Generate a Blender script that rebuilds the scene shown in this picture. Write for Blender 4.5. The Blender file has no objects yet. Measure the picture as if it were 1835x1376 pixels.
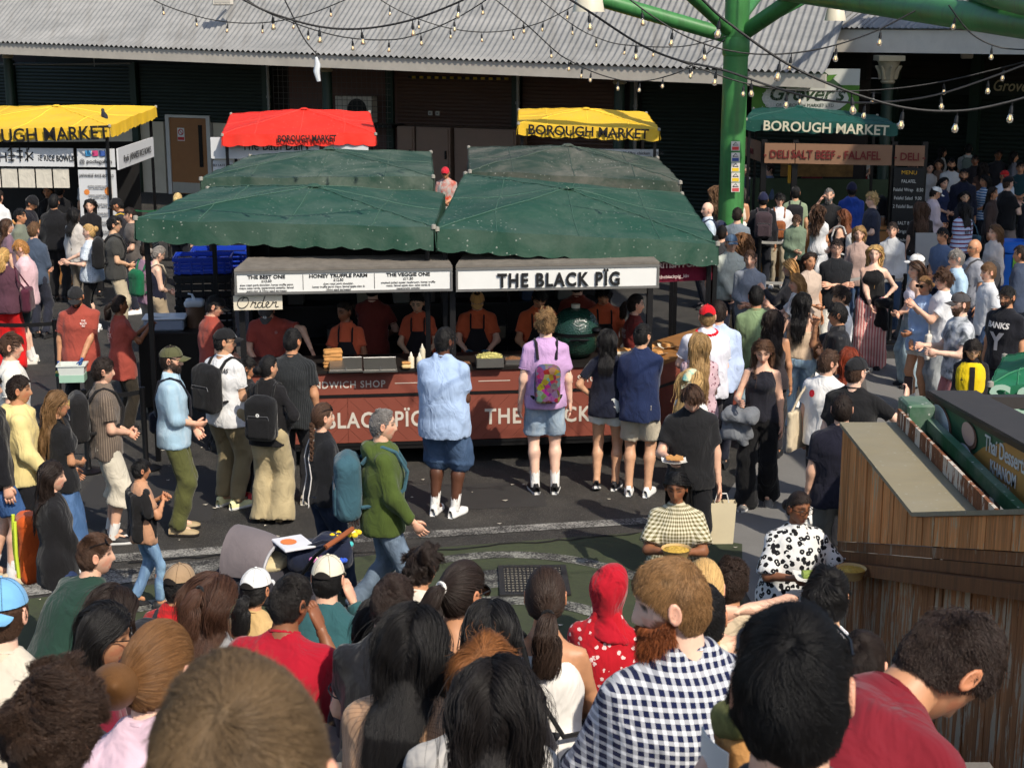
import bpy,math,random
import numpy as np
import openvdb as vdb
from mathutils import Vector,Matrix,Euler
from mathutils.bvhtree import BVHTree

# ------------------------------------------------------------------ camera, world, sun, exposure
scene = bpy.context.scene
COL = scene.collection
F_PX,CAM_H,HORIZON = 2800.0,4.75,22.0
PITCH = math.atan2(688 - HORIZON,F_PX)
cam_data = bpy.data.cameras.new('camera')
cam_data.sensor_width = 36.0
cam_data.lens = 36.0*F_PX/1835.0
cam_data.clip_end = 400.0
cam_data.clip_start = 0.05
cam = bpy.data.objects.new('camera',cam_data)
COL.objects.link(cam)
cam.location = (0,0,CAM_H)
cam.rotation_euler = (math.pi/2 - PITCH,0,0)
scene.camera = cam
cam_data.dof.use_dof = True          # focused on the stall, so the nearest heads go slightly soft
cam_data.dof.focus_distance = 15.5
cam_data.dof.aperture_fstop = 15.0

SUN_EL,SUN_AZ = math.radians(46),math.radians(146)      # azimuth clockwise from +Y (away from the camera)
world = bpy.data.worlds.new('World')
scene.world = world
world.use_nodes = True
wn = world.node_tree
sky = wn.nodes.new('ShaderNodeTexSky')
sky.sky_type = 'NISHITA'
sky.sun_disc = False
sky.sun_elevation = SUN_EL
sky.sun_rotation = SUN_AZ
sky.air_density = 1.0
sky.dust_density = 1.5
wn.links.new(sky.outputs[0],wn.nodes['Background'].inputs[0])
wn.nodes['Background'].inputs[1].default_value = 0.14
sun_data = bpy.data.lights.new('sun','SUN')
sun_data.energy = 4.2
sun_data.angle = math.radians(0.7)
sun_data.color = (1.0,0.91,0.77)
sun = bpy.data.objects.new('sun',sun_data)
COL.objects.link(sun)
sv = Vector((math.sin(SUN_AZ)*math.cos(SUN_EL),math.cos(SUN_AZ)*math.cos(SUN_EL),math.sin(SUN_EL)))
sun.rotation_euler = sv.to_track_quat('Z','Y').to_euler()
sun.location = (10,-10,20)
vs = scene.view_settings
vs.view_transform = 'Standard'
vs.look = 'None'
vs.exposure = 0.1
vs.gamma = 1.0
vs.use_curve_mapping = False
scene.render.engine = 'CYCLES'
scene.cycles.use_denoising = True
scene.cycles.denoiser = 'OPENIMAGEDENOISE'
scene.cycles.denoising_prefilter = 'ACCURATE'
scene.cycles.use_adaptive_sampling = True
scene.cycles.adaptive_threshold = 0.03
scene.cycles.use_light_tree = False
scene.cycles.max_bounces = 5
scene.cycles.diffuse_bounces = 2
scene.cycles.glossy_bounces = 2
scene.cycles.transparent_max_bounces = 8
scene.cycles.caustics_reflective = False
scene.cycles.caustics_refractive = False
try:
    scene.cycles_curves.shape = 'RIBBONS'
    scene.cycles_curves.subdivisions = 2
except Exception:
    pass
rng = np.random.default_rng(7)
random.seed(7)

# ------------------------------------------------------------------ geometry of the view: where things stand on the ground
def ray(u,v):
    x,y = (u - 917.5)/F_PX,-(v - 688)/F_PX
    c,s = math.cos(PITCH),math.sin(PITCH)
    return np.array([x,c + y*s,y*c - s])
def G(u,v,z=0.0):
    d = ray(u,v); t = (z - CAM_H)/d[2]
    return np.array([0,0,CAM_H]) + t*d
def A(u,v,Y):
    d = ray(u,v); t = Y/d[1]
    return np.array([0,0,CAM_H]) + t*d

# ------------------------------------------------------------------ colour and material helpers
def lin(c):
    return tuple(((x/255)/12.92 if x/255 <= 0.04045 else ((x/255 + 0.055)/1.055) ** 2.4) for x in c)
MATS = {}
class NT:
    """small wrapper round a material's node tree"""
    def __init__(self,name):
        self.m = bpy.data.materials.new(name); self.m.use_nodes = True
        self.t = self.m.node_tree; self.b = self.t.nodes['Principled BSDF']
    def n(self,kind,**kw):
        x = self.t.nodes.new('ShaderNode' + kind)
        for k,v in kw.items(): setattr(x,k,v)
        return x
    def l(self,a,b): self.t.links.new(a,b)
    def val(self,sock,v):
        if hasattr(v,'is_output'): self.l(v,sock)
        else: sock.default_value = v
    def math(self,op,a,b=0.0,c=None):
        x = self.n('Math',operation=op); self.val(x.inputs[0],a); self.val(x.inputs[1],b)
        if c is not None: self.val(x.inputs[2],c)
        return x.outputs[0]
    def mix(self,f,a,b,blend='MIX'):
        x = self.n('Mix',data_type='RGBA',blend_type=blend)
        self.val(x.inputs[0],f)
        for i,v in ((6,a),(7,b)):
            if isinstance(v,tuple): v = (*v[:3],1)
            self.val(x.inputs[i],v)
        return x.outputs[2]
    def coord(self,which='Object',scale=None,rot=None):
        o = self.n('TexCoord').outputs[which]
        if scale is not None or rot is not None:
            mp = self.n('Mapping'); self.l(o,mp.inputs[0])
            if scale is not None: mp.inputs['Scale'].default_value = scale if not np.isscalar(scale) else (scale,)*3
            if rot is not None: mp.inputs['Rotation'].default_value = rot
            o = mp.outputs[0]
        return o
    def xyz(self,vec):
        s = self.n('SeparateXYZ'); self.l(vec,s.inputs[0]); return s.outputs
    def noise(self,vec,scale,detail=3.0,rough=0.55,dist=0.0):
        x = self.n('TexNoise'); self.l(vec,x.inputs['Vector'])
        x.inputs['Scale'].default_value = scale; x.inputs['Detail'].default_value = detail
        x.inputs['Roughness'].default_value = rough; x.inputs['Distortion'].default_value = dist
        return x.outputs[0]
    def voro(self,vec,scale,feature='F1',rnd=1.0):
        x = self.n('TexVoronoi',feature=feature); self.l(vec,x.inputs['Vector'])
        x.inputs['Scale'].default_value = scale; x.inputs['Randomness'].default_value = rnd
        return x
    def ramp(self,fac,*stops):
        r = self.n('ValToRGB'); self.val(r.inputs[0],fac); e = r.color_ramp.elements
        while len(e) < len(stops): e.new(0.5)
        for i,(p,c) in enumerate(stops):
            e[i].position = p; e[i].color = (*c[:3],1) if not np.isscalar(c) else (c,c,c,1)
        return r.outputs[0]
    def bump(self,h,strength=0.3,dist=0.01,normal=None):
        x = self.n('Bump'); x.inputs['Strength'].default_value = strength; x.inputs['Distance'].default_value = dist
        self.l(h,x.inputs['Height'])
        if normal is not None: self.l(normal,x.inputs['Normal'])
        return x.outputs[0]
    def out(self,col=None,rough=None,metal=None,normal=None,spec=None,coat=None):
        b = self.b
        if col is not None: self.val(b.inputs['Base Color'],(*col[:3],1) if isinstance(col,tuple) else col)
        if rough is not None: self.val(b.inputs['Roughness'],rough)
        if metal is not None: self.val(b.inputs['Metallic'],metal)
        if normal is not None: self.l(normal,b.inputs['Normal'])
        if spec is not None: self.val(b.inputs['Specular IOR Level'],spec)
        if coat is not None: self.val(b.inputs['Coat Weight'],coat)
        return self.m

def plain(name,rgb,rough=0.6,metal=0.0,var=0.12,nscale=6.0,bump=0.0,bscale=60.0,spec=0.4,raw=False):
    key = ('plain',name,tuple(rgb),rough)
    if key in MATS: return MATS[key]
    m = NT(name); c = tuple(rgb) if raw else lin(rgb)
    col = c
    co = m.coord('Object')
    if var:
        nz = m.noise(co,nscale,5.0,0.65)
        f = m.math('MULTIPLY_ADD',nz,2*var,1 - var)
        x = m.n('VectorMath',operation='SCALE'); x.inputs[0].default_value = c; m.l(f,x.inputs['Scale'])
        col = x.outputs[0]
    nrm = m.bump(m.noise(co,bscale,3),bump,0.01) if bump else None
    MATS[key] = m.out(col,rough,metal,nrm,spec)
    return MATS[key]

def fabric(rgb,pattern=None,rgb2=(255,255,255),scale=1.0,fold=0.5,rough=0.9,wrap=True):
    """cloth: woven noise, folds in the relief, optional printed pattern in the person's own metres"""
    key = ('fabric',tuple(rgb),pattern,tuple(rgb2),scale,fold,wrap)
    if key in MATS: return MATS[key]
    m = NT('fabric_%s' % (pattern or 'plain')); a,b = lin(rgb),lin(rgb2)
    co = m.coord('Object'); X,Y,Z = m.xyz(co)
    warp = m.noise(co,3.0,2)
    if pattern in ('stripe_v','pin','gingham','plaid') and wrap: X = m.math('MULTIPLY',m.math('ARCTAN2',X,m.math('MULTIPLY',Y,-1.0)),0.17)
    col = a
    if pattern in ('stripe_v','stripe_h','pin'):
        base = Z if pattern == 'stripe_h' else X
        t = m.math('FRACT',m.math('MULTIPLY_ADD',warp,0.25,m.math('MULTIPLY',base,scale)))
        f = m.math('GREATER_THAN',t,0.82 if pattern == 'pin' else 0.5)
        col = m.mix(f,a,b)
    elif pattern == 'multi_h':
        t = m.math('FRACT',m.math('MULTIPLY',Z,scale))
        f1 = m.math('GREATER_THAN',t,0.72); f2 = m.math('LESS_THAN',t,0.32)
        col = m.mix(f2,m.mix(f1,a,b),lin((120,30,50)))
    elif pattern in ('gingham','plaid'):
        wx = m.math('MULTIPLY_ADD',warp,0.25,m.math('MULTIPLY',X,scale)); wz = m.math('MULTIPLY_ADD',warp,0.25,m.math('MULTIPLY',Z,scale))
        fx = m.math('GREATER_THAN',m.math('FRACT',wx),0.5 if pattern == 'gingham' else 0.42)
        fz = m.math('GREATER_THAN',m.math('FRACT',wz),0.5 if pattern == 'gingham' else 0.42)
        if pattern == 'gingham':
            s = m.math('MULTIPLY',m.math('ADD',fx,fz),0.5); col = m.mix(s,b,a)
        else:
            both = m.math('MULTIPLY',fx,fz); one = m.math('MAXIMUM',fx,fz)
            mid = tuple(0.45*p + 0.55*q for p,q in zip(a,b))
            col = m.mix(both,m.mix(one,b,mid),a)
    elif pattern == 'leopard':
        v1 = m.voro(co,scale); d = v1.outputs['Distance']
        nz = m.noise(co,scale*1.7,2)
        d2 = m.math('MULTIPLY_ADD',nz,0.5,d)
        r = m.math('MULTIPLY',m.math('GREATER_THAN',d2,0.36),m.math('LESS_THAN',d2,0.70))
        col = m.mix(r,a,b)
    elif pattern == 'floral':
        v1 = m.voro(co,scale); d = m.math('MULTIPLY_ADD',m.noise(co,scale*2,3),0.7,v1.outputs['Distance'])
        col = m.mix(m.math('LESS_THAN',d,0.62),a,b)
    elif pattern == 'tiedye':
        col = m.mix(m.ramp(m.noise(co,scale,4,0.6,0.6),(0.42,0.0),(0.62,1.0)),a,b)
    elif pattern == 'dots':
        v1 = m.voro(co,scale,rnd=0.1); col = m.mix(m.math('LESS_THAN',v1.outputs['Distance'],0.22),a,b)
    elif pattern == 'patch':
        v1 = m.voro(co,scale); h = m.n('HueSaturation'); m.l(v1.outputs['Color'],h.inputs['Color'])
        h.inputs['Saturation'].default_value = 1.25; h.inputs['Value'].default_value = 0.26
        col = m.mix(0.6,a,h.outputs[0])
    nz = m.noise(co,5.0,4,0.6)
    f = m.math('MULTIPLY_ADD',nz,0.36,0.82)
    x = m.n('VectorMath',operation='SCALE')
    if isinstance(col,tuple): x.inputs[0].default_value = col
    else: m.l(col,x.inputs[0])
    m.l(f,x.inputs['Scale'])
    st = m.coord('Object',(8,8,4.6))
    n1 = m.noise(st,1.0,3,0.5,0.7)
    weave = m.noise(co,260.0,1)
    nb = m.bump(weave,0.15,0.002,m.bump(n1,min(1.0,fold*1.3),0.055))
    MATS[key] = m.out(x.outputs[0],rough,0.0,nb,0.2)
    m.b.inputs['Sheen Weight'].default_value = 0.14
    return MATS[key]

def denim(rgb,fade=0.5):
    key = ('denim',tuple(rgb),fade)
    if key in MATS: return MATS[key]
    m = NT('denim'); c = lin(rgb); co = m.coord('Object'); li = tuple(min(0.75,x*2.1 + 0.06) for x in c)
    nz = m.noise(m.coord('Object',(7,7,3.5)),1.0,5,0.6,0.8)
    col = m.mix(m.ramp(nz,(0.42,0.0),(0.72,fade)),c,li)
    tw = m.noise(m.coord('Object',(400,400,120)),1.0,1)
    nb = m.bump(tw,0.25,0.002,m.bump(nz,0.55,0.05))
    MATS[key] = m.out(col,0.9,0.0,nb,0.2)
    return MATS[key]

def skin_mat():
    if 'skin' in MATS: return MATS['skin']
    m = NT('skin'); at = m.n('Attribute',attribute_name='Col'); co = m.coord('Object')
    nz = m.noise(co,38.0,3); f = m.math('MULTIPLY_ADD',nz,0.3,0.85)
    x = m.n('VectorMath',operation='SCALE'); m.l(at.outputs['Color'],x.inputs[0]); m.l(f,x.inputs['Scale'])
    MATS['skin'] = m.out(x.outputs[0],0.48,0.0,m.bump(m.noise(co,180.0,2),0.12,0.003),0.45)
    m.b.inputs['Subsurface Weight'].default_value = 0.0
    return MATS['skin']

def hair_mat(rgb):
    key = ('hair',tuple(rgb))
    if key in MATS: return MATS[key]
    m = NT('hair'); c = lin(rgb); hi = m.n('HairInfo')
    dark = tuple(x*0.68 for x in c); light = tuple(min(0.8,x*1.38 + 0.004) for x in c)
    col = m.mix(m.ramp(hi.outputs['Random'],(0.1,0.0),(0.95,1.0)),dark,light)
    MATS[key] = m.out(col,0.5,0.0,None,0.28)
    return MATS[key]

def hair_mesh_mat(rgb):
    key = ('hairmesh',tuple(rgb))
    if key in MATS: return MATS[key]
    m = NT('hair_mass'); c = lin(rgb); co = m.coord('Object',(1,1,0.18))
    nz = m.noise(co,90.0,4,0.6)
    col = m.mix(m.ramp(nz,(0.35,0.0),(0.7,1.0)),tuple(x*0.6 for x in c),tuple(min(0.8,x*1.5 + 0.006) for x in c))
    MATS[key] = m.out(col,0.6,0.0,m.bump(nz,0.7,0.012),0.2)
    return MATS[key]

# ------------------------------------------------------------------ object helpers
def tag(o,label=None,cat=None,group=None,kind=None):
    if label: o['label'] = label
    if cat: o['category'] = cat
    if group: o['group'] = group
    if kind: o['kind'] = kind
    return o
def empty(name,loc=(0,0,0),rz=0.0,label=None,cat=None,group=None):
    o = bpy.data.objects.new(name,None); COL.objects.link(o)
    o.location = tuple(float(x) for x in loc); o.rotation_euler = (0,0,rz); o.empty_display_size = 0.1
    return tag(o,label,cat,group)
def link(name,data,parent=None):
    o = bpy.data.objects.new(name,data); COL.objects.link(o)
    if parent is not None: o.parent = parent
    return o
def mesh_data(name,V,faces,mats,smooth=True,fmat=None,color=None,sharp=False):
    """V (n,3); faces a list of (k,3|4) int arrays"""
    V = np.asarray(V,np.float32); me = bpy.data.meshes.new(name)
    arrs = [np.asarray(f,np.int32) for f in faces if len(f)]
    loops = np.concatenate([a.ravel() for a in arrs]); cnt = np.concatenate([np.full(len(a),a.shape[1],np.int32) for a in arrs])
    me.vertices.add(len(V)); me.vertices.foreach_set('co',V.ravel())
    me.loops.add(len(loops)); me.loops.foreach_set('vertex_index',loops)
    st = np.zeros(len(cnt),np.int32); st[1:] = np.cumsum(cnt)[:-1]
    me.polygons.add(len(cnt)); me.polygons.foreach_set('loop_start',st)
    if fmat is not None: me.polygons.foreach_set('material_index',np.asarray(fmat,np.int32))
    me.polygons.foreach_set('use_smooth',np.full(len(cnt),smooth,bool))
    for m in (mats if isinstance(mats,(list,tuple)) else [mats]): me.materials.append(m)
    if color is not None:
        at = me.color_attributes.new('Col','FLOAT_COLOR','POINT')
        at.data.foreach_set('color',np.concatenate([color,np.ones((len(V),1))],1).astype(np.float32).ravel())
    me.update(calc_edges=True)
    if smooth and sharp: me.set_sharp_from_angle(angle=sharp if sharp is not True else 0.75)
    return me
class MB:
    """collects shapes for one mesh"""
    def __init__(self): self.V = []; self.Q = []; self.T = []; self.n = 0; self.qm = []; self.tm = []
    def add(self,V,Q=(),T=(),mi=0):
        V = np.asarray(V,float); self.V.append(V)
        if len(Q): self.Q.append(np.asarray(Q,int) + self.n); self.qm += [mi]*len(Q)
        if len(T): self.T.append(np.asarray(T,int) + self.n); self.tm += [mi]*len(T)
        self.n += len(V); return self
    def box(self,x0,x1,y0,y1,z0,z1,mi=0,M=None):
        V = np.array([[x,y,z] for z in (z0,z1) for y in (y0,y1) for x in (x0,x1)],float)
        if M is not None: V = V @ np.array(M)[:3,:3].T + np.array(M)[:3,3]
        return self.add(V,[[0,2,3,1],[4,5,7,6],[0,1,5,4],[2,6,7,3],[0,4,6,2],[1,3,7,5]],mi=mi)
    def bbox(self,x0,x1,y0,y1,z0,z1,b=0.01,mi=0):
        """box with bevelled edges"""
        V = []
        for z,i in ((z0,b),(z0 + b,0),(z1 - b,0),(z1,b)):
            a0,a1,c0,c1 = x0 + i,x1 - i,y0 + i,y1 - i
            V += [[a0 + b,c0,z],[a1 - b,c0,z],[a1,c0 + b,z],[a1,c1 - b,z],[a1 - b,c1,z],[a0 + b,c1,z],[a0,c1 - b,z],[a0,c0 + b,z]]
        Q = [[r*8 + k,r*8 + (k + 1) % 8,r*8 + 8 + (k + 1) % 8,r*8 + 8 + k] for r in range(3) for k in range(8)]
        for o,rev in ((0,True),(24,False)):
            qs = [[o,o + 1,o + 2,o + 7],[o + 7,o + 2,o + 3,o + 6],[o + 3,o + 4,o + 5,o + 6]]
            Q += [q[::-1] if rev else q for q in qs]
        return self.add(V,Q,mi=mi)
    def tube(self,pts,r,seg=8,mi=0,caps=True):
        pts = np.asarray(pts,float); n = len(pts); r = np.full(n,r) if np.isscalar(r) else np.asarray(r,float)
        tg = np.gradient(pts,axis=0); tg /= np.linalg.norm(tg,axis=1)[:,None] + 1e-9
        up = np.array([0,0,1.0]) if abs(tg[0,2]) < 0.9 else np.array([1.0,0,0])
        a = np.arange(seg)*2*math.pi/seg; V = []
        for i in range(n):
            s = np.cross(tg[i],up); s /= np.linalg.norm(s) + 1e-9; w = np.cross(s,tg[i]); up = w
            V.append(pts[i] + r[i]*(np.cos(a)[:,None]*s + np.sin(a)[:,None]*w))
        V = np.concatenate(V); Q = []
        for i in range(n - 1):
            for k in range(seg):
                Q.append([i*seg + k,i*seg + (k + 1) % seg,(i + 1)*seg + (k + 1) % seg,(i + 1)*seg + k])
        T = []
        if caps:
            c0,c1 = len(V),len(V) + 1; V = np.concatenate([V,[pts[0]],[pts[-1]]])
            T = [[c0,(k + 1) % seg,k] for k in range(seg)] + [[c1,(n - 1)*seg + k,(n - 1)*seg + (k + 1) % seg] for k in range(seg)]
        return self.add(V,Q,T,mi)
    def lathe(self,prof,seg=20,c=(0,0,0),mi=0,sx=1.0,sy=1.0):
        a = np.arange(seg)*2*math.pi/seg; V = []
        for r,z in prof: V.append(np.stack([c[0] + sx*r*np.cos(a),c[1] + sy*r*np.sin(a),np.full(seg,c[2] + z)],1))
        V = np.concatenate(V); Q = []
        for i in range(len(prof) - 1):
            for k in range(seg):
                Q.append([i*seg + k,i*seg + (k + 1) % seg,(i + 1)*seg + (k + 1) % seg,(i + 1)*seg + k])
        return self.add(V,Q,mi=mi)
    def grid(self,P,mi=0):
        """P (a,b,3) sheet"""
        a,b = P.shape[:2]; i = np.arange(a*b).reshape(a,b)
        Q = np.stack([i[:-1,:-1],i[:-1,1:],i[1:,1:],i[1:,:-1]],-1).reshape(-1,4)
        return self.add(P.reshape(-1,3),Q,mi=mi)
    def slab(self,P,off):
        """closed sheet with thickness; off (3,) or (a,b,3)"""
        a,b = P.shape[:2]; B = P + off; n = a*b; i = np.arange(n).reshape(a,b)
        Q = np.stack([i[:-1,:-1],i[:-1,1:],i[1:,1:],i[1:,:-1]],-1).reshape(-1,4); Q2 = Q[:,::-1] + n
        ring = np.concatenate([i[0,:],i[1:,-1],i[-1,-2::-1],i[-2:0:-1,0]]); r2 = np.roll(ring,-1)
        Q3 = np.stack([ring,ring + n,r2 + n,r2],1)
        return self.add(np.concatenate([P.reshape(-1,3),B.reshape(-1,3)]),np.concatenate([Q,Q2,Q3]))
    def data(self,name,mats,smooth=False):
        faces = []; fm = []
        if self.Q: faces.append(np.concatenate(self.Q)); fm += self.qm
        if self.T: faces.append(np.concatenate(self.T)); fm += self.tm
        return mesh_data(name,np.concatenate(self.V),faces,mats,smooth,fm,None,True)
    def build(self,name,mats,parent=None,smooth=False):
        return link(name,self.data(name,mats,smooth),parent)

def text(body,size,mat,parent,loc,rot=(math.pi/2,0,0),name='lettering',align='CENTER',sx=1.0,bold=0.0,space=1.0,extrude=0.002,shear=0.0,line=1.0,valign='TOP_BASELINE'):
    cu = bpy.data.curves.new(name,'FONT'); cu.body = body; cu.size = size; cu.align_x = align
    cu.offset = bold; cu.space_character = space; cu.extrude = extrude; cu.shear = shear; cu.space_line = line
    cu.resolution_u = 3; cu.align_y = valign
    t = bpy.data.objects.new('t',cu); me = bpy.data.meshes.new_from_object(t); me.name = name; bpy.data.objects.remove(t); bpy.data.curves.remove(cu)
    me.materials.clear(); me.materials.append(mat)
    o = link(name,me,parent); o.location = loc; o.rotation_euler = rot; o.scale = (sx,1,1)
    return o
# ------------------------------------------------------------------ people: skeleton, body and garments grown from distance fields
def unit(v):
    v = np.asarray(v,float); return v/(np.linalg.norm(v) + 1e-9)
def basis(fwd=(0,1,0),up=(0,0,1)):
    u = unit(up); r = unit(np.cross(fwd,u)); f = np.cross(u,r); return np.stack([r,f,u])      # rows: right, forward, up
def rotm(yaw=0,pitch=0,roll=0):
    """rows of axes for a head or torso turned right by yaw and bent forward by pitch (degrees)"""
    y,p,r = (math.radians(a) for a in (-yaw,-pitch,roll))
    M = Matrix.Rotation(y,3,'Z') @ Matrix.Rotation(p,3,'X') @ Matrix.Rotation(r,3,'Y')
    return np.array(M).T
class Field:
    def __init__(self): self.p = []
    def cone(self,a,b,ra,rb,flat=False): self.p.append(('c',np.asarray(a,float),np.asarray(b,float),ra,rb,flat)); return self
    def prof(self,o,B,hs,ws,ds): self.p.append(('p',np.asarray(o,float),B,np.array(hs,float),np.array(ws,float),np.array(ds,float))); return self
    def ell(self,c,B,r): self.p.append(('e',np.asarray(c,float),B,np.array(r,float))); return self
    def box(self,c,B,r,rnd): self.p.append(('b',np.asarray(c,float),B,np.array(r,float),rnd)); return self
    def bounds(self,q):
        if q[0] == 'c':
            m = max(q[3],q[4]); return np.minimum(q[1],q[2]) - m,np.maximum(q[1],q[2]) + m
        if q[0] == 'p':
            o,B,hs,ws,ds = q[1:]; e = max(ws.max(),ds.max()); a,b = o + B[2]*hs[0],o + B[2]*hs[-1]
            return np.minimum(a,b) - e,np.maximum(a,b) + e
        e = np.linalg.norm(q[3]) if q[0] == 'b' else q[3].max(); return q[1] - e,q[1] + e
    def mesh(self,vox,k=0.03,fold=0.0,seed=0):
        bs = [self.bounds(q) for q in self.p]; pad = k + 3*vox
        lo = np.min([b[0] for b in bs],0) - pad; hi = np.max([b[1] for b in bs],0) + pad
        n = np.ceil((hi - lo)/vox).astype(int) + 1
        f = np.full(n,0.25,np.float32); ax = [lo[i] + vox*np.arange(n[i]) for i in range(3)]
        for q,(l,h) in zip(self.p,bs):
            i0 = np.maximum(((l - k - 2*vox - lo)/vox).astype(int),0); i1 = np.minimum(((h + k + 2*vox - lo)/vox).astype(int) + 2,n)
            sl = tuple(slice(a,b) for a,b in zip(i0,i1))
            X = ax[0][sl[0]][:,None,None]; Y = ax[1][sl[1]][None,:,None]; Z = ax[2][sl[2]][None,None,:]
            if q[0] == 'c':
                a,b,ra,rb,flat = q[1:]; ab = b - a; L2 = ab @ ab + 1e-9
                px,py,pz = X - a[0],Y - a[1],Z - a[2]; tt = (px*ab[0] + py*ab[1] + pz*ab[2])/L2; t = np.clip(tt,0,1)
                d = np.sqrt((px - ab[0]*t) ** 2 + (py - ab[1]*t) ** 2 + (pz - ab[2]*t) ** 2) - (ra + (rb - ra)*t)
                if flat: d = np.maximum(d,(tt - 1)*math.sqrt(L2))
            else:
                c,B = q[1],q[2]; px,py,pz = X - c[0],Y - c[1],Z - c[2]
                x,y,z = (px*B[i][0] + py*B[i][1] + pz*B[i][2] for i in range(3))
                if q[0] == 'p':
                    hs,ws,ds = q[3:]; w = np.interp(z,hs,ws); e = np.interp(z,hs,ds)
                    d = (np.sqrt((x/w) ** 2 + (y/e) ** 2) - 1)*np.minimum(w,e)
                    d = np.maximum(np.maximum(d,hs[0] - z),z - hs[-1])
                elif q[0] == 'e':
                    r = q[3]; d = (np.sqrt((x/r[0]) ** 2 + (y/r[1]) ** 2 + (z/r[2]) ** 2) - 1)*r.min()
                else:
                    r,rd = q[3],q[4]; ex,ey,ez = (np.abs(v) - s + rd for v,s in zip((x,y,z),r))
                    d = np.sqrt(np.maximum(ex,0) ** 2 + np.maximum(ey,0) ** 2 + np.maximum(ez,0) ** 2) + np.minimum(np.maximum(ex,np.maximum(ey,ez)),0) - rd
            g = f[sl]; hh = np.maximum(k - np.abs(g - d),0)/k
            f[sl] = np.minimum(g,d) - hh*hh*k*0.25
        if fold:
            X,Y,Z = ax[0][:,None,None],ax[1][None,:,None],ax[2][None,None,:]
            w = 1.6*np.sin(6*X + 5*Y - 4.5*Z + seed) + 1.1*np.sin(3.5*Z + 8*Y + 2*seed)
            f += (fold*(0.9*(0.64 - np.abs(np.sin(9*Z + 7*X + 0.9*w))) + 0.8*(0.64 - np.abs(np.sin(11*X - 6*Z + 1.1*w + seed))) + 0.6*np.sin(19*Y + 12*Z - 1.3*w))).astype(np.float32)
        g = vdb.FloatGrid(0.25); g.copyFromArray(f)
        pts,quads = g.convertToQuads(0.0)
        return pts*vox + lo,quads[:,::-1]

def ik(a,b,la,lb,pole):
    """middle joint of a two-bone chain from a to b"""
    a,b = np.asarray(a,float),np.asarray(b,float); v = b - a; d = np.linalg.norm(v)
    if d > (la + lb)*0.995: b = a + v/d*(la + lb)*0.995; v = b - a; d = np.linalg.norm(v)
    x = (la*la - lb*lb + d*d)/(2*d); h = math.sqrt(max(la*la - x*x,0)); u = v/d
    p = np.asarray(pole,float); p = unit(p - u*(p @ u)); return a + u*x + p*h,b

# arm poses: hand relative to the shoulder (outwards, forward, up), elbow pole (outwards, forward, up), curl
POSES = {
 'down': ((0.07,0.03,-0.53),(0.3,-1,0),0.35),'swing_f': ((0.05,0.22,-0.47),(0.3,-1,0),0.4),'swing_b': ((0.07,-0.2,-0.47),(0.3,-1,0),0.4),
 'front': ((-0.15,0.21,-0.36),(0.7,-0.6,-0.4),0.7),'belly': ((-0.15,0.2,-0.42),(0.8,-0.5,-0.2),0.6),'low_front': ((-0.15,0.2,-0.47),(0.9,-0.4,0),0.6),
 'fold': ((-0.25,0.2,-0.22),(0.3,-0.3,-1),0.4),'hip': ((0.0,0.06,-0.4),(1,-0.6,0),0.5),'phone': ((-0.1,0.36,-0.06),(0.4,-0.2,-1),0.8),
 'face': ((-0.1,0.24,0.1),(0.4,0.2,-1),0.8),'reach': ((0.06,0.46,-0.26),(0.4,-0.2,-1),0.5),'reach_out': ((0.34,0.3,-0.14),(0.1,-0.3,1),0.5),
 'hold': ((0.02,0.32,-0.24),(0.4,-0.5,-0.8),0.8),'work': ((-0.05,0.3,-0.36),(0.7,-0.5,-0.3),0.6),'head': ((-0.12,-0.05,0.26),(1,0.2,0.2),0.5),
 'knees': ((-0.02,0.4,-0.3),(0.7,-0.2,-0.4),0.5),'lap': ((-0.1,0.3,-0.34),(0.8,-0.3,-0.3),0.6),'chest': ((-0.12,0.24,-0.13),(0.6,0,-1),0.7),'back': ((0.05,-0.16,-0.42),(0.7,-1,0),0.4),
 'hairhold': ((-0.02,-0.1,0.16),(1,0.3,0.35),0.7),'shoulder': ((-0.1,0.2,0.0),(0.5,0.2,-1),0.6),
}

def hand_mesh(curl):
    mb = MB(); a = np.arange(8)*math.pi/4
    for_rings = [(-0.012,0.026,0.02),(0.02,0.034,0.019),(0.055,0.042,0.016),(0.088,0.039,0.012)]
    V = np.concatenate([np.stack([w*np.cos(a),np.full(8,y),t*np.sin(a)],1) for y,w,t in for_rings])
    Q = [[i*8 + k,i*8 + (k + 1) % 8,i*8 + 8 + (k + 1) % 8,i*8 + 8 + k] for i in range(3) for k in range(8)]
    mb.add(V,Q,[[24,24 + k,25 + k] for k in range(1,7)])
    for x,l in ((-0.03,0.06),(-0.01,0.075),(0.01,0.08),(0.029,0.07)):
        p = np.array([x,0.08,0.0]); ang = 0.15; pts = [p]
        for s,c in ((0.45,0.25),(0.32,1.0),(0.23,0.9)):
            ang += c*curl; p = p + l*s*np.array([0.06*x/0.03,math.cos(ang),-math.sin(ang)]); pts.append(p)
        mb.tube(pts,[0.0095,0.009,0.0082,0.0055],6)
    mb.tube([[0.026,0.01,-0.004],[0.046,0.035,-0.014],[0.05,0.062,-0.022 - 0.012*curl],[0.044,0.085,-0.03 - 0.02*curl]],[0.014,0.0115,0.0095,0.006],6)
    return np.concatenate(mb.V),np.concatenate(mb.Q),np.concatenate(mb.T)
HANDS = {c: hand_mesh(c) for c in (0.35,0.4,0.5,0.6,0.7,0.8)}

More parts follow.
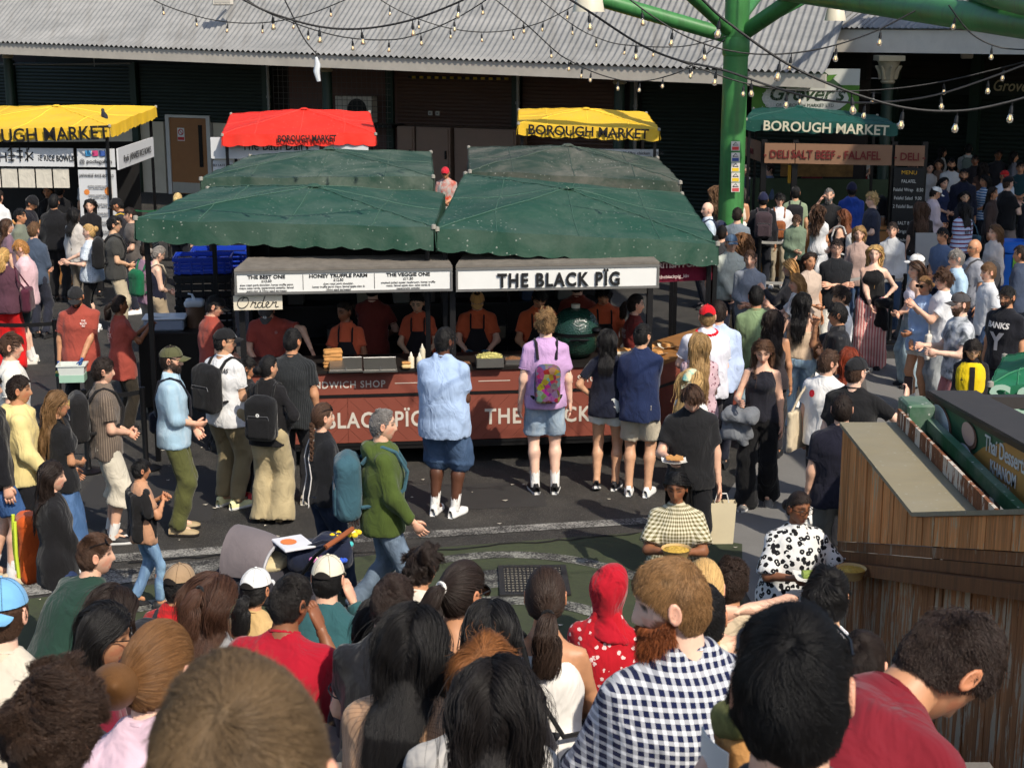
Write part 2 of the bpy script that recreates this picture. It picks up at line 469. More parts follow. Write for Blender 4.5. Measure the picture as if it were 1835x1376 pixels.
def head_mesh(na,nph):
    """face and skull; front +Y. returns V, Q, masks"""
    t = np.linspace(-1,1,na,endpoint=False); az = math.pi*np.sign(t)*np.abs(t) ** 1.55
    ph = np.linspace(0.02,math.pi - 0.02,nph)
    AZ,PH = np.meshgrid(az,ph); sx,cx = np.sin(AZ),np.cos(AZ); sp,cp = np.sin(PH),np.cos(PH)
    x = 0.074*sp*sx; y = 0.097*sp*cx - 0.004; z = 0.118*cp
    front = np.clip(cx,0,1); lower = np.clip(-z/0.118,0,1)
    x *= 1 - 0.30*lower ** 1.6
    y = np.where(cx < 0,y*(1 - 0.35*lower ** 1.3),y*(1 - 0.06*lower))
    y += front*0.014*np.clip((-z - 0.055)/0.06,0,1)                 # jaw carried forward
    y -= 0.010*front*np.clip(1 - np.abs(z)/0.1,0,1)*(np.abs(x) < 0.06)   # flat of the face
    g = lambda v,c,s: np.exp(-((v - c)/s) ** 2)
    fr = (cx > 0.2)
    nose = np.clip((0.022 - z)/0.058,0,1)*(z > -0.042) + np.clip((z + 0.056)/0.014,0,1)*(z <= -0.042)
    y += fr*0.024*g(x,0,0.0125)*np.clip(nose,0,1)
    y -= fr*0.010*(g(x,0.033,0.016) + g(x,-0.033,0.016))*g(z,0.008,0.014)
    y += fr*0.006*g(z,0.034,0.012)*g(x,0,0.05)
    y += fr*0.0065*g(x,0,0.022)*(g(z,-0.064,0.007) + g(z,-0.079,0.007))
    y += fr*0.007*g(x,0,0.02)*g(z,-0.105,0.014)
    V = np.stack([x,y,z],-1).reshape(-1,3)
    i = np.arange(na*nph).reshape(nph,na); j = np.roll(i,-1,1)
    Q = np.stack([i[:-1],i[1:],j[1:],j[:-1]],-1).reshape(-1,4)[:,::-1]
    xa = np.abs(x)
    m = dict(lip=(fr & (xa < 0.026) & (np.abs(z + 0.0715) < 0.0135 - 0.2*xa)),brow=(fr & (np.abs(z - 0.034 - 0.1*(0.03 - xa)) < 0.0075) & (xa > 0.012) & (xa < 0.055)),
             eye=(fr & (((xa - 0.033)/0.015) ** 2 + ((z - 0.009)/0.0075) ** 2 < 1)),iris=(fr & (((xa - 0.033)/0.0065) ** 2 + ((z - 0.009)/0.0068) ** 2 < 1)),
             beard=((cx > -0.1) & (z < np.where(xa < 0.02,-0.05,-0.04 + 0.035*np.clip((xa - 0.045)/0.03,0,1))) & ~((xa < 0.022) & (np.abs(z + 0.0715) < 0.011)) & (z > -0.118)),cheek=(fr & (g(xa,0.045,0.02)*g(z,-0.035,0.022) > 0.4)))
    return V,Q,{k: v.reshape(-1) for k,v in m.items()}
HEADS = {0: head_mesh(56,44),1: head_mesh(38,32),2: head_mesh(24,22)}
EAR = None
def ear_mesh():
    a = np.linspace(0,2*math.pi,10,endpoint=False); P = []
    for r,o in ((0.9,-0.004),(1.06,0.010),(0.86,0.0145),(0.6,0.0105),(0.05,0.012)):
        P.append(np.stack([np.full(10,o),0.017*r*np.cos(a) - 0.3*o,0.03*r*np.sin(a)],1))
    V = np.concatenate(P); Q = [[i*10 + k,i*10 + (k + 1) % 10,i*10 + 10 + (k + 1) % 10,i*10 + 10 + k] for i in range(4) for k in range(10)]
    return V,np.array(Q)
EAR = ear_mesh()

def shoe_mesh():
    ys = [-0.08,-0.065,-0.02,0.04,0.1,0.15,0.178,0.188]; w = [0.022,0.034,0.037,0.041,0.047,0.042,0.028,0.008]; tp = [0.07,0.092,0.1,0.086,0.064,0.054,0.042,0.03]
    V = []
    for y,b,t in zip(ys,w,tp):
        V += [[-b*1.02,y,0.0],[b*1.02,y,0.0],[b*1.08,y,0.014],[b*1.02,y,0.027],[b*0.95,y,0.04],[b*0.55,y,t],[-b*0.55,y,t],[-b*0.95,y,0.04],[-b*1.02,y,0.027],[-b*1.08,y,0.014]]
    Q = []; mi = []
    for i in range(len(ys) - 1):
        for k in range(10):
            Q.append([i*10 + k,i*10 + (k + 1) % 10,i*10 + 10 + (k + 1) % 10,i*10 + 10 + k]); mi.append(1 if k in (0,1,2,8,9) else 0)
    n = len(V); Q += [[0,1,2,9],[9,2,3,8],[8,3,4,7],[7,4,5,6]]; mi += [1,1,0,0]
    return np.array(V),np.array(Q),mi
SHOE = shoe_mesh()

SKIN = {'light': (226,178,150),'pale': (234,192,168),'tan': (196,142,106),'olive': (208,160,126),'brown': (140,92,64),'dark': (92,58,42),'asian': (220,176,142)}
HAIRC = {'black': (22,20,20),'dark': (38,28,23),'brown': (74,52,38),'mid': (104,76,52),'blond': (178,146,96),'fair': (150,118,76),'ginger': (136,78,42),'auburn': (120,60,34),'grey': (120,116,112),'white': (176,172,168),'redhair': (120,46,22)}
HA,HB,HC = 0.079,0.1,0.122
RAD = np.array([HA,HB,HC])

def head_surface(p,off):
    q = p/RAD; l = np.linalg.norm(q,axis=1); k = l < 1 + off
    p[k] *= ((1 + off[k] if not np.isscalar(off) else (1 + off))/l[k])[:,None]; return p
def hairline(az): return np.interp(np.abs(np.degrees(az)),[0,45,68,90,110,180],[0.07,0.062,0.03,-0.004,-0.06,-0.082])
def scalp_roots(n,r,recede=0.0):
    out = []
    while sum(len(o) for o in out) < n:
        d = r.normal(size=(n*3,3)); d /= np.linalg.norm(d,axis=1)[:,None]; p = d*RAD
        az = np.arctan2(d[:,0],d[:,1]); hl = hairline(az) + recede*np.clip(np.cos(az),0,1)
        out.append(p[p[:,2] > hl])
    return np.concatenate(out)[:n]

def strands(style,n,r,length,lift=0.25,noise=0.12,curl=0.0,part=0.0,backdir=0.3,steps=9,recede=0.0,clump=70,grav=(0,0,-1),M=None):
    """hair paths in head space, (n, steps, 3); grav is world down in head space, M turns head space into the torso's frame"""
    p = scalp_roots(n,r,recede); n = len(p); g = np.asarray(grav,float); M = np.eye(3) if M is None else M
    L = length*r.uniform(0.75,1.1,n); short = style in ('short','back')
    if short: L *= np.interp(p[:,2],[-0.07,-0.01,0.05,0.09],[0.35,0.6,0.95,1.05])
    seeds = scalp_roots(clump,r,recede); cl = np.argmin(((p[:,None,:] - seeds[None]) ** 2).sum(-1) + r.uniform(0,0.0004,(n,clump)),1) if n*clump < 3e6 else np.concatenate([np.argmin(((q[:,None,:] - seeds[None]) ** 2).sum(-1) + r.uniform(0,0.0003,(len(q),clump)),1) for q in np.array_split(p,16)])
    cdir = r.normal(size=(clump,3)); ph = r.uniform(0,6.3,n); cph = r.uniform(0,6.3,clump)[cl]; jit = r.normal(size=(n,3)); layer = r.uniform(0.02,0.12,n); jw = np.where(r.random(n) < 0.045,0.22,0.03 if short else 0.06)[:,None]; path = [p.copy()]
    sg = np.sign(p[:,0] - part + 0.006*jit[:,1]); sd = r.uniform(0,6.3,6); wob = 0.2 if short else 0.14
    layer += 0.05*(np.sin(70*p[:,0] + sd[0])*np.sin(60*p[:,1] + sd[1]) + np.sin(95*p[:,2] + 50*p[:,0] + sd[2])*0.6)*(1 if short else 0.5); layer = np.clip(layer,0.012,0.2)
    for k in range(1,steps):
        t = k/(steps - 1); nrm = p/RAD ** 2; nrm /= np.linalg.norm(nrm,axis=1)[:,None]
        if style == 'short': comb = p - np.array([0.012,-0.062,0.1]); comb[:,2] *= 0.7; comb += np.array([0.02,0.012,0]); comb += np.cross(nrm,p - np.array([0.012,-0.062,0.1]))*0.35
        elif style == 'back': comb = np.stack([0.3*p[:,0],np.full(n,-0.1),-0.04 - 0.3*np.clip(-p[:,1],0,1)],1)
        else: comb = np.stack([0.09*sg,np.full(n,-0.1*backdir),np.full(n,-0.07)],1)
        comb = comb - (comb*nrm).sum(1)[:,None]*nrm; comb /= np.linalg.norm(comb,axis=1)[:,None] + 1e-9
        if short: d = comb*(1 - lift) + nrm*lift*(1.5 - 1.6*t) + cdir[cl]*noise + jit*jw
        else:
            fall = np.clip((0.035 - p[:,2])/0.08,0,1)[:,None]
            d = comb*(1 - fall) + (g + np.stack([-np.sign(p[:,0])*np.clip(np.abs(p[:,0]) - 0.055,0,1)*2.6,np.zeros(n),np.zeros(n)],1))*fall + nrm*lift*(1 - fall)*0.5 + cdir[cl]*noise*0.5*(0.4 + fall) + jit*jw*0.45
        d = d + wob*np.stack([np.sin(52*p[:,1] + 33*p[:,2] + sd[3]),np.sin(47*p[:,2] + 61*p[:,0] + sd[4])*0.7,np.sin(58*p[:,0] - 39*p[:,1] + sd[5])*0.7],1)
        if curl: d = d + curl*np.stack([np.cos(cph + 0.5*ph*0.3 + 10*t),np.sin(cph + 10*t),0.4*np.sin(2*cph + 11*t)],1)
        d /= np.linalg.norm(d,axis=1)[:,None] + 1e-9
        p = p + d*(L/(steps - 1))[:,None]
        p = head_surface(p,layer if not short else layer*0.5)
        if style == 'long':                                            # lie on neck, shoulders and back
            b = p @ M.T; z = b[:,2]; w = np.interp(-z,[0.1,0.15,0.25,0.7],[0.05,0.07,0.2,0.19]); e = np.interp(-z,[0.1,0.15,0.25,0.7],[0.05,0.07,0.105,0.135])*(1 + 0.7*layer)
            q = np.sqrt((b[:,0]/w) ** 2 + ((b[:,1] + 0.045)/e) ** 2); m = (q < 1) & (z < -0.1)
            if m.any():
                s_ = np.where(b[m,1] + 0.045 < 0.035,-1.0,1.0); yy = e[m]*np.sqrt(np.clip(1 - (b[m,0]/w[m]) ** 2,0.02,1)); b[m,1] = -0.045 + s_*yy; p[m] = (b @ M)[m]
        path.append(p.copy())
    return np.stack(path,1)

def tied(n,r,T,steps=8):
    p = scalp_roots(n,r); d0 = p/RAD; T = np.asarray(T,float); d1 = T/RAD; d1 = d1/np.linalg.norm(d1); lay = r.uniform(0.02,0.1,n)[:,None]
    out = []
    for k in range(steps):
        t = k/(steps - 1); d = d0/np.linalg.norm(d0,axis=1)[:,None]*(1 - t) + d1*t; d /= np.linalg.norm(d,axis=1)[:,None]
        out.append(d*RAD*(1 + lay*(1 - 0.2*t)) + (T - d1*RAD)*t ** 3)
    return np.stack(out,1)
def tail(n,r,T,length,spread=0.035,back=0.09,steps=9,wave=0.0,side=0.0):
    T = np.asarray(T,float); o = r.normal(size=(n,3))*0.5; o /= np.maximum(1,np.linalg.norm(o,axis=1))[:,None]; out = []; L = length*r.uniform(0.7,1.05,n); ph = r.uniform(0,1,n)
    for k in range(steps):
        t = k/(steps - 1); sp = 0.012 + spread*math.sin(min(1,t*1.35)*math.pi*0.62)
        y = T[1] - back*(1 - (1 - min(1,t*2.2)) ** 2); z = T[2] + 0.02*math.sin(min(1,t*4)*math.pi) - L*t
        out.append(np.stack([T[0] + o[:,0]*sp + side*t + wave*np.sin(9*t + 3*ph),y + o[:,1]*sp*0.8 + 0.6*wave*np.cos(8*t + 3*ph),z + o[:,2]*0.01],1))
    return np.stack(out,1)
def beard(n,r,length):
    out = []
    while sum(len(o) for o in out) < n:
        d = r.normal(size=(n*4,3)); d /= np.linalg.norm(d,axis=1)[:,None]; p = d*np.array([0.066,0.094,0.118]); az = np.abs(np.degrees(np.arctan2(d[:,0],d[:,1])))
        k = (az < 95) & (p[:,2] < np.where(az < 22,-0.05,-0.045 + 0.04*np.clip((az - 60)/35,0,1))) & ~((az < 16) & (np.abs(p[:,2] + 0.071) < 0.011)) & (p[:,2] > -0.117); out.append(p[k])
    p = np.concatenate(out)[:n]; p[:,1] += 0.004 + 0.012*np.clip((-p[:,2] - 0.055)/0.06,0,1)*(p[:,1] > 0); nr = p/np.linalg.norm(p,axis=1)[:,None]; L = length*r.uniform(0.6,1.1,n)
    d = nr*1.0 + np.array([0,0.15,-0.55]) + r.normal(size=p.shape)*0.3; d /= np.linalg.norm(d,axis=1)[:,None]; low = np.clip((-p[:,2] - 0.04)/0.06,0.25,1)[:,None]
    return np.stack([p - nr*0.002,p + d*(L*0.5)[:,None]*low,p + d*L[:,None]*low + np.array([0,0,-0.25])*L[:,None]*low],1)

def curves_object(name,P,rad,mat,parent):
    n,s,_ = P.shape; cu = bpy.data.hair_curves.new(name); cu.add_curves([s]*n)
    cu.attributes['position'].data.foreach_set('vector',np.ascontiguousarray(P,np.float32).ravel())
    ra = cu.attributes.get('radius') or cu.attributes.new('radius','FLOAT','POINT')
    prof = np.interp(np.linspace(0,1,s),[0,0.6,1],[1,0.9,0.3]); ra.data.foreach_set('value',np.tile(prof*rad,n).astype(np.float32))
    cu.materials.append(mat); return link(name,cu,parent)

def shell(lod,thick,cover,taper=True):
    """cap of hair or cloth over the skull: part of the head mesh pushed outwards"""
    V,Q,_ = HEADS[lod]; az = np.arctan2(V[:,0],V[:,1]); P = V.copy(); P[:,0] *= 0.077/0.074
    up = V[:,2] - hairline(az) - cover; keep = up > -0.004
    q = P/RAD; l = np.linalg.norm(q,axis=1)[:,None]; k = np.clip(up/0.03,0,1) if taper else np.ones(len(V))
    base = np.where(l < 1,P/l,P); P = base*(1 + (thick*(0.25 + 0.75*k)/0.1)[:,None])
    fq = Q[keep[Q].all(1)]; used = np.unique(fq); mp = np.full(len(V),-1); mp[used] = np.arange(len(used))
    return P[used],mp[fq]
STEP_EDGE = [(-9.0,3.66)] + [(0.9*i,3.66 - 0.3*i) for i in range(1,9)] + [(8.1,1.02),(8.55,0.68),(9.0,0.34),(9.45,0.0)]
def step_z(Y):
    z = 3.66
    for y,zz in STEP_EDGE:
        if Y >= y: z = zz
    return z
PEOPLE_VOX = {0: 0.014,1: 0.021,2: 0.031}
class Person: pass

def person(label,u,v,h,face,skin='light',hair=('short','brown'),top=('tee',(60,60,64)),bottom=('trousers',(40,42,48)),shoes=((230,230,228),(235,235,232)),
           arms=('down','down'),head=(0,0),walk=0.0,build=1.0,sex='m',seat=None,lean=0.0,twist=0.0,belly=0.0,group=None,extras=(),base=0.0,socks=None,lod=None,roll=0.0,knee_z=None):
    o = Person(); r = np.random.default_rng(abs(hash(label)) % 99991 if False else sum(ord(c)*(i + 3) for i,c in enumerate(label)) % 99991)
    s = h/1.75; R = rotm(face); Rw = R.T                                     # local -> world
    for it in range(3 if seat else 1):
        B = rotm(twist,lean); P = np.array([0,0,(0.12 if seat else 0.955)*s]); T = lambda hh,x=0.0,y=0.0: P + s*(x*B[0] + y*B[1] + hh*B[2])
        N = T(0.505,0,-0.012); HB_ = rotm(head[0] + twist,head[1] + lean*0.35,roll); HC_ = N + s*(0.045*B[2] + 0.115*HB_[2] + 0.026*HB_[1]); top_pt = HC_ + HB_[2]*0.128*s
        if not seat: break
        tgt = A(u,v,seat); xy = tgt[:2] - (Rw @ top_pt)[:2]; zz = step_z(xy[1]); s = float(np.clip(s*(tgt[2] - zz)/top_pt[2],0.86*h/1.75,1.12*h/1.75))
    if seat: pos = np.array([xy[0],xy[1],tgt[2] - top_pt[2]])
    else:
        tgt = G(u,v,top_pt[2] + base); pos = np.array([*(tgt[:2] - (Rw @ top_pt)[:2]),base])
    Yd = pos[1]; L = lod if lod is not None else (0 if Yd < 4.4 else 1 if Yd < 19.5 else 2); vox = PEOPLE_VOX[L]
    root = empty('person',pos,-math.radians(face),label,'person',group)
    o.root,o.s,o.T,o.B,o.HB,o.HC,o.pos,o.Rw,o.lod,o.r = root,s,T,B,HB_,HC_,pos,Rw,L,r
    f = sex == 'f'; bw = build
    ws = np.array([0.165,0.172,0.128,0.142,0.128,0.056]) if f else np.array([0.155,0.162,0.145,0.165,0.15,0.06])
    ds = np.array([0.112,0.122,0.092,0.11,0.078,0.055]) if f else np.array([0.105,0.115,0.102,0.12,0.085,0.058])
    hs = np.array([-0.1,-0.01,0.14,0.33,0.455,0.525]); ws[:5] *= bw; ds[:4] *= bw; ds[1:4] += np.array([0.5,1.0,0.35])*belly
    o.hs,o.ws,o.ds = hs,ws,ds
    sw = (0.152 if f else 0.172)*(0.5 + 0.5*bw)
    # limbs
    hands,elb,sho = {},{},{}
    for side,pose in zip((-1,1),arms):
        q = POSES[pose] if isinstance(pose,str) else pose; S = T(0.432,side*(sw - 0.006),-0.005); d,pl,curl = q
        d = np.array(d)*np.array([side,1,1])*s; tgt_h = S + d[0]*B[0] + d[1]*B[1] + d[2]*B[2]
        pole = pl[0]*side*B[0] + pl[1]*B[1] + pl[2]*B[2]
        E_,Hn = ik(S,tgt_h,0.285*s,0.25*s,pole); hands[side] = (Hn,unit(Hn - E_),curl); elb[side] = E_; sho[side] = S
    o.hands = {k: (pos + Rw @ (h_[0] + h_[1]*0.09*s),Rw @ h_[1]) for k,h_ in hands.items()}
    hip,kne,ank = {},{},{}
    for side in (-1,1):
        hp = P + s*np.array([side*0.088*(0.6 + 0.4*bw),0,-0.03])
        if seat:
            kn = hp + s*np.array([side*0.06,0.43,0.05 if knee_z is None else knee_z]); an = np.array([side*0.13*s,0.46*s,kn[2] - 0.42*s])
        else:
            ph = side*walk; an = np.array([side*0.095*s*(0.7 + 0.3*bw),ph*0.34*s,(0.085 + max(0,-ph)*0.1)*s]); kn,an = ik(hp,an,0.43*s,0.435*s,(side*0.1,1,0))
        hip[side],kne[side],ank[side] = hp,kn,an
    o.hip,o.knee,o.ankle = hip,kne,ank
    # body: one skin surface with head and hands
    fb = Field(); fb.prof(P,B,hs*s,ws*s*0.97,ds*s*0.97)
    fb.cone(T(0.47,0,-0.01),HC_ - HB_[2]*0.05*s - HB_[1]*0.018*s,(0.05 if f else 0.06)*s,(0.048 if f else 0.057)*s)
    aw = (0.86 if f else 1.0)*(0.4 + 0.6*bw)
    tk = top[0] if top else ''; ca = 0.86 if tk in ('tee','polo','long','jacket','hoodie','blouse','rolled','dress') else 1.0; cf = 0.84 if tk in ('long','jacket','hoodie') else 1.0; cl = 0.8 if bottom and bottom[0] in ('trousers','slim','wide','cargo') else 1.0
    for side in (-1,1):
        fb.cone(sho[side],elb[side],0.047*s*aw*ca,0.041*s*aw*cf); fb.cone(elb[side],hands[side][0],0.041*s*aw*cf,0.027*s)
        fb.cone(hip[side],kne[side],0.084*s*bw*cl,0.056*s*(0.5 + 0.5*bw)*cl)
        md = kne[side]*0.68 + ank[side]*0.32 + unit(np.cross(B[0],ank[side] - kne[side]))*-0.012*s
        fb.cone(kne[side],md,0.052*s*cl,0.056*s*(0.5 + 0.5*bw)*cl); fb.cone(md,ank[side],0.056*s*(0.5 + 0.5*bw)*cl,0.037*s*cl); fb.cone(ank[side],ank[side] + np.array([0,0.1,-0.04])*s,0.036*s,0.03*s)
    Vb,Qb = fb.mesh({0: 0.017,1: 0.0235,2: 0.032}[L],0.03); tone = np.array(lin(SKIN[skin])); allV,allQ,allT,allC = [Vb],[Qb],[],[np.tile(tone,(len(Vb),1))]; n0 = len(Vb)
    hv,hq,msk = HEADS[L]; hv2 = hv*s*np.array([0.97,1,1]) if f else hv*s*np.array([1.02,1.02,1.02]); C = np.tile(tone,(len(hv),1)); hk = lin(HAIRC.get(hair[1],hair[1]) if isinstance(hair[1],str) else hair[1])
    C[msk['cheek']] = tone*np.array([1.05,0.86,0.84]); C[msk['lip']] = tone*np.array([0.8,0.5,0.5]); C[msk['brow']] = np.array(hk)*0.6 + tone*0.25
    if len(hair) > 2 and hair[2].get('beard'): C[msk['beard']] = np.array(lin(hair[2].get('beard_col',HAIRC.get(hair[1],hair[1]) if isinstance(hair[1],str) else hair[1])))*0.8 + tone*0.12
    C[msk['eye']] = tone*0.25 + 0.02; C[msk['iris']] = (0.02,0.015,0.012)
    allV.append(hv2 @ HB_ + HC_); allQ.append(hq + n0); allC.append(C); n0 += len(hv)
    for side in (-1,1):
        ev,eq = EAR; e2 = ev*np.array([side,1,1]) + np.array([side*0.0745,-0.006,0.0]); allV.append(e2*s @ HB_ + HC_); allQ.append((eq if side > 0 else eq[:,::-1]) + n0); allC.append(np.tile(tone*np.array([1.0,0.84,0.8]),(len(ev),1))); n0 += len(ev)
        Hn,dr,curl = hands[side]; cv,cq,ct = HANDS[min(HANDS,key=lambda c: abs(c - curl))]
        pn = unit(np.cross(np.cross(dr,-side*B[0] + 0.3*B[1]),dr)); rt = np.cross(dr,-pn)*1.0
        M = np.stack([rt*(1 if (rt @ B[1]) > 0 else -1),dr,-pn]); gl = [e for e in extras if e[0] == 'gloves']
        allV.append((cv*s*(0.92 if f else 1.02)) @ M + Hn); allQ.append(cq + n0); allT.append(ct + n0); allC.append(np.tile(np.array(lin(gl[0][1])) if gl else tone*np.array([1,0.93,0.92]),(len(cv),1))); n0 += len(cv)
    link('body',mesh_data('body',np.concatenate(allV),[np.concatenate(allQ),np.concatenate(allT)],skin_mat(),True,None,np.concatenate(allC)),root)
    mat = lambda c: c if not isinstance(c,tuple) else fabric(c)
    # top
    if top:
        kind,tm = top[0],mat(top[1]); opt = top[2] if len(top) > 2 else {}; hem = opt.get('hem',{'crop': 0.13,'tank': -0.06,'jacket': -0.14,'hoodie': -0.13,'dress': -0.1}.get(kind,-0.13)); ease = opt.get('ease',{'tank': 0.008,'crop': 0.008,'jacket': 0.03,'hoodie': 0.034,'blouse': 0.026}.get(kind,0.02))
        ft = Field(); h2 = np.array([hem,-0.01,0.14,0.33,0.45,0.505,0.548]); w2 = np.interp(h2,hs,ws) + ease; d2 = np.interp(h2,hs,ds) + ease; w2[0] = max(w2[0],w2[1]) + 0.014; d2[0] = max(d2[0],d2[1]) + 0.012; w2[1] += 0.01; d2[1] += 0.008
        if hem > 0: w2[0],d2[0] = np.interp(hem,hs,ws) + ease,np.interp(hem,hs,ds) + ease; h2[1:3] = np.maximum(h2[1:3],[hem + 0.01,hem + 0.02])
        w2[4] += 0.012; w2[5] = (0.112 if f else 0.125); d2[5] = 0.079; w2[6],d2[6] = (0.063,0.062) if kind not in ('tank','crop') else (0.05,0.05)
        if kind in ('tank','crop','strapless'): w2[4] = 0.118 if kind == 'tank' else 0.1; w2[5] = 0.08; d2[4:6] -= 0.012; h2[6] = 0.49; h2[5] = 0.475
        if kind == 'strapless': h2 = h2[:5]; w2 = w2[:5]; d2 = d2[:5]; h2[4] = 0.34
        else: w2[2] = max(w2[2],(w2[1] + w2[3])*0.47)
        if sex == 'f' and kind not in ('jacket','hoodie','blouse'): ft.ell(T(0.315,0.068,0.075),B,np.array([0.062,0.055,0.06])*s*bw); ft.ell(T(0.315,-0.068,0.075),B,np.array([0.062,0.055,0.06])*s*bw)
        elif f: ft.ell(T(0.315,0,0.085),B,np.array([0.12,0.055,0.065])*s*bw)
        ft.prof(P,B,h2*s,w2*s,d2*s)
        o.thw = (h2,w2,d2)
        sl = opt.get('sleeve',{'tee': 0.68,'polo': 0.7,'long': 1.9,'jacket': 1.92,'hoodie': 1.92,'blouse': 0.75,'rolled': 1.35,'dress': 0.5}.get(kind,0)); loose = opt.get('loose',{'blouse': 1.35,'jacket': 1.15,'hoodie': 1.2}.get(kind,1.0))
        if sl:
            for side in (-1,1):
                S,E_,Hn = sho[side],elb[side],hands[side][0]; a = min(1,sl)
                ft.cone(S,S + (E_ - S)*a,0.054*s*aw,(0.062 if sl < 1 else 0.053)*s*aw*loose,flat=sl <= 1)
                if sl > 1: ft.cone(E_,E_ + (Hn - E_)*(sl - 1),0.053*s*aw*loose,0.041*s*loose,flat=True)
        if kind == 'hoodie': ft.ell(T(0.485,0,-0.1),B,np.array([0.12,0.055,0.07])*s); ft.cone(T(0.52,0.08,-0.03),T(0.47,0.03,0.1),0.035*s,0.03*s); ft.cone(T(0.52,-0.08,-0.03),T(0.47,-0.03,0.1),0.035*s,0.03*s)
        if kind in ('polo','long','rolled') or opt.get('collar'):
            for sd in (-1,1): ft.cone(T(0.54,sd*0.05,-0.045),T(0.515,sd*0.045,0.06),0.02*s,0.016*s)
        Vt,Qt = ft.mesh(vox,0.045,opt.get('fold',0.008)*(1 if L < 2 else 0.8),r.uniform(0,9))
        link('top',mesh_data('top',Vt,[Qt],tm,sharp=0.85),root)
        if L < 2 and kind in ('tee','polo','long','rolled','dress') and not opt.get('collar'):
            a = np.linspace(0,2*math.pi,19); MB().tube([T(0.545 - 0.012*(1 + math.cos(t)),0.066*math.sin(t),0.066*math.cos(t) + 0.002) for t in a],0.0085*s,5,caps=False).build('neckband',tm,root,True)
        if L < 2 and 0 < sl < 1:
            for side in (-1,1):
                S,E_ = sho[side],elb[side]; d = unit(E_ - S); bb_ = basis(d if abs(d[2]) < 0.9 else (0,1,0),(0,0,1)); n1 = unit(np.cross(d,(0.31,0.9,0.2))); n2 = np.cross(d,n1); rr = 0.0615*s*aw*loose; cc = S + (E_ - S)*(sl - 0.045); a = np.linspace(0,2*math.pi,17)
                MB().tube([cc + rr*(math.cos(t)*n1 + math.sin(t)*n2) for t in a],0.004*s,4,caps=False).build('sleeve_hem',tm,root,True)
    # bottom
    if bottom:
        kind,bm = bottom[0],mat(bottom[1]); opt = bottom[2] if len(bottom) > 2 else {}; fl = Field(); fit = opt.get('fit',1.0)
        Bp = rotm(0,0) if not seat else rotm(0,8); hp_w = (ws[0] + 0.018),(ds[0] + 0.016)
        if kind in ('skirt','dress'):
            ln = opt.get('len',0.45); fr = opt.get('flare',1.35)
            hh = np.array([-ln,-0.12,-0.01,0.12]); fl.prof(P,np.eye(3),hh*s,np.array([hp_w[0]*fr,hp_w[0] + 0.01,hp_w[0],np.interp(0.12,hs,ws) + 0.012])*s,np.array([hp_w[1]*fr*1.15,hp_w[1] + 0.01,hp_w[1],np.interp(0.12,hs,ds) + 0.012])*s)
        else:
            hh = np.array([-0.1,-0.01,0.13]); fl.prof(P,Bp if not seat else B,hh*s,np.array([hp_w[0],ws[1] + 0.014,np.interp(0.13,hs,ws) + 0.01])*s,np.array([hp_w[1],ds[1] + 0.014,np.interp(0.13,hs,ds) + 0.01])*s)
            for side in (-1,1):
                hp,kn,an = hip[side],kne[side],ank[side]
                if kind == 'shorts': fl.cone(hp,hp + (kn - hp)*opt.get('len',0.62),0.099*s*bw*fit,0.102*s*bw*fit,True)
                elif kind == 'long_shorts': fl.cone(hp,kn,0.1*s*bw*fit,0.094*s*bw*fit); fl.cone(kn,kn + (an - kn)*opt.get('len',0.16),0.094*s*bw*fit,0.103*s*bw*fit,True)
                else:
                    a,b,c = {'trousers': (0.1,0.076,0.064),'slim': (0.093,0.064,0.05),'wide': (0.104,0.098,0.125),'cargo': (0.104,0.086,0.078)}[kind]
                    fl.cone(hp,kn,a*s*bw*fit,b*s*fit); fl.cone(kn,an + (an - kn)*(0.12 if kind == 'wide' and not seat else 0.0),b*s*fit,c*s*fit,True)
        Vl,Ql = fl.mesh(vox,0.026,opt.get('fold',0.009),r.uniform(0,9))
        link('bottom',mesh_data('bottom',Vl,[Ql],bm,sharp=0.85),root)
        if L == 1 and not seat and kind in ('trousers','slim','cargo','shorts','long_shorts'):
            bv = BVHTree.FromPolygons(Vl.tolist(),Ql.tolist())
            for sx_ in (-1,1):
                Pg = np.zeros((4,4,3)); ok = True
                for i_,zz in enumerate(np.linspace(0.03,-0.1,4)):
                    for j_,xx in enumerate(np.linspace(-0.05,0.05,4)):
                        q0 = P + s*np.array([sx_*0.082*bw + xx*(1 - 0.12*(i_ == 3)),-0.5,zz - 0.03]); hit = bv.ray_cast(Vector(q0),Vector((0,1,0)))[0]
                        if hit is None: ok = False; break
                        Pg[i_,j_] = np.array(hit) + np.array([0,-0.006,0])
                    if not ok: break
                if ok: MB().slab(Pg,np.array([0,0.012,0])).build('back_pocket',bm,root,True)
    # shoes and socks
    if shoes and L < 3:
        sv,sq,smi = SHOE; sm = [plain('shoe_upper',shoes[0],0.6),plain('shoe_sole',shoes[1],0.7)]; key = ('shoe',tuple(shoes[0]),tuple(shoes[1]))
        if key not in MATS: MATS[key] = mesh_data('shoe',sv,[sq],sm,True,smi)
        for side in (-1,1):
            so = link('shoe',MATS[key],root); a = ank[side]; so.location = (a[0],a[1] - 0.0,a[2] - 0.085*s); so.scale = (s*1.02,)*3; so.rotation_euler = (0.0 if walk*side >= 0 else -0.35,0,-side*0.14)
    if socks is not None:
        for side in (-1,1):
            a = ank[side]; k = kne[side]; d = unit(k - a); m_ = MB().tube([a - d*0.03*s,a + d*0.03*s,a + d*0.1*s,a + d*0.13*s],np.array([0.043,0.043,0.046,0.047])*s,12); m_.build('sock',fabric(socks),root,True)
    # hair
    hs_ = hair[0]; hc = HAIRC.get(hair[1],hair[1]) if isinstance(hair[1],str) else hair[1]; opt = hair[2] if len(hair) > 2 else {}
    hat = [e for e in extras if e[0] in ('cap','beanie','hijab','bucket')]
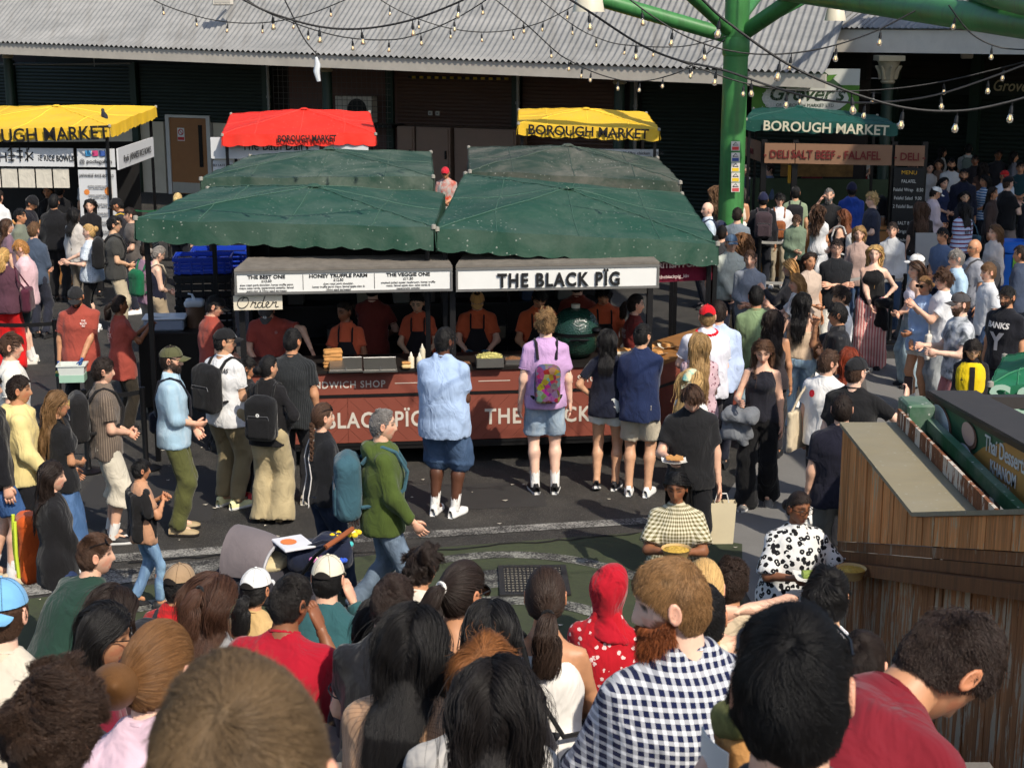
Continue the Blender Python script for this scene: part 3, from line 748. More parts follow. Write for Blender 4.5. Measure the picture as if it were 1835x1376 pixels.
    o.to_head = lambda p: p*s @ HB_ + HC_
    hk_ = dict(grav=HB_ @ np.array([0,0,-1.0]),M=B @ HB_.T)
    if hs_ not in ('none','bald') and not (hat and hat[0][0] == 'hijab'):
        near = 0 if Yd < 2.2 else 1 if Yd < 4.4 else 2 if Yd < 9.5 else 3 if Yd < 19.5 else 4
        cnt = [60000,26000,7000,950,220][near]; rad = [0.00028,0.00055,0.0011,0.0024,0.005][near]; st = 9 if near < 3 else 7
        thick = {'buzz': 0.002,'short': 0.009,'crop': 0.004,'curly': 0.014}.get(hs_,0.009); rec = opt.get('recede',0.0)
        if near < 3 and hs_ not in ('buzz','crop'): thick *= 0.4
        cover = {'buzz': 0.0}.get(hs_,0.0) + (rec*0.6)
        sv,sf = shell(L,thick,cover); hm = hair_mesh_mat(tuple(int(x*0.9) for x in hc))
        hobj = link('hair',mesh_data('hair',o.to_head(sv),[sf],hm),root)
        P_ = None; TT = np.array(opt.get('tie',(0.0,-0.108,0.03))); ln = opt.get('len',0.35)
        if hs_ == 'short': P_ = strands('short',cnt,r,opt.get('len',0.05),opt.get('lift',0.1),opt.get('noise',0.1),opt.get('curl',0.0),steps=6 if near > 1 else 8,recede=rec,clump=260 if near < 2 else 70)
        elif hs_ == 'crop': P_ = strands('short',int(cnt*1.6),r,0.022,0.3,0.12,steps=4,recede=rec)
        elif hs_ == 'curly': P_ = strands('short',cnt,r,opt.get('len',0.07),0.32,0.3,opt.get('curl',0.9),steps=st,recede=rec)
        elif hs_ in ('long','bob','wavy','longcurly'):
            P_ = strands('long',int(cnt*(1.15 if near < 3 else 1.7)),r,ln + 0.12,0.12,opt.get('noise',{'long': 0.08,'bob': 0.08,'wavy': 0.14,'longcurly': 0.22}[hs_]),{'long': 0.02,'bob': 0.03,'wavy': 0.22,'longcurly': 0.6}[hs_],opt.get('part',0.01),opt.get('backdir',0.9),steps=14 if near < 4 else 9,**hk_)
        elif hs_ in ('pony','bun','braid','half'):
            P_ = tied(int(cnt*0.75),r,TT)
            if hs_ == 'half': P_ = np.concatenate([P_[: int(cnt*0.3),:8],strands('long',cnt,r,ln + 0.1,0.25,0.08,0.02,0,1.0,steps=8,**hk_)],0)
        if hs_ == 'pony' or (hs_ == 'half'):
            Pt = tail(int(cnt*0.45),r,TT,ln,opt.get('spread',0.035),opt.get('back',0.05),wave=opt.get('wave',0.012),side=opt.get('side',0.0),steps=12)
            curves_object('ponytail',o.to_head(Pt.reshape(-1,3)).reshape(Pt.shape),rad*1.3,hair_mat(hc),root)
            c = opt.get('band',(30,30,32)); a = np.linspace(0,6.283,15); q = np.stack([0.021*np.cos(a),0*a,0.021*np.sin(a)],1) + TT; MB().tube(o.to_head(q),0.008*s,6,caps=False).build('hair_band',fabric(c),root,True)
        if hs_ == 'bun':
            bs_ = opt.get('size',0.042); fb_ = Field().ell(o.to_head(TT + np.array([0,-0.03,0.0])),HB_,np.array([bs_,bs_*0.8,bs_])*s); vv,qq = fb_.mesh(0.008,0.01,0.006,1.0); link('hair_bun',mesh_data('hair_bun',vv,[qq],hair_mesh_mat(hc)),root)
            if near < 4:
                d = r.normal(size=(int(cnt*0.6),3)); d /= np.linalg.norm(d,axis=1)[:,None]; a = np.linspace(0,2.2,6); ax_ = np.cross(d,r.normal(size=d.shape)); ax_ /= np.linalg.norm(ax_,axis=1)[:,None]
                Pk = TT + np.array([0,-0.03,0]) + bs_*1.04*(d[:,None]*np.cos(a)[None,:,None] + ax_[:,None]*np.sin(a)[None,:,None]); curves_object('bun_strands',o.to_head(Pk.reshape(-1,3)).reshape(Pk.shape),rad,hair_mat(hc),root)
        if hs_ == 'braid':
            m_ = MB(); tz = np.linspace(0,1,30)
            for k in range(3):
                a = tz*15 + k*2.094; q = np.stack([0.016*np.sin(a),-0.02 - 0.035*tz - 0.02*np.cos(2*a)*0.5,-ln*tz],1) + TT + np.array([opt.get('side',0.0),0,-0.02])*tz[:,None]; m_.tube(o.to_head(q),0.016*s*(1 - 0.55*tz),6)
            m_.build('braid',hair_mesh_mat(hc),root,True)
        if P_ is not None:
            if hat: P_ = P_[P_[:,:,2].max(1) < 0.03 if hs_ in ('short','crop','curly') else P_[:,0,2] < 0.03]
            if len(P_): curves_object('hair_strands',o.to_head(P_.reshape(-1,3)).reshape(P_.shape),rad,hair_mat(hc),hobj)
    if opt.get('beard'):
        near = 0 if Yd < 4.4 else 1; Pb = beard(11000 if near == 0 else 420,r,opt['beard']*(1 if near == 0 else 0.7)); curves_object('beard',o.to_head(Pb.reshape(-1,3)).reshape(Pb.shape),0.0006 if near == 0 else 0.0022,hair_mat(opt.get('beard_col',hc)),root)
    for e in extras: EXTRA[e[0]](o,*e[1:])
    return o

# ------------------------------------------------------------------ what people wear and carry
EXTRA = {'gloves': lambda o,c: None}
def extra(fn): EXTRA[fn.__name__[2:]] = fn; return fn
@extra
def x_cap(o,rgb,back=False,brim=None,logo=None,front=None):
    sg = -1 if back else 1; cap_n = 24; V = []; rr = np.linspace(0,1,9)
    ang = np.arange(cap_n)*2*math.pi/cap_n
    for t in rr:
        ph = t*1.40; V.append(np.stack([HA*1.10*math.sin(ph)*np.sin(ang),HB*1.09*math.sin(ph)*np.cos(ang) - 0.004,0.016 + (HC*0.93)*math.cos(ph) ** 0.85 + 0.004*np.cos(ang)*sg*math.sin(2*ph)],1))
    Vc = np.concatenate(V); i = np.arange(len(Vc)).reshape(9,cap_n); j = np.roll(i,-1,1); Q = np.stack([i[:-1],i[1:],j[1:],j[:-1]],-1).reshape(-1,4)[:,::-1]
    m = [fabric(rgb,fold=0.25)]; fm = None
    if front: m.append(fabric(front,fold=0.25)); fm = [1 if math.cos(ang[q[0] % cap_n])*sg < 0.1 else 0 for q in Q]
    cp = link('cap',mesh_data('cap',o.to_head(Vc),[Q],m,True,fm),o.root)
    P = np.zeros((6,11,3)); xs = np.linspace(-1,1,11)
    for a,t in enumerate(np.linspace(0,1,6)):
        w = 0.074*(1 - 0.25*t ** 2); x = xs*w; y = (0.06 + 0.042*np.sqrt(1 - (xs*0.9) ** 2) + 0.072*t*np.sqrt(np.clip(1 - (xs*0.92) ** 2,0.05,1))); P[a] = np.stack([x,y*sg,0.034 - 0.022*xs ** 2 - 0.02*t],1)
    mb = MB(); mb.slab(o.to_head(P.reshape(-1,3)).reshape(P.shape),o.HB[2]*0.004); mb.build('brim',fabric(brim or rgb,fold=0.2),cp,True)
    b = MB().lathe([(0.0,0.006),(0.007,0.004),(0.008,0)],8); Vb = np.concatenate(b.V) + np.array([0,-0.004,0.134]); link('button',mesh_data('button',o.to_head(Vb),[np.concatenate(b.Q)],fabric(rgb)),cp)
    seam = MB()
    for k in range(6):
        a = k*math.pi/3 + math.pi/6; seam.tube(o.to_head(np.array([[HA*1.105*math.sin(t*1.4)*math.sin(a),HB*1.095*math.sin(t*1.4)*math.cos(a) - 0.004,0.0175 + HC*0.93*max(math.cos(t*1.4),0) ** 0.85 + 0.004*math.cos(a)*sg*math.sin(2.8*t)] for t in np.linspace(0.05,1,8)])),0.0016*o.s,4,caps=False)
    seam.build('panel_seams',fabric(tuple(int(x*0.72) for x in rgb),fold=0.1),cp,True)
    t_ = np.linspace(-0.62,0.62,9); yb = -sg; arc_t = np.array([[HA*1.115*0.97*math.sin(t),yb*HB*1.105*0.97*math.cos(t) - 0.004,0.034 + 0.034*(1 - (t/0.62) ** 2)] for t in t_]); arc_b = np.array([[HA*1.115*math.sin(t),yb*HB*1.105*math.cos(t) - 0.004,0.03] for t in t_])
    MB().slab(o.to_head(np.stack([arc_b,arc_t]).reshape(-1,3)).reshape(2,9,3),o.HB[1]*0.001).build('strap_opening',plain('cap_opening',(30,26,24),0.9),cp,True)
    if logo:
        a = np.arange(14)*2*math.pi/14; dv = np.array([0,sg*0.86,0.42]); c0 = dv/np.linalg.norm(dv/(RAD*np.array([1.1,1.1,1.0])))*1.03; rt = np.array([1.0,0,0]); upv = unit(np.cross(rt,dv)); 
        ring = np.concatenate([[c0]] + [[c0 + 0.02*k*(math.cos(t)*rt + math.sin(t)*upv) for t in a] for k in (0.35,1.0)]); Qr = [[1 + k,1 + (k + 1) % 14,15 + (k + 1) % 14,15 + k] for k in range(14)]
        link('badge',mesh_data('badge',o.to_head(ring),[np.array(Qr)],plain('badge',logo,0.7)),cp)
@extra
def x_beanie(o,rgb):
    V = []; ang = np.arange(24)*2*math.pi/24
    for t in np.linspace(0,1,9):
        ph = t*1.62; k = 1.13 + (0.04 if t > 0.8 else 0); V.append(np.stack([HA*k*math.sin(ph)*np.sin(ang),HB*k*math.sin(ph)*np.cos(ang) - 0.004,np.full(24,0.016 + HC*1.02*math.cos(ph))],1))
    Vc = np.concatenate(V); i = np.arange(len(Vc)).reshape(9,24); j = np.roll(i,-1,1); link('beanie',mesh_data('beanie',o.to_head(Vc),[np.stack([i[:-1],i[1:],j[1:],j[:-1]],-1).reshape(-1,4)[:,::-1]],fabric(rgb)),o.root)
@extra
def x_hijab(o,rgb,face_open=True):
    s = o.s; f = Field().ell(o.to_head(np.array([0,-0.014,0.008])),o.HB,np.array([0.095,0.112,0.136])*s).cone(o.to_head(np.array([0,-0.02,-0.06])),o.T(0.48),0.07*s,0.085*s).prof(o.T(0),o.B,np.array([0.41,0.45,0.51])*s,np.array([0.15,0.14,0.09])*s,np.array([0.125,0.115,0.085])*s)
    vv,qq = f.mesh(0.012,0.03,0.009,2.0); link('headscarf',mesh_data('headscarf',vv,[qq],fabric(rgb,fold=0.8)),o.root)
@extra
def x_bandana(o,rgb,rgb2):
    V = []; ang = np.arange(24)*2*math.pi/24
    for t in np.linspace(0.0,1,8):
        ph = t*1.35; k = 1.12; V.append(np.stack([HA*k*math.sin(ph)*np.sin(ang),HB*k*math.sin(ph)*np.cos(ang) - 0.012,np.full(24,0.012 + HC*1.02*math.cos(ph))],1))
    Vc = np.concatenate(V); i = np.arange(len(Vc)).reshape(8,24); j = np.roll(i,-1,1); b = link('bandana',mesh_data('bandana',o.to_head(Vc),[np.stack([i[:-1],i[1:],j[1:],j[:-1]],-1).reshape(-1,4)[:,::-1]],fabric(rgb,'tiedye',rgb2,14)),o.root)
    P = np.array([[[x*(1 - 0.85*t),-0.1 - 0.03*t,0.03 - 0.12*t] for x in np.linspace(-0.07,0.07,5)] for t in np.linspace(0,1,5)]); MB().slab(o.to_head(P.reshape(-1,3)).reshape(P.shape),o.HB[1]*0.004).build('tail_cloth',fabric(rgb,'tiedye',rgb2,14),b,True)
@extra
def x_glasses(o,rgb=(25,22,22),dark=False,up=False):
    dy,dz,tl = (0.0,0.0,0.0) if not up else (-0.012,0.07,0.0)
    fr = MB(); a = np.linspace(0,2*math.pi,17); sh = np.array([0,dy,dz])
    for sd in (-1,1):
        c = np.array([sd*0.034,0.098 if not up else 0.088,0.008]); ring = np.stack([c[0] + 0.028*np.cos(a),c[1] - 0.15*(np.abs(c[0] + 0.028*np.cos(a))) ** 1.5,c[2] + 0.02*np.sin(a)],1) + sh
        if up: ring[:,1] -= 0.5*(ring[:,2] - 0.06)
        fr.tube(o.to_head(ring),0.0027*o.s,5,caps=False); fr.tube(o.to_head(np.array([[sd*0.062,0.088,0.014],[sd*0.08,0.03,0.012],[sd*0.081,-0.01,0.004]]) + sh + (np.array([0,-0.015,0.0]) if up else 0)),0.0026*o.s,5)
    fr.tube(o.to_head(np.array([[-0.008,0.1,0.012],[0.008,0.1,0.012]]) + sh - (np.array([0,0.012,0]) if up else 0)),0.0026*o.s,5)
    g = fr.build('glasses',plain('glasses_frame',rgb,0.3),o.root,True)
    if dark:
        for sd in (-1,1):
            c = np.array([sd*0.034,0.0995 if not up else 0.088,0.008]) + sh; q = np.concatenate([[c],np.stack([c[0] + 0.027*np.cos(a[:-1]),c[1] - 0.15*np.abs(c[0] + 0.027*np.cos(a[:-1])) ** 1.5 - (0.5*(c[2] + 0.019*np.sin(a[:-1]) - 0.06) if up else 0),c[2] + 0.019*np.sin(a[:-1])],1)])
            if up: q[0,1] -= 0.5*(c[2] - 0.06)
            link('lens',mesh_data('lens',o.to_head(q),[np.array([[0,1 + k,1 + (k + 1) % 16] for k in range(16)])],plain('dark_lens',(14,14,16),0.12)),g)
def on_torso(o,x,h,side=1,off=0.012):
    """point on the garment's front (+1) or back (-1) at x, height h"""
    h2,w2,d2 = o.thw; w = np.interp(h,h2,w2); d = np.interp(h,h2,d2); y = side*(d*np.sqrt(np.clip(1 - (np.asarray(x)/w) ** 2,0.02,1)) + off)
    return np.stack([o.T(hh,xx,yy) for xx,hh,yy in np.broadcast(x,h,y)])
@extra
def x_print(o,body,rgb,size=0.045,x=0.0,h=0.34,side=1,sx=0.8,bold=0.0,line=0.95,name='print'):
    cu = bpy.data.curves.new('t','FONT'); cu.body = body; cu.size = size; cu.align_x = 'CENTER'; cu.offset = bold; cu.resolution_u = 2; cu.space_line = line; t = bpy.data.objects.new('t',cu); me = bpy.data.meshes.new_from_object(t)
    n = len(me.vertices); co = np.empty(n*3,np.float32); me.vertices.foreach_get('co',co); co = co.reshape(-1,3); 
    co[:,0] *= sx*(-1 if side < 0 else 1); co[:,0] *= 1
    pts = on_torso(o,-co[:,0] + x if side > 0 else -co[:,0]*1 + x,h + co[:,1],side,0.014)
    if side < 0: pts = on_torso(o,co[:,0]*-1 + x,h + co[:,1],side,0.014)
    me.vertices.foreach_set('co',pts.astype(np.float32).ravel()); me.materials.clear(); me.materials.append(plain('print_ink',rgb,0.8,var=0.05)); me.update(); bpy.data.objects.remove(t)
    link(name,me,o.root)
@extra
def x_apron(o,rgb=(34,30,32),words=True):
    P = np.zeros((14,9,3))
    for i,h in enumerate(np.linspace(-0.42,0.33,14)):
        w = np.interp(h,[-0.42,0.1,0.2,0.33],[0.19,0.185,0.13,0.085])
        for j,x in enumerate(np.linspace(-w,w,9)):
            hh = max(h,-0.1); P[i,j] = on_torso(o,np.array([x*0.9]),np.array([hh]),1,0.02)[0] + o.s*(h - hh)*o.B[2]
    m = fabric(rgb,fold=0.3); ap = MB().slab(P,-o.B[1]*0.004).build('apron',m,o.root,True)
    for sd in (-1,1): MB().tube([on_torso(o,np.array([sd*0.078]),np.array([0.32]),1,0.018)[0],on_torso(o,np.array([sd*0.08]),np.array([0.44]),1,0.022)[0],o.T(0.525,sd*0.075,0.0),o.T(0.52,sd*0.04,-0.085)],0.011*o.s,6).build('apron_strap',m,ap,True)
    if words: x_print(o,'THE\nBLACK\nPÏG',(205,196,184),0.07,0.0,0.21,1,0.75,0.0016,0.9,'apron_lettering')
def bag(o,name,label,cat='bag'):
    e = empty(name,o.pos,o.root.rotation_euler[2],label,cat); return e
@extra
def x_backpack(o,rgb,label,size=(0.15,0.085,0.22),drop=0.0,patt=None,front=False,pocket=True,badge=None):
    sg = 1 if front else -1; e = bag(o,'backpack',label,'backpack'); s = o.s; m = patt or fabric(rgb,fold=0.45); d = np.interp(0.27,o.thw[0],o.thw[2]) if hasattr(o,'thw') else 0.12
    c = o.T(0.25 - drop,0,sg*(d + size[1]*0.95)); f = Field().box(c,o.B,np.array(size)*s,min(size)*0.72*s); f.cone(c + o.B[2]*size[2]*s*0.9 - o.B[0]*0.05*s,c + o.B[2]*size[2]*s*0.9 + o.B[0]*0.05*s,0.05*s,0.05*s)
    vv,qq = f.mesh(0.018 if o.lod < 2 else 0.028,0.03,0.004,1.0); link('pack_body',mesh_data('pack_body',vv,[qq],m),e)
    if pocket:
        f = Field().box(c + sg*o.B[1]*size[1]*0.85*s - o.B[2]*size[2]*0.35*s,o.B,np.array([size[0]*0.75,0.03,size[2]*0.5])*s,0.028*s); vv,qq = f.mesh(0.015,0.02); pk = link('pocket',mesh_data('pocket',vv,[qq],m),e)
        a = np.array([[-1,0.1],[-0.9,0.42],[0.9,0.42],[1,0.1]]); MB().tube([c + sg*o.B[1]*(size[1]*0.85 + 0.02)*s + s*(o.B[0]*size[0]*0.72*x + o.B[2]*size[2]*(z*0.5)) for x,z in a],0.005*s,5).build('zip',plain('zip',(120,120,122),0.4,0.6),pk,True)
    for sd in (-1,1):
        y = d + 0.01; MB().tube([o.T(0.42 - drop*0.5,sd*0.085,sg*(d - 0.01)),o.T(0.5,sd*0.095,sg*0.07),o.T(0.522,sd*0.1,0.0),o.T(0.48,sd*0.105,-sg*0.1),o.T(0.33,sd*0.11,-sg*(d + 0.018)),o.T(0.2,sd*0.14,-sg*(d - 0.01)),o.T(0.14 - drop,sd*0.165,0),o.T(0.12 - drop,sd*0.12,sg*d)],0.0155*s,6).build('strap',m if not patt else fabric((28,26,30)),e,True)
    if badge:
        p = c + sg*o.B[1]*(size[1] + 0.012)*s + o.B[2]*0.06*s; a = np.arange(12)*math.pi/6
        ring = np.concatenate([[p + 0.006*(math.cos(t)*o.B[0] + math.sin(t)*o.B[2]) for t in a],[p + 0.018*(math.cos(t)*o.B[0] + math.sin(t)*o.B[2]) for t in a]]); link('badge',mesh_data('badge',ring,[np.array([[k,(k + 1) % 12,12 + (k + 1) % 12,12 + k] for k in range(12)])],plain('badge',badge,0.6)),e)
@extra
def x_sling(o,rgb,label,side=1,h=0.02,size=(0.05,0.13,0.11),strap=True,drop=0.0,y=0.0,patt=None,name='shoulder_bag',hang=False):
    """bag at the hip or under the arm, with its strap over a shoulder (the other one unless hang)"""
    e = bag(o,name,label,'bag'); s = o.s; m = patt or fabric(rgb,fold=0.5); w = np.interp(max(h,-0.1),o.thw[0],o.thw[1]) if hasattr(o,'thw') else 0.18
    c = o.T(h - drop,side*(w + size[0] + 0.015),y); f = Field().box(c,o.B,np.array(size)*s,min(size)*0.7*s); vv,qq = f.mesh(0.015,0.02,0.004,3.0); link('bag_body',mesh_data('bag_body',vv,[qq],m),e)
    if strap:
        ss = side if hang else -side; sh = o.T(0.52,ss*0.105,0); t1 = c + s*(o.B[2]*size[2] + o.B[1]*size[1]*0.7); t2 = c + s*(o.B[2]*size[2] - o.B[1]*size[1]*0.7)
        fr = [t1,o.T(0.12,side*0.09,0.155),o.T(0.33,ss*0.03,0.16),o.T(0.49,ss*0.09,0.085),sh,o.T(0.49,ss*0.09,-0.1),o.T(0.3,ss*0.03,-0.15),o.T(0.12,side*0.09,-0.15),t2] if not hang else [t1,o.T(0.35,ss*0.2,0.12),sh + s*(o.B[0]*ss*0.03 + o.B[2]*0.01),o.T(0.35,ss*0.2,-0.12),t2]
        MB().tube(fr,0.012*s,6).build('strap',m if not patt else fabric((40,36,34)),e,True)
@extra
def x_necklace(o,rgb=(190,180,160)):
    a = np.linspace(0,2*math.pi,19); q = [o.T(0.5 - 0.05*(1 + math.cos(t)),0.075*math.sin(t),0.06*math.cos(t) + 0.025) for t in a]; MB().tube(q,0.0025*o.s,5,caps=False).build('necklace',plain('metal_chain',rgb,0.3,0.8),o.root,True)
@extra
def x_lei(o,rgb=(214,24,40)):
    e = tag(empty('flower_garland',o.pos,o.root.rotation_euler[2]),'red flower garland round the neck of the man in the red cap','garland'); r = o.r; me = Field().ell((0,0,0),np.eye(3),np.array([0.024,0.024,0.018])).mesh(0.009,0.01,0.003,3); md = mesh_data('blossom',me[0],[me[1]],fabric(rgb))
    for k in range(24):
        t = k/24*2*math.pi; b = link('blossom',md,e); b.location = o.T(0.515 + 0.02*math.cos(t),0.1*math.sin(t),0.09*math.cos(t)); b.rotation_euler = tuple(r.uniform(0,3,3))
@extra
def x_piping(o,rgb=(230,226,222)):
    a = np.linspace(0.5,-0.1,8)
    for sd in (-1,1):
        q = [on_torso(o,np.array([sd*(0.04 + 0.05*(0.5 - h))]),np.array([h]),-1,0.012)[0] for h in a]; MB().tube(q,0.005*o.s,5).build('piping',plain('piping',rgb,0.8),o.root,True)
@extra
def x_drape(o,rgb,label,side=1,name='jacket',size=(0.13,0.1,0.3),cat='jacket',y=0.16,h=0.0):
    """folded jacket hanging over a forearm"""
    e = tag(empty(name,o.pos,o.root.rotation_euler[2]),label,cat); s = o.s; c = o.T(h,side*0.17,y); f = Field().box(c,o.B,np.array([size[0],size[1],0.06])*s,0.05*s)
    f.box(c - o.B[2]*size[2]*0.5*s + o.B[0]*0.03*s,o.B,np.array([size[0]*0.85,size[1]*0.6,size[2]*0.55])*s,0.05*s).cone(c + o.B[0]*0.06*s,c - o.B[2]*size[2]*1.25*s - o.B[0]*0.04*s,0.06*s,0.045*s,True)
    vv,qq = f.mesh(0.014,0.02,0.026,2.0); link('folds',mesh_data('folds',vv,[qq],fabric(rgb,fold=0.9)),e)
# ------------------------------------------------------------------ the setting: ground, steps, buildings
def asphalt():
    m = NT('asphalt'); co = m.coord('Object'); big = m.noise(co,0.22,5,0.6); mid = m.noise(co,2.2,6,0.7); fine = m.noise(co,160.0,2,0.6)
    v = m.voro(co,210.0).outputs['Color']; sp = m.xyz(v)[0]
    base = m.mix(m.ramp(big,(0.38,0.0),(0.66,1.0)),(0.02,0.019,0.018),(0.04,0.037,0.033)); base = m.mix(m.ramp(mid,(0.42,0.0),(0.75,0.75)),base,(0.066,0.06,0.052))
    base = m.mix(m.math('GREATER_THAN',sp,0.93),base,(0.12,0.115,0.105))
    blot = m.voro(co,4.2).outputs['Distance']; base = m.mix(m.math('LESS_THAN',m.math('MULTIPLY_ADD',mid,0.05,blot),0.065),base,(0.2,0.19,0.17))
    m.out(base,m.math('MULTIPLY_ADD',mid,0.25,0.68),0.0,m.bump(fine,0.35,0.006,m.bump(mid,0.25,0.03)),0.35); return m.m
def worn_paint(name,rgb,rgb_under=(0.028,0.027,0.027),lo=0.42,hi=0.56,scale=55.0,wide=4.0):
    m = NT(name); co = m.coord('Object'); n1 = m.noise(co,scale,4,0.7); n2 = m.noise(co,wide,4,0.6); h = m.math('MULTIPLY_ADD',n2,0.5,m.math('MULTIPLY',n1,0.75))
    f = m.ramp(h,(lo,0.0),(hi,1.0)); dirt = m.math('MULTIPLY_ADD',m.noise(co,1.3,5),0.6,0.65); x = m.n('VectorMath',operation='SCALE'); x.inputs[0].default_value = rgb; m.l(dirt,x.inputs['Scale'])
    m.out(m.mix(f,rgb_under,x.outputs[0]),0.75,0.0,m.bump(m.noise(co,150.0,2),0.3,0.006),0.3); return m.m
def sheet(name,poly,z,mat,kind='structure',sub=1):
    """flat polygon laid a few millimetres above what is under it"""
    me = bpy.data.meshes.new(name); me.from_pydata([(x,y,z) for x,y in poly],[],[tuple(range(len(poly)))]); me.materials.append(mat); o = link(name,me); tag(o,kind=kind); return o

MB().grid(np.array([[[x,y,0.0] for y in (-60,200)] for x in (160,-160)])).build('ground',asphalt())['kind'] = 'structure'
g2 = lambda*uv: [tuple(G(u,v)[:2]) for u,v in uv]
white_worn = worn_paint('worn_white_paint',(0.36,0.35,0.32),lo=0.56,hi=0.74)
white_thin = worn_paint('worn_white_edge',(0.33,0.33,0.29),lo=0.57,hi=0.76)
green_worn = worn_paint('worn_green_paint',(0.06,0.075,0.036),(0.038,0.042,0.03),lo=0.3,hi=0.8,scale=18.0,wide=1.4)
light_pave = worn_paint('worn_light_asphalt',(0.21,0.205,0.195),(0.15,0.145,0.14),lo=0.3,hi=0.8,scale=70.0,wide=2.0)
sheet('paving',[(2.15,9.2),(9.5,9.2),(9.5,21.5),(5.2,21.5),(3.0,17.6),(2.2,15.2),(1.9,13.6)],0.004,light_pave)
sheet('road_marking',g2((150,1012),(700,968),(1200,936),(1198,925),(700,956),(150,998)),0.006,white_worn)
sheet('painted_ground',g2((-60,1210),(1330,1210),(1330,975),(1180,952),(740,985),(560,1010),(180,1060),(-60,1085)),0.005,green_worn)
sheet('road_marking',g2((30,1072),(190,1050),(560,1000),(600,985),(330,1008),(40,1040)),0.008,white_worn)
sheet('road_marking',g2((170,1110),(330,1085),(440,1065),(430,1050),(320,1068),(170,1092)),0.0085,white_thin)
def arc(cx,cy,r0,r1,a0,a1,n=28,ky=1.0):
    a = np.linspace(math.radians(a0),math.radians(a1),n); return [(cx + r1*math.cos(t),cy + ky*r1*math.sin(t)) for t in a] + [(cx + r0*math.cos(t),cy + ky*r0*math.sin(t)) for t in a[::-1]]
cg = G(955,1150); sheet('painted_arc',arc(cg[0] - 0.2,cg[1],1.52,1.66,18,150,ky=1.25),0.009,white_thin)
sheet('painted_arc',arc(cg[0] - 0.2,cg[1] - 0.3,1.02,1.2,40,165,ky=1.05),0.0095,white_thin)
sheet('road_marking',g2((860,1058),(905,1052),(905,1020),(845,1026)),0.01,white_thin)
sheet('road_marking',g2((1150,972),(1200,1000),(1240,1060),(1300,1060),(1240,985),(1185,962)),0.01,white_worn)

# metal drain grates let into the painted ground
def drain(u0,v0,u1,v1,label):
    p0,p1 = G(u0,v1),G(u1,v0); e = empty('drain_grate',((p0[0] + p1[0])/2,(p0[1] + p1[1])/2,0.012),0.03,label,'drain'); w,d = (p1[0] - p0[0])/2,(p1[1] - p0[1])/2; fm = plain('cast_iron',(58,58,58),0.55,0.5,0.3)
    m = MB()
    for x0,x1,y0,y1 in ((-w,w,-d,-d + 0.05),(-w,w,d - 0.05,d),(-w,-w + 0.05,-d + 0.05,d - 0.05),(w - 0.05,w,-d + 0.05,d - 0.05)): m.box(x0,x1,y0,y1,0,0.016)
    m.build('frame',fm,e); MB().box(-w + 0.051,w - 0.051,-d + 0.051,d - 0.051,-0.002,0.004).build('pit',plain('pit',(120,115,105),0.9,var=0.8,nscale=60),e)
    m = MB()
    for x in np.arange(-w + 0.07,w - 0.05,0.035): m.box(x - 0.005,x + 0.005,-d + 0.051,d - 0.051,0.005,0.0135)
    for y in np.arange(-d + 0.08,d - 0.05,0.06): m.box(-w + 0.051,w - 0.051,y - 0.005,y + 0.005,0.0045,0.0125)
    m.build('mesh_bars',fm,e); return e
drain(893,1017,1016,1070,'rusty mesh drain grate let into the green painted ground')
drain(660,1040,735,1080,'small dark drain grate partly under the seated crowd')

# broad steps that the seated crowd sits on
st = MB(); stone = plain('step_concrete',(112,106,98),0.85,var=0.25,nscale=3,bump=0.3,bscale=70)
ed = STEP_EDGE + [(9.45,0.0)]
for (y0,z),(y1,_) in zip(STEP_EDGE[:-1],STEP_EDGE[1:]): st.box(-6.0,1.5,y0 + 0.002,y1,-0.05,z)
tag(st.build('steps',stone),kind='structure')

# ---- back building with a corrugated awning roof
steel_green = plain('green_paint_dark',(24,44,32),0.5,0.0,0.25,4)
def steel_paint():
    m = NT('green_gloss_paint'); co = m.coord('Object'); c = lin((66,130,70)); n1 = m.noise(co,1.4,6,0.7); st = m.noise(m.coord('Object',(9,9,0.5)),1.0,4,0.6); ch = m.noise(co,14.0,5,0.7)
    col = m.mix(m.ramp(n1,(0.35,0.0),(0.7,1.0)),tuple(x*0.75 for x in c),tuple(x*1.2 for x in c)); col = m.mix(m.ramp(st,(0.52,0.0),(0.75,0.55)),col,(0.03,0.04,0.025)); col = m.mix(m.ramp(ch,(0.7,0.0),(0.74,0.8)),col,(0.16,0.13,0.1))
    return m.out(col,m.math('MULTIPLY_ADD',n1,0.3,0.3),0.0,m.bump(ch,0.15,0.004),0.4)
GREEN = steel_paint()
def corrugated():
    m = NT('galvanised_sheet'); co = m.coord('Object'); X,Y,Z = m.xyz(co); nz = m.noise(m.coord('Object',(0.5,0.5,3.0)),1.0,6,0.7); st = m.noise(m.coord('Object',(5.0,0.35,0.35)),1.0,4,0.6)
    c = m.mix(m.ramp(nz,(0.35,0.0),(0.7,1.0)),(0.21,0.215,0.215),(0.33,0.33,0.325)); c = m.mix(m.ramp(st,(0.5,0.0),(0.8,0.7)),c,(0.15,0.14,0.125))
    m.out(c,0.55,0.15,None,0.4); return m.m
CORR = corrugated()
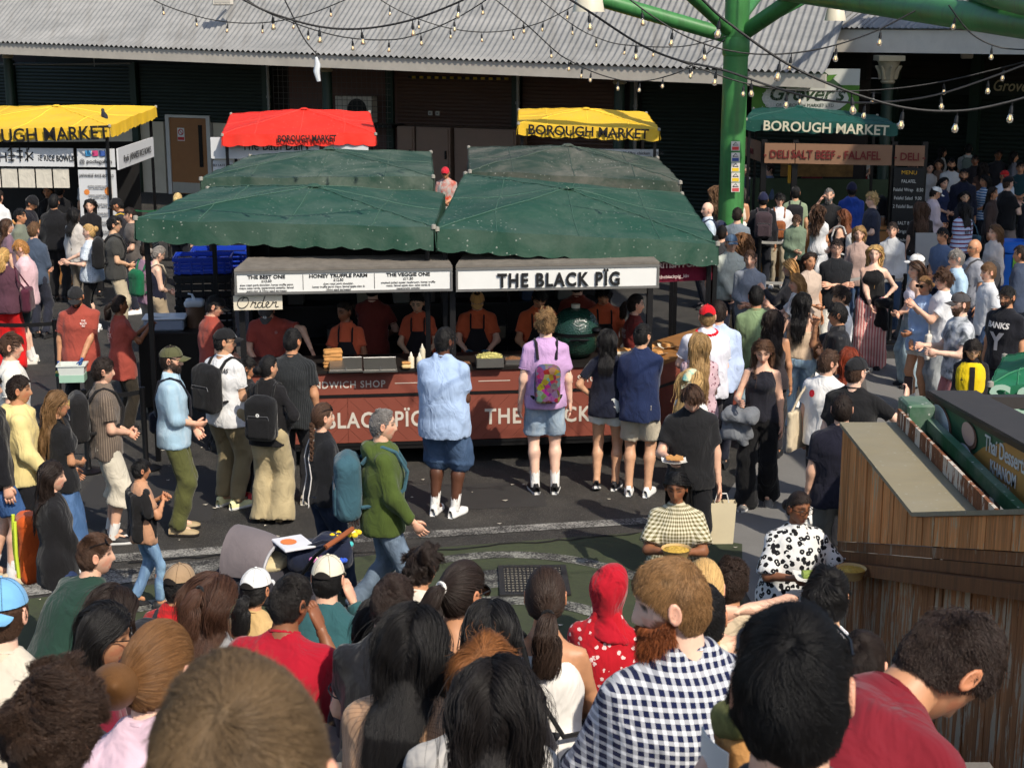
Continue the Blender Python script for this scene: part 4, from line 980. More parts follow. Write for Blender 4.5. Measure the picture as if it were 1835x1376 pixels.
# eave line runs from the far left to the near right
EL,ER = A(-140,70,40.0),A(1478,131,31.0)
bdir = unit(np.array([*(ER - EL)[:2],0])); bnrm = np.array([-bdir[1],bdir[0],0])       # along the front, and away from the camera
blen = np.linalg.norm((ER - EL)[:2])
def BP(t,n,z):
    """point t metres along the front from its left end, n metres behind the eave, at height z"""
    p = EL + bdir*t + bnrm*n; return np.array([p[0],p[1],z])
def eave_z(t): return EL[2] + (ER[2] - EL[2])*t/blen
roof = MB(); nt = int(blen/0.0175); ts = np.linspace(0,blen,nt); prof_n = [0.0,0.18,0.36,0.55,0.85,2.2,4.5,8.0]; prof_z = [0.0,0.055,0.135,0.25,0.45,1.45,3.1,5.6]
wv = 0.026*np.sin(ts*2*math.pi/0.14)
P = np.array([[BP(t,n,eave_z(t) + z + w) for t,w in zip(ts,wv)] for n,z in zip(prof_n,prof_z)])
bb = empty('market_building',(0,0,0),0,'long market building behind the stalls with a corrugated awning roof','building')
roof.grid(P).build('roof',CORR,bb,True)
trim = plain('fascia_board',(176,170,160),0.7,var=0.25,nscale=3)
def bslab(t0,t1,n0,n1,z0,z1,mb=None):
    """block in the building's own directions"""
    mb = mb or MB(); V = [BP(t,n,z if not callable(z) else z(t)) for z in (z0,z1) for n in (n0,n1) for t in (t0,t1)]
    return mb.add(V,[[0,2,3,1],[4,5,7,6],[0,1,5,4],[2,6,7,3],[0,4,6,2],[1,3,7,5]])
bslab(0,blen,0.06,0.2,lambda t: eave_z(t) - 0.3,lambda t: eave_z(t) - 0.03).build('gutter',trim,bb)
NW = 4.2                                                                 # how far the back wall stands behind the eave
wallm = plain('dark_brick_wall',(52,46,44),0.9,var=0.3,nscale=2)
bslab(-20,blen,NW + 0.3,NW + 0.6,0,9.5).build('wall',wallm,bb)
bslab(0,blen,NW,NW + 0.3,3.3,lambda t: eave_z(t) + 1.0).build('lintel',plain('lintel',(30,34,30),0.8),bb)
def tb(u,n):
    """t of the image column u on the plane n metres behind the eave"""
    d = ray(u,300); o2 = EL + bnrm*n; M = np.array([[d[0],-bdir[0]],[d[1],-bdir[1]]]); k,t = np.linalg.solve(M,o2[:2]); return t
shut_m = plain('shutter_green',(36,46,40),0.5,0.3,0.2,2); shut_b = plain('shutter_brown',(88,66,56),0.5,0.2,0.2,2)
def shutter(parent,t0,t1,z0,z1,mat,pitch=0.09,n=NW,fn=None,name='roller_shutter'):
    k = int((z1 - z0)/pitch)*4; zs = np.linspace(z0,z1,k + 1); off = 0.018*np.abs(np.sin(np.arange(k + 1)*math.pi/4)); f = fn or BP
    return MB().grid(np.array([[f(t,n - 0.06 - o,z) for t in (t0,t1)] for z,o in zip(zs,off)])).build(name,mat,parent)
for u0,u1,mt,z0 in ((-100,30,shut_m,0.0),(44,245,shut_m,1.9),(262,482,shut_m,1.92),(716,922,shut_b,1.2),(938,1100,shut_b,1.2),(1150,1290,shut_m,0.0),(1345,1470,shut_m,0.0)):
    shutter(bb,tb(u0,NW),tb(u1,NW),z0,3.4,mt)
m_ = MB()
for u in (36,252,486,705,928,1138,1320): bslab(tb(u,NW) - 0.1,tb(u,NW) + 0.1,NW - 0.16,NW - 0.02,0,3.45).build('pilaster',steel_green,bb)
# wall below the shutters on the left, with a door
bslab(tb(30,NW),tb(305,NW) - 0.12,NW - 0.05,NW + 0.05,0,1.9).build('lower_wall',plain('painted_wall',(196,184,162),0.85,var=0.2,nscale=2),bb)
bslab(tb(380,NW) + 0.12,tb(480,NW),NW - 0.05,NW + 0.05,0,1.92).build('lower_wall',plain('painted_wall',(196,184,162),0.85,var=0.2,nscale=2),bb)
dt0,dt1 = tb(308,NW),tb(380,NW); dr = bslab(dt0 + 0.06,dt1 - 0.06,NW - 0.09,NW - 0.04,0.02,2.02).build('door',plain('oak_veneer',(150,100,56),0.5,var=0.15,nscale=5),bb)
fr = MB()
bslab(dt0 - 0.06,dt0 + 0.055,NW - 0.12,NW + 0.04,0,2.1,fr); bslab(dt1 - 0.055,dt1 + 0.06,NW - 0.12,NW + 0.04,0,2.1,fr); bslab(dt0 + 0.056,dt1 - 0.056,NW - 0.12,NW + 0.04,2.03,2.1,fr); fr.build('frame',plain('white_frame',(200,196,188),0.6),dr)
bslab(dt1 - 0.32,dt1 - 0.2,NW - 0.098,NW - 0.091,0.75,1.85).build('pane',plain('dark_glass',(12,14,16),0.1),dr)
bslab(dt0 + 0.07,dt1 - 0.07,NW - 0.1,NW - 0.091,0.04,0.32).build('kick_plate',plain('kick_plate',(176,170,160),0.4,0.6),dr)
sg = bslab(dt0 + 0.3,dt0 + 0.52,NW - 0.097,NW - 0.092,1.42,1.76).build('notice',plain('paper',(225,222,216),0.7),dr)
tm = (dt0 + 0.41); ring = MB(); a = np.linspace(0,6.283,17); ring.tube([BP(tm + 0.075*math.cos(t),NW - 0.1,1.65 + 0.075*math.sin(t)) for t in a],0.012,5,caps=False); ring.tube([BP(tm - 0.05,NW - 0.1,1.7),BP(tm + 0.05,NW - 0.1,1.6)],0.01,5); ring.build('prohibition_mark',plain('sign_red',(190,40,44),0.6),dr)
bslab(dt0 + 0.31,dt0 + 0.51,NW - 0.1,NW - 0.0975,1.44,1.52).build('notice_band',plain('sign_red',(190,40,44),0.6),dr)
# brown cabinets
cabm = plain('cabinet_brown',(132,108,92),0.6,var=0.12,nscale=3)
for k,(u0,u1) in enumerate(((712,744),(746,808),(814,925))):
    cb = empty('storage_cabinet',(0,0,0),0,['narrow brown storage cabinet beside the wire cage','middle brown storage cabinet door below the brown shutter','wide brown storage cabinet behind the yellow market awning'][k],'cabinet','brown cabinets under the market roof')
    t0,t1 = tb(u0,NW - 0.9),tb(u1,NW - 0.9); bslab(t0 + 0.01,t1 - 0.01,NW - 0.9,NW - 0.2,0.0,2.05).build('carcass',cabm,cb); bslab(t0 + 0.06,t1 - 0.06,NW - 0.93,NW - 0.9,0.06,2.0).build('door',cabm,cb)
    bslab(t1 - 0.14,t1 - 0.1,NW - 0.96,NW - 0.93,1.3,1.5).build('handle',plain('black_metal',(20,20,22),0.4,0.4),cb)
for du in (0,13):
    t = tb(772 + du,NW - 0.14); sk = empty('wall_socket',(0,0,0),0,['left white socket plate on the brown shutter','right white socket plate on the brown shutter'][du > 0],'socket'); bslab(t - 0.05,t + 0.05,NW - 0.15,NW - 0.1,2.28,2.38).build('plate',plain('socket_white',(190,186,180),0.5),sk)
    bslab(t - 0.02,t + 0.02,NW - 0.157,NW - 0.151,2.31,2.35).build('socket_face',plain('socket_grey',(110,110,110),0.5),sk)
# wire cage with an air conditioner on a shelf
cg_ = empty('wire_cage',(0,0,0),0,'dark wire mesh cage between the green post and brown shutter','cage'); t0,t1 = tb(495,NW - 0.8),tb(702,NW - 0.8); wm = plain('cage_wire',(96,92,88),0.5,0.4); w = MB()
for t in np.arange(t0,t1,0.14): w.tube([BP(t,NW - 0.8,0.4),BP(t,NW - 0.8,3.4)],0.006,4)
for z in np.arange(0.4,3.4,0.14): w.tube([BP(t0,NW - 0.795,z),BP(t1,NW - 0.795,z)],0.006,4)
w.build('wire_mesh',wm,cg_); bslab(t0,t1,NW - 0.75,NW - 0.1,1.98,2.05).build('shelf',plain('black_metal',(20,20,22),0.4,0.4),cg_); bslab(t0,t1,NW - 0.06,NW,0,3.4).build('back_panel',plain('cage_back',(104,80,74),0.9),cg_)
ac = empty('air_conditioner',(0,0,0),0,'white air conditioning unit with a black round fan in the cage','air conditioner'); ta = tb(604,NW - 0.6); tz = tb(668,NW - 0.6)
bslab(ta,tz,NW - 0.6,NW - 0.3,2.08,2.72).build('casing',plain('ac_white',(196,190,180),0.5),ac); tc = ta + (tz - ta)*0.6; fan = MB(); a = np.arange(24)*2*math.pi/24
fan.add([BP(tc,NW - 0.615,2.4)] + [BP(tc + 0.27*math.cos(t),NW - 0.605,2.4 + 0.27*math.sin(t)) for t in a],[],[[0,1 + k,1 + (k + 1) % 24] for k in range(24)]); fan.build('fan_grille',plain('fan_black',(14,14,15),0.5),ac)
for r0 in (0.09,0.18,0.26): MB().tube([BP(tc + r0*math.cos(t),NW - 0.62,2.4 + r0*math.sin(t)) for t in np.linspace(0,6.283,20)],0.008,4,caps=False).build('fan_ring',plain('black_metal',(20,20,22),0.4,0.4),ac)
sb = empty('power_sockets',(0,0,0),0,'blue industrial power sockets on the cage below the red awning end','sockets')
for k in range(3):
    t = tb(676 + k*13,NW - 0.85); bslab(t - 0.07,t + 0.07,NW - 0.95,NW - 0.83,0.95,1.3).build('socket_box',plain('socket_white',(190,186,180),0.5),sb); bslab(t - 0.045,t + 0.045,NW - 1.0,NW - 0.951,1.0,1.14).build('socket_cover',plain('socket_blue',(40,90,170),0.5),sb)
# cast-iron columns with capitals carrying the roof edge
def iron_column(u,v_cap,label,n=1.2,Yc=None,zt=None):
    t = tb(u,n); p = BP(t,n,0) if Yc is None else A(u,v_cap,Yc); p[2] = 0; zt = zt or eave_z(t) + 0.3; e = empty('iron_column',p,0,label,'column'); stone_c = plain('cream_paint',(168,156,130),0.7,var=0.25,nscale=8)
    MB().lathe([(0.2,0),(0.2,0.3),(0.13,0.42),(0.115,zt - 0.75)],16).build('shaft',steel_green,e,True)
    c = MB().lathe([(0.12,zt - 0.75),(0.15,zt - 0.72),(0.13,zt - 0.68),(0.16,zt - 0.5),(0.22,zt - 0.33),(0.24,zt - 0.3)],16); c.box(-0.26,0.26,-0.26,0.26,zt - 0.3,zt - 0.2); c.build('capital',stone_c,e,True)
    for k in range(8):
        a = k*math.pi/4; MB().tube([[0.15*math.cos(a),0.15*math.sin(a),zt - 0.66],[0.19*math.cos(a),0.19*math.sin(a),zt - 0.5],[0.26*math.cos(a),0.26*math.sin(a),zt - 0.4]],[0.04,0.035,0.02],6).build('leaf_ornament',stone_c,e,True)
    return e
iron_column(28,95,'leftmost iron column with cream capital under the corrugated roof'); iron_column(590,110,'iron column with cream capital in front of the wire cage'); iron_column(1108,130,'iron column with cream capital right of the yellow awning')
# floodlights fixed to the roof
for u,v,lab in ((948,12,'black floodlight fixed on the corrugated roof'),(402,-2,'pale floodlight at the top edge over the corrugated roof')):
    p = A(u,v,37.5); e = empty('floodlight',p,0,lab,'floodlight'); MB().bbox(-0.24,0.24,-0.3,-0.12,-0.16,0.12,0.03).build('housing',plain('black_metal',(20,20,22),0.4,0.4) if u > 900 else plain('lamp_white',(205,200,190),0.5),e); MB().box(-0.18,0.18,-0.31,-0.302,-0.1,0.07).build('lens',plain('lamp_glass',(176,172,166),0.2),e); MB().tube([[0,-0.12,0],[0,0.5,-0.1]],0.03,6).build('bracket',plain('black_metal',(20,20,22),0.4,0.4),e)

# ---- right-hand building: pale fascia roof, shutters, green shop banner
rb = empty('shuttered_building',(0,0,0),0,'dark shuttered market building at the right with a pale fascia roof','building')
R0,R1 = A(1470,60,33.0),A(1990,80,30.0); rdir = unit(np.array([*(R1 - R0)[:2],0])); rnrm = np.array([-rdir[1],rdir[0],0]); rlen = np.linalg.norm((R1 - R0)[:2])
def RP(t,n,z): p = R0 + rdir*t + rnrm*n; return np.array([p[0],p[1],z])
def rslab(t0,t1,n0,n1,z0,z1,mb=None):
    mb = mb or MB(); return mb.add([RP(t,n,z) for z in (z0,z1) for n in (n0,n1) for t in (t0,t1)],[[0,2,3,1],[4,5,7,6],[0,1,5,4],[2,6,7,3],[0,4,6,2],[1,3,7,5]])
rslab(-0.4,rlen + 6,0,0.15,3.95,4.4).build('fascia',plain('fascia_white',(206,200,190),0.7,var=0.25,nscale=2),rb)
rslab(-0.4,rlen + 6,0.151,9.0,4.3,4.42).build('roof_deck',plain('roof_sheet',(150,146,140),0.8,var=0.3,nscale=2),rb)
ts2 = np.linspace(-0.4,rlen + 6,300); MB().grid(np.array([[RP(t,n,z + 0.02*math.sin(t*56)) for t in ts2] for n,z in ((-0.1,4.44),(4.0,5.6))])).build('roof_sheet',CORR,rb,True)
rslab(-0.4,rlen + 8,6.0,6.3,0,4.3).build('wall',wallm,rb)
def tr(u,n):
    d = ray(u,200); o2 = R0 + rnrm*n; M = np.array([[d[0],-rdir[0]],[d[1],-rdir[1]]]); return np.linalg.solve(M,o2[:2])[1]
RF = lambda t,n,z: RP(t,n,z)
for u0,u1 in ((1480,1590),(1612,1745),(1752,1900)):
    shutter(rb,tr(u0,5.9),tr(u1,5.9),0.0,2.85,shut_m,0.1,5.9,RF); shutter(rb,tr(u0,5.9),tr(u1,5.9),3.2,4.1,plain('louvre',(44,40,36),0.7),0.13,5.9,RF,'louvre_panel'); rslab(tr(u0,5.9),tr(u1,5.9),5.7,5.84,2.86,3.19).build('sign_panel',plain('sign_dark',(22,32,26),0.6),rb)
for u in (1602,1749): rslab(tr(u,5.8) - 0.12,tr(u,5.8) + 0.12,5.55,5.8,0,4.2).build('pier',steel_green,rb)
ta = math.atan2(rdir[1],rdir[0])
p = RP(tr(1775,5.69),5.68,2.98); cream = plain('letter_cream',(196,184,150),0.7,var=0.0)
text("Grover's of Borough",0.36,cream,rb,p,(math.pi/2,0,ta),'lettering','LEFT',0.85,0.004,shear=0.25); text('Tel: 020 7407 3076',0.11,cream,rb,p - np.array([-0.4,0,0.17]),(math.pi/2,0,ta),'lettering','LEFT')
iron_column(1592,130,'iron column with cream capital beside the green deli canopy',0,32.0,4.1)
wl = A(1733,97,33.2); e = empty('wall_lamp',wl,0,'white square lamp on the louvres under the pale roof','lamp'); MB().bbox(-0.12,0.12,-0.06,0.06,-0.1,0.1,0.02).build('diffuser',plain('lamp_white',(205,200,190),0.5),e); MB().box(-0.05,0.05,0.06,0.3,-0.05,0.05).build('bracket',plain('black_metal',(20,20,22),0.4,0.4),e)
# green banner
bn = empty('shop_banner',(0,0,0),0,'green and white shop banner with leafy logo above the deli canopy','banner'); b0,b1 = A(1346,215,32.0),A(1537,214,31.7); bd = unit(b1 - b0); bd[2] = 0; L_ = np.linalg.norm(b1 - b0); ang = math.atan2(bd[1],bd[0]); nb = np.array([bd[1],-bd[0],0])
def bq(x0,x1,z0,z1,off,name,mt,sx=None): MB().add([b0 + bd*x + nb*(o + off) + np.array([0,0,z]) for o in (0,0.02) for z in (z0,z1) for x in (x0,x1)],[[0,1,3,2],[4,6,7,5],[0,4,5,1],[2,3,7,6],[0,2,6,4],[1,5,7,3]]).build(name,mt,bn)
bg = plain('banner_green',(74,120,40),0.7); bwh = plain('banner_white',(190,192,186),0.7)
bq(0,L_,-0.15,1.02,0,'sheet',bwh); bq(0,L_,0.12,0.7,0.021,'green_band',bg)
oc = MB(); a = np.arange(8)*math.pi/4 + math.pi/8; oc.add([b0 + bd*(L_*0.5 + 0.78*math.cos(t)) + nb*o + np.array([0,0,0.44 + 0.62*math.sin(t)]) for o in (0.042,0.05) for t in a],[[k,(k + 1) % 8,8 + (k + 1) % 8,8 + k] for k in range(8)] + [[8,9,10,11],[8,11,12,15],[12,13,14,15]]).build('emblem',plain('banner_dark',(40,66,40),0.7),bn)
a = np.arange(20)*2*math.pi/20; MB().add([b0 + bd*L_*0.5 + nb*0.055 + np.array([0,0,0.44])] + [b0 + bd*(L_*0.5 + 0.86*math.cos(t)) + nb*0.055 + np.array([0,0,0.44 + 0.34*math.sin(t)]) for t in a],[],[[0,1 + k,1 + (k + 1) % 20] for k in range(20)]).build('emblem_oval',bwh,bn)
bt = lambda s,x,z,size,mt,**k: text(s,size,mt,bn,b0 + bd*x + nb*0.062 + np.array([0,0,z]),(math.pi/2,0,ang),**k)
inkg = plain('ink_green',(36,60,36),0.7,var=0); inkw = plain('ink_white',(210,210,204),0.7,var=0); inkb = plain('ink_black',(20,20,22),0.7,var=0)
bt("Grover's",L_*0.5,0.4,0.42,inkg,shear=0.35,bold=0.008); bt('OF BOROUGH MARKET LTD',L_*0.5,0.27,0.09,inkg); bt('. Eggs\n. Dairy\n. Oils',0.2,0.52,0.13,inkw,align='LEFT'); bt('. Dry goods\n. Green\nproduce',L_ - 0.55,0.52,0.11,inkw); bt('0203 4321',0.5,-0.1,0.16,inkb); bt('0784153170',L_ - 0.5,-0.1,0.17,inkb); bt('GROVERS PACKS',0.35,0.02,0.07,inkb); bt('SE1 1TL BOROUGH MARKET',L_*.5,0.03,0.07,inkb)
for sx in (-1,1):
    lf = MB(); c = b0 + bd*(L_*0.5 + 0.32 + 0.13*sx) + nb*0.06 + np.array([0,0,0.83]); lf.add([c + bd*x + np.array([0,0,z]) for x,z in ((-0.14*sx,-0.07),(0.0,0.07),(0.16*sx,0.08),(0.02*sx,-0.05))],[[0,1,2,3]]); lf.build('leaf_emblem',bg,bn)

# ---- green tree column with its branching arms, and the near beam
tc_ = empty('tree_column',(*A(1312,300,26.0)[:2],0),0,'tall bright green steel column with branching arms right of centre','column'); bz = 4.55; p0 = np.array(tc_.location)
MB().lathe([(0.215,0),(0.208,2.0),(0.2,4.4),(0.195,9.0)],28).build('shaft',GREEN,tc_,True)
MB().lathe([(0.203,4.05),(0.222,4.08),(0.222,4.32),(0.203,4.35)],28).build('collar',GREEN,tc_,True)
def arm(u0,v0,u1,v1,r,Y1=26.0,Y0=26.0,name='arm'):
    a_,b_ = A(u0,v0,Y0) - p0,A(u1,v1,Y1) - p0; d = b_ - a_; MB().tube([a_,b_,b_ + d*1.3],r,14).build(name,GREEN,tc_,True)
arm(1308,66,1085,2,0.125); arm(1308,58,1245,0,0.09,24.5); arm(1335,58,1420,0,0.13,25.0); arm(1330,30,1375,-30,0.09,27.5); arm(1330,60,1500,-30,0.07,29)
beam = empty('roof_beam',(0,0,0),0,'thick green steel beam crossing the top right corner','beam'); q0,q1 = A(1395,-18,25.0),A(1860,46,16.0); MB().tube([q0 - (q1 - q0)*0.02,q0,q1,q1 + (q1 - q0)*0.6],0.155,18).build('pipe',GREEN,beam,True)
MB().tube([A(1700,-26,20.0),A(1840,6,15.0),A(1990,40,12)],0.12,16).build('brace',GREEN,beam,True)
# notices strapped to the column
for k,(v,c1,nm) in enumerate(((262,(200,60,60),'red'),(282,(60,80,140),'blue'),(300,(226,190,40),'yellow'),(318,(226,190,40),'lower yellow'),(336,(200,80,80),'round red'))):
    p = A(1318,v,25.7); e = empty('warning_notice',p,0,'small %s warning notice strapped to the green column' % nm,'notice','warning notices on the green column'); hh = 0.075
    MB().box(-0.07,0.07,-0.006,0.0,-hh,hh).build('plate',plain('notice_white',(214,210,204),0.6),e); MB().box(-0.055,0.055,-0.009,-0.0065,-hh + 0.01,-0.01).build('colour_band',plain('notice_%s' % nm,c1,0.6),e)
    MB().tube([[-0.045,-0.008,0.012],[0,-0.008,0.06],[0.045,-0.008,0.012],[-0.045,-0.008,0.012]],0.006,4).build('symbol',plain('notice_ink',(40,36,30),0.6),e)
# pendant lamps
for u,v,Y_,lab,r_ in ((1497,26,24.0,'cream bell-shaped pendant lamp under the green beam',0.16),(1055,4,22.0,'cream bell-shaped pendant lamp at the top edge',0.22)):
    p = A(u,v,Y_); e = empty('pendant_lamp',p,0,lab,'lamp'); MB().lathe([(0.02,r_*1.0),(r_*0.45,r_*0.95),(r_*0.8,r_*0.45),(r_,-r_*0.6),(r_*0.97,-r_*0.6),(r_*0.7,r_*0.4)],20).build('shade',plain('lamp_cream',(214,206,186),0.45),e,True); MB().tube([[0,0,r_],[0,0,r_ + 2.5]],0.012,6).build('flex',plain('black_metal',(20,20,22),0.4,0.4),e)

# patched asphalt and scattered litter
patch = worn_paint('asphalt_patch',(0.045,0.043,0.041),(0.03,0.029,0.029),lo=0.3,hi=0.8,scale=120.0,wide=3.0); tar = worn_paint('tar_seal',(0.012,0.012,0.013),(0.02,0.02,0.02),lo=0.3,hi=0.7,scale=90.0)
sheet('asphalt_patch',[(-1.15,14.55),(0.35,14.75),(0.28,15.6),(-1.25,15.4)],0.0025,patch); sheet('asphalt_patch',[(-4.3,14.2),(-2.9,14.3),(-3.0,15.9),(-4.4,15.8)],0.0025,patch); sheet('asphalt_patch',[(-7.5,18.0),(-5.4,18.2),(-5.5,20.5),(-7.6,20.2)],0.0025,patch)
for pts in ([(-3.4,13.1),(-2.2,13.4),(-1.0,13.35),(0.4,13.7),(1.2,13.9)],[(2.4,12.2),(3.2,13.0),(3.6,14.2),(4.4,15.1)]):
    q = np.array(pts); tt = np.linspace(0,len(q) - 1,40); x = np.interp(tt,range(len(q)),q[:,0]) + rng.normal(0,0.02,40); y = np.interp(tt,range(len(q)),q[:,1]) + rng.normal(0,0.02,40); w = rng.uniform(0.006,0.022,40); sheet('crack_seal',list(zip(x,y + w)) + list(zip(x[::-1],(y - w)[::-1])),0.0115,tar)
lt = MB()
for k in range(170):
    x,y = rng.uniform(-5,5.5),rng.uniform(11.5,19); s = rng.uniform(0.006,0.022); a = rng.uniform(0,6.3); lt.add([(x + s*math.cos(a + q)*(1 + 0.6*(i % 2)),y + s*math.sin(a + q),0.014 + 0.006*(i % 2)) for i,q in enumerate((0,1.4,3.0,4.6))],[[0,1,2,3]])
lo_ = lt.build('litter',plain('litter_paper',(190,182,166),0.8)); tag(lo_,'small scraps of paper and crumbs scattered over the asphalt','litter',None,'stuff')

# high roof sheet added out of view, placed to shade the deli side
rf = MB(); 
rf.add([(x,y,z + 0.12*k) for k in (0,1) for x,y,z in ((9.9,15.5,9.0),(26.0,15.5,9.0),(26.0,29.0,9.6),(9.9,29.0,9.6))],[[3,2,1,0],[4,5,6,7],[0,1,5,4],[1,2,6,5],[2,3,7,6],[3,0,4,7]]); tag(rf.build('unseen_shade_roof',plain('roof_sheet',(150,146,140),0.8,var=0.3,nscale=2)),kind='structure')

galv = plain('galvanised_pipe',(132,130,126),0.45,0.5,0.25,6)
for k,u in enumerate((486,928,1137)):
    t = tb(u,NW - 0.25); e = empty('downpipe',BP(t,NW - 0.25,0),0,('galvanised downpipe left of the wire cage','galvanised downpipe beside the middle brown shutter','galvanised downpipe right of the yellow awning')[k],'pipe'); MB().tube([[0,0,0],[0,0,3.5]],0.045,10).build('pipe',galv,e,True)
    for z in (1.2,2.6): MB().lathe([(0.05,z),(0.062,z + 0.01),(0.062,z + 0.06),(0.05,z + 0.07)],10).build('clip',galv,e,True)
e = empty('conduit',(0,0,0),0,'pale conduit run along the shutters under the left eave','conduit'); MB().tube([BP(tb(-60,1.5),1.5,3.42),BP(tb(120,1.5),1.5,3.47),BP(tb(245,1.5),1.5,3.52)],0.022,6).build('pipe',galv,e,True)
for u in (20,180): MB().tube([BP(tb(u,1.5),1.5,3.42),BP(tb(u,1.5),1.5,3.9)],0.01,5).build('hanger',galv,e)
hz = empty('hazard_tape',(0,0,0),0,'yellow and black hazard tape along the top of the brown shutter','tape')
for k in range(26):
    t0 = tb(735,NW - 0.1); t1 = tb(912,NW - 0.1); a = t0 + (t1 - t0)*k/26; bslab(a,a + (t1 - t0)/26*0.96,NW - 0.13,NW - 0.12,3.16,3.22).build('stripe',plain('tape_yellow',(190,160,50),0.6) if k % 2 else plain('tape_black',(24,24,24),0.6),hz)
# ------------------------------------------------------------------ market stalls
def canopy_mat(rgb,dust=(0.19,0.2,0.15),spots=1.0,wear=0.5):
    key = ('canopy',rgb,spots,wear)
    if key in MATS: return MATS[key]
    m = NT('canopy_cloth'); c = lin(rgb); co = m.coord('Object'); n = m.noise(co,1.6,6,0.7,0.5); col = m.mix(m.ramp(n,(0.42,0.0),(0.74,wear)),c,dust)
    col = m.mix(m.ramp(m.noise(co,0.7,4,0.6),(0.45,0.0),(0.7,0.35)),col,tuple(x*0.6 for x in c))
    v = m.voro(co,20.0); pick = m.math('GREATER_THAN',m.xyz(v.outputs['Color'])[0],0.55); f = m.math('MULTIPLY',m.math('LESS_THAN',m.math('MULTIPLY_ADD',m.noise(co,60.0,2),0.16,v.outputs['Distance']),0.27),pick)
    dens = m.ramp(m.noise(co,1.1,3),(0.36,0.0),(0.58,spots)); col = m.mix(m.math('MULTIPLY',f,dens),col,(0.5,0.51,0.46))
    wr = m.noise(m.coord('Object',(2.2,3.2,3)),1.5,4,0.55,0.25)
    MATS[key] = m.out(col,0.62,0.0,m.bump(wr,0.22,0.05),0.4); return MATS[key]
def seam_mat(mat):
    c = [n for n in mat.node_tree.nodes if n.type == 'MIX'][0].inputs[6].default_value; return plain('seam',tuple(min(1,x*1.3 + 0.03) for x in c[:3]),0.7,raw=True)
def catmull(P,Q,n): return [P + (Q - P)*t for t in np.linspace(0,1,n)]
def canopy(e,FL,FR,BR,BL,apex,drop,mat,seed=0,scal=0.27,front_flat=False,n=25):
    """four-sided cloth roof with a peak, sagging between its ribs, with a scalloped valance on each side"""
    c = np.array(e.location); FL,FR,BR,BL,apex = (np.asarray(p,float) - c for p in (FL,FR,BR,BL,apex)); r = np.random.default_rng(seed); mid = (FL + FR + BR + BL)/4; lift = apex - mid; P = np.zeros((n,n,3)); ph = r.uniform(0,6,4)
    for i,t in enumerate(np.linspace(0,1,n)):
        for j,s in enumerate(np.linspace(0,1,n)):
            a,b = 2*s - 1,2*t - 1; p = (FL*(1 - s) + FR*s)*(1 - t) + (BL*(1 - s) + BR*s)*t; m = 1 - max(abs(a),abs(b)); rib = abs(abs(a) - abs(b)); cx,cy = lift[0],lift[1]
            q = p + lift*m ** 0.92; q[2] -= 0.045*min(1,rib*1.5)*math.sin(math.pi*min(1,m*1.2))*(1 if m < 0.83 else 0.5); q[2] += 0.008*math.sin(9*a + 5*b + ph[0])*(1 - m) + 0.006*math.sin(17*b - 7*a + ph[1]); P[i,j] = q
    top = MB().slab(P,np.array([0,0,-0.012])).build('canopy_top',mat,e,True)
    cap = P[n // 2,n // 2]; MB().lathe([(0.0,0.03),(0.05,0.024),(0.09,0.0)],12,cap + np.array([0,0,0.0])).build('vent_cap',mat,top,True)
    sm = MB(); nn = n // 2
    for path in ([P[k,k] for k in range(n)],[P[k,n - 1 - k] for k in range(n)],[P[k,nn] for k in range(n)],[P[nn,k] for k in range(n)],[P[k,n // 5] for k in range(n)],[P[k,n - 1 - n // 5] for k in range(n)]): sm.tube(np.array(path) + np.array([0,0,0.002]),0.006,4)
    sm.build('seams',seam_mat(mat),e,True)
    for name,row,outw in (('front',P[0],-1),('right',P[:,-1],0),('back',P[-1][::-1],1),('left',P[::-1,0],0)):
        L_ = np.linalg.norm(row[-1] - row[0]); k = max(24,int(L_/0.035)); idx = np.linspace(0,n - 1,k); base = np.stack([np.interp(idx,np.arange(n),row[:,a]) for a in range(3)],1); d = unit(row[-1] - row[0]); nr = unit(np.array([d[1],-d[0],0])); x = np.linspace(0,L_,k); G_ = []
        for t in np.linspace(0,1,6):
            edge = drop + 0.028*np.abs(np.sin(x/scal*math.pi)) - 0.014; w = 0.008*np.sin(x*9 + ph[2]) + 0.005*np.sin(x*23 + ph[3]); G_.append(base + np.outer(w*t + 0.012 + 0.012*t,nr) - np.outer(edge*t,[0,0,1.0]))
        MB().slab(np.array(G_),nr*-0.006).build('valance',mat,e,True)
    for a,b in ((0,0),(0,-1),(-1,0),(-1,-1)):
        q = P[a,b]; MB().lathe([(0.0,0.03),(0.026,0.02),(0.03,-0.02),(0.0,-0.03)],10,q).build('corner_cap',plain('corner_cap',(150,146,136),0.5),e,True)
    return P
def edge_text(body,p0,p1,size,mat,parent,sx=1.0,bold=0.0,space=1.0,off=0.03,dz=0.0,along=0.5,name='lettering'):
    """flat lettering along the edge p0 -> p1 of something vertical that faces the camera"""
    c = np.array(parent.matrix_world.translation)*0; p0,p1 = np.asarray(p0,float),np.asarray(p1,float); d = unit(p1 - p0); up = np.array([0,0,1.0]); n = unit(np.cross(d,up)); up = np.cross(n,d)
    o = text(body,size,mat,parent,(0,0,0),name=name,sx=sx,bold=bold,space=space); M = Matrix(((d[0]*sx,up[0],n[0],0),(d[1]*sx,up[1],n[1],0),(d[2]*sx,up[2],n[2],0),(0,0,0,1))); q = p0 + (p1 - p0)*along + n*off + up*dz
    o.matrix_local = Matrix.Translation(q) @ M; return o

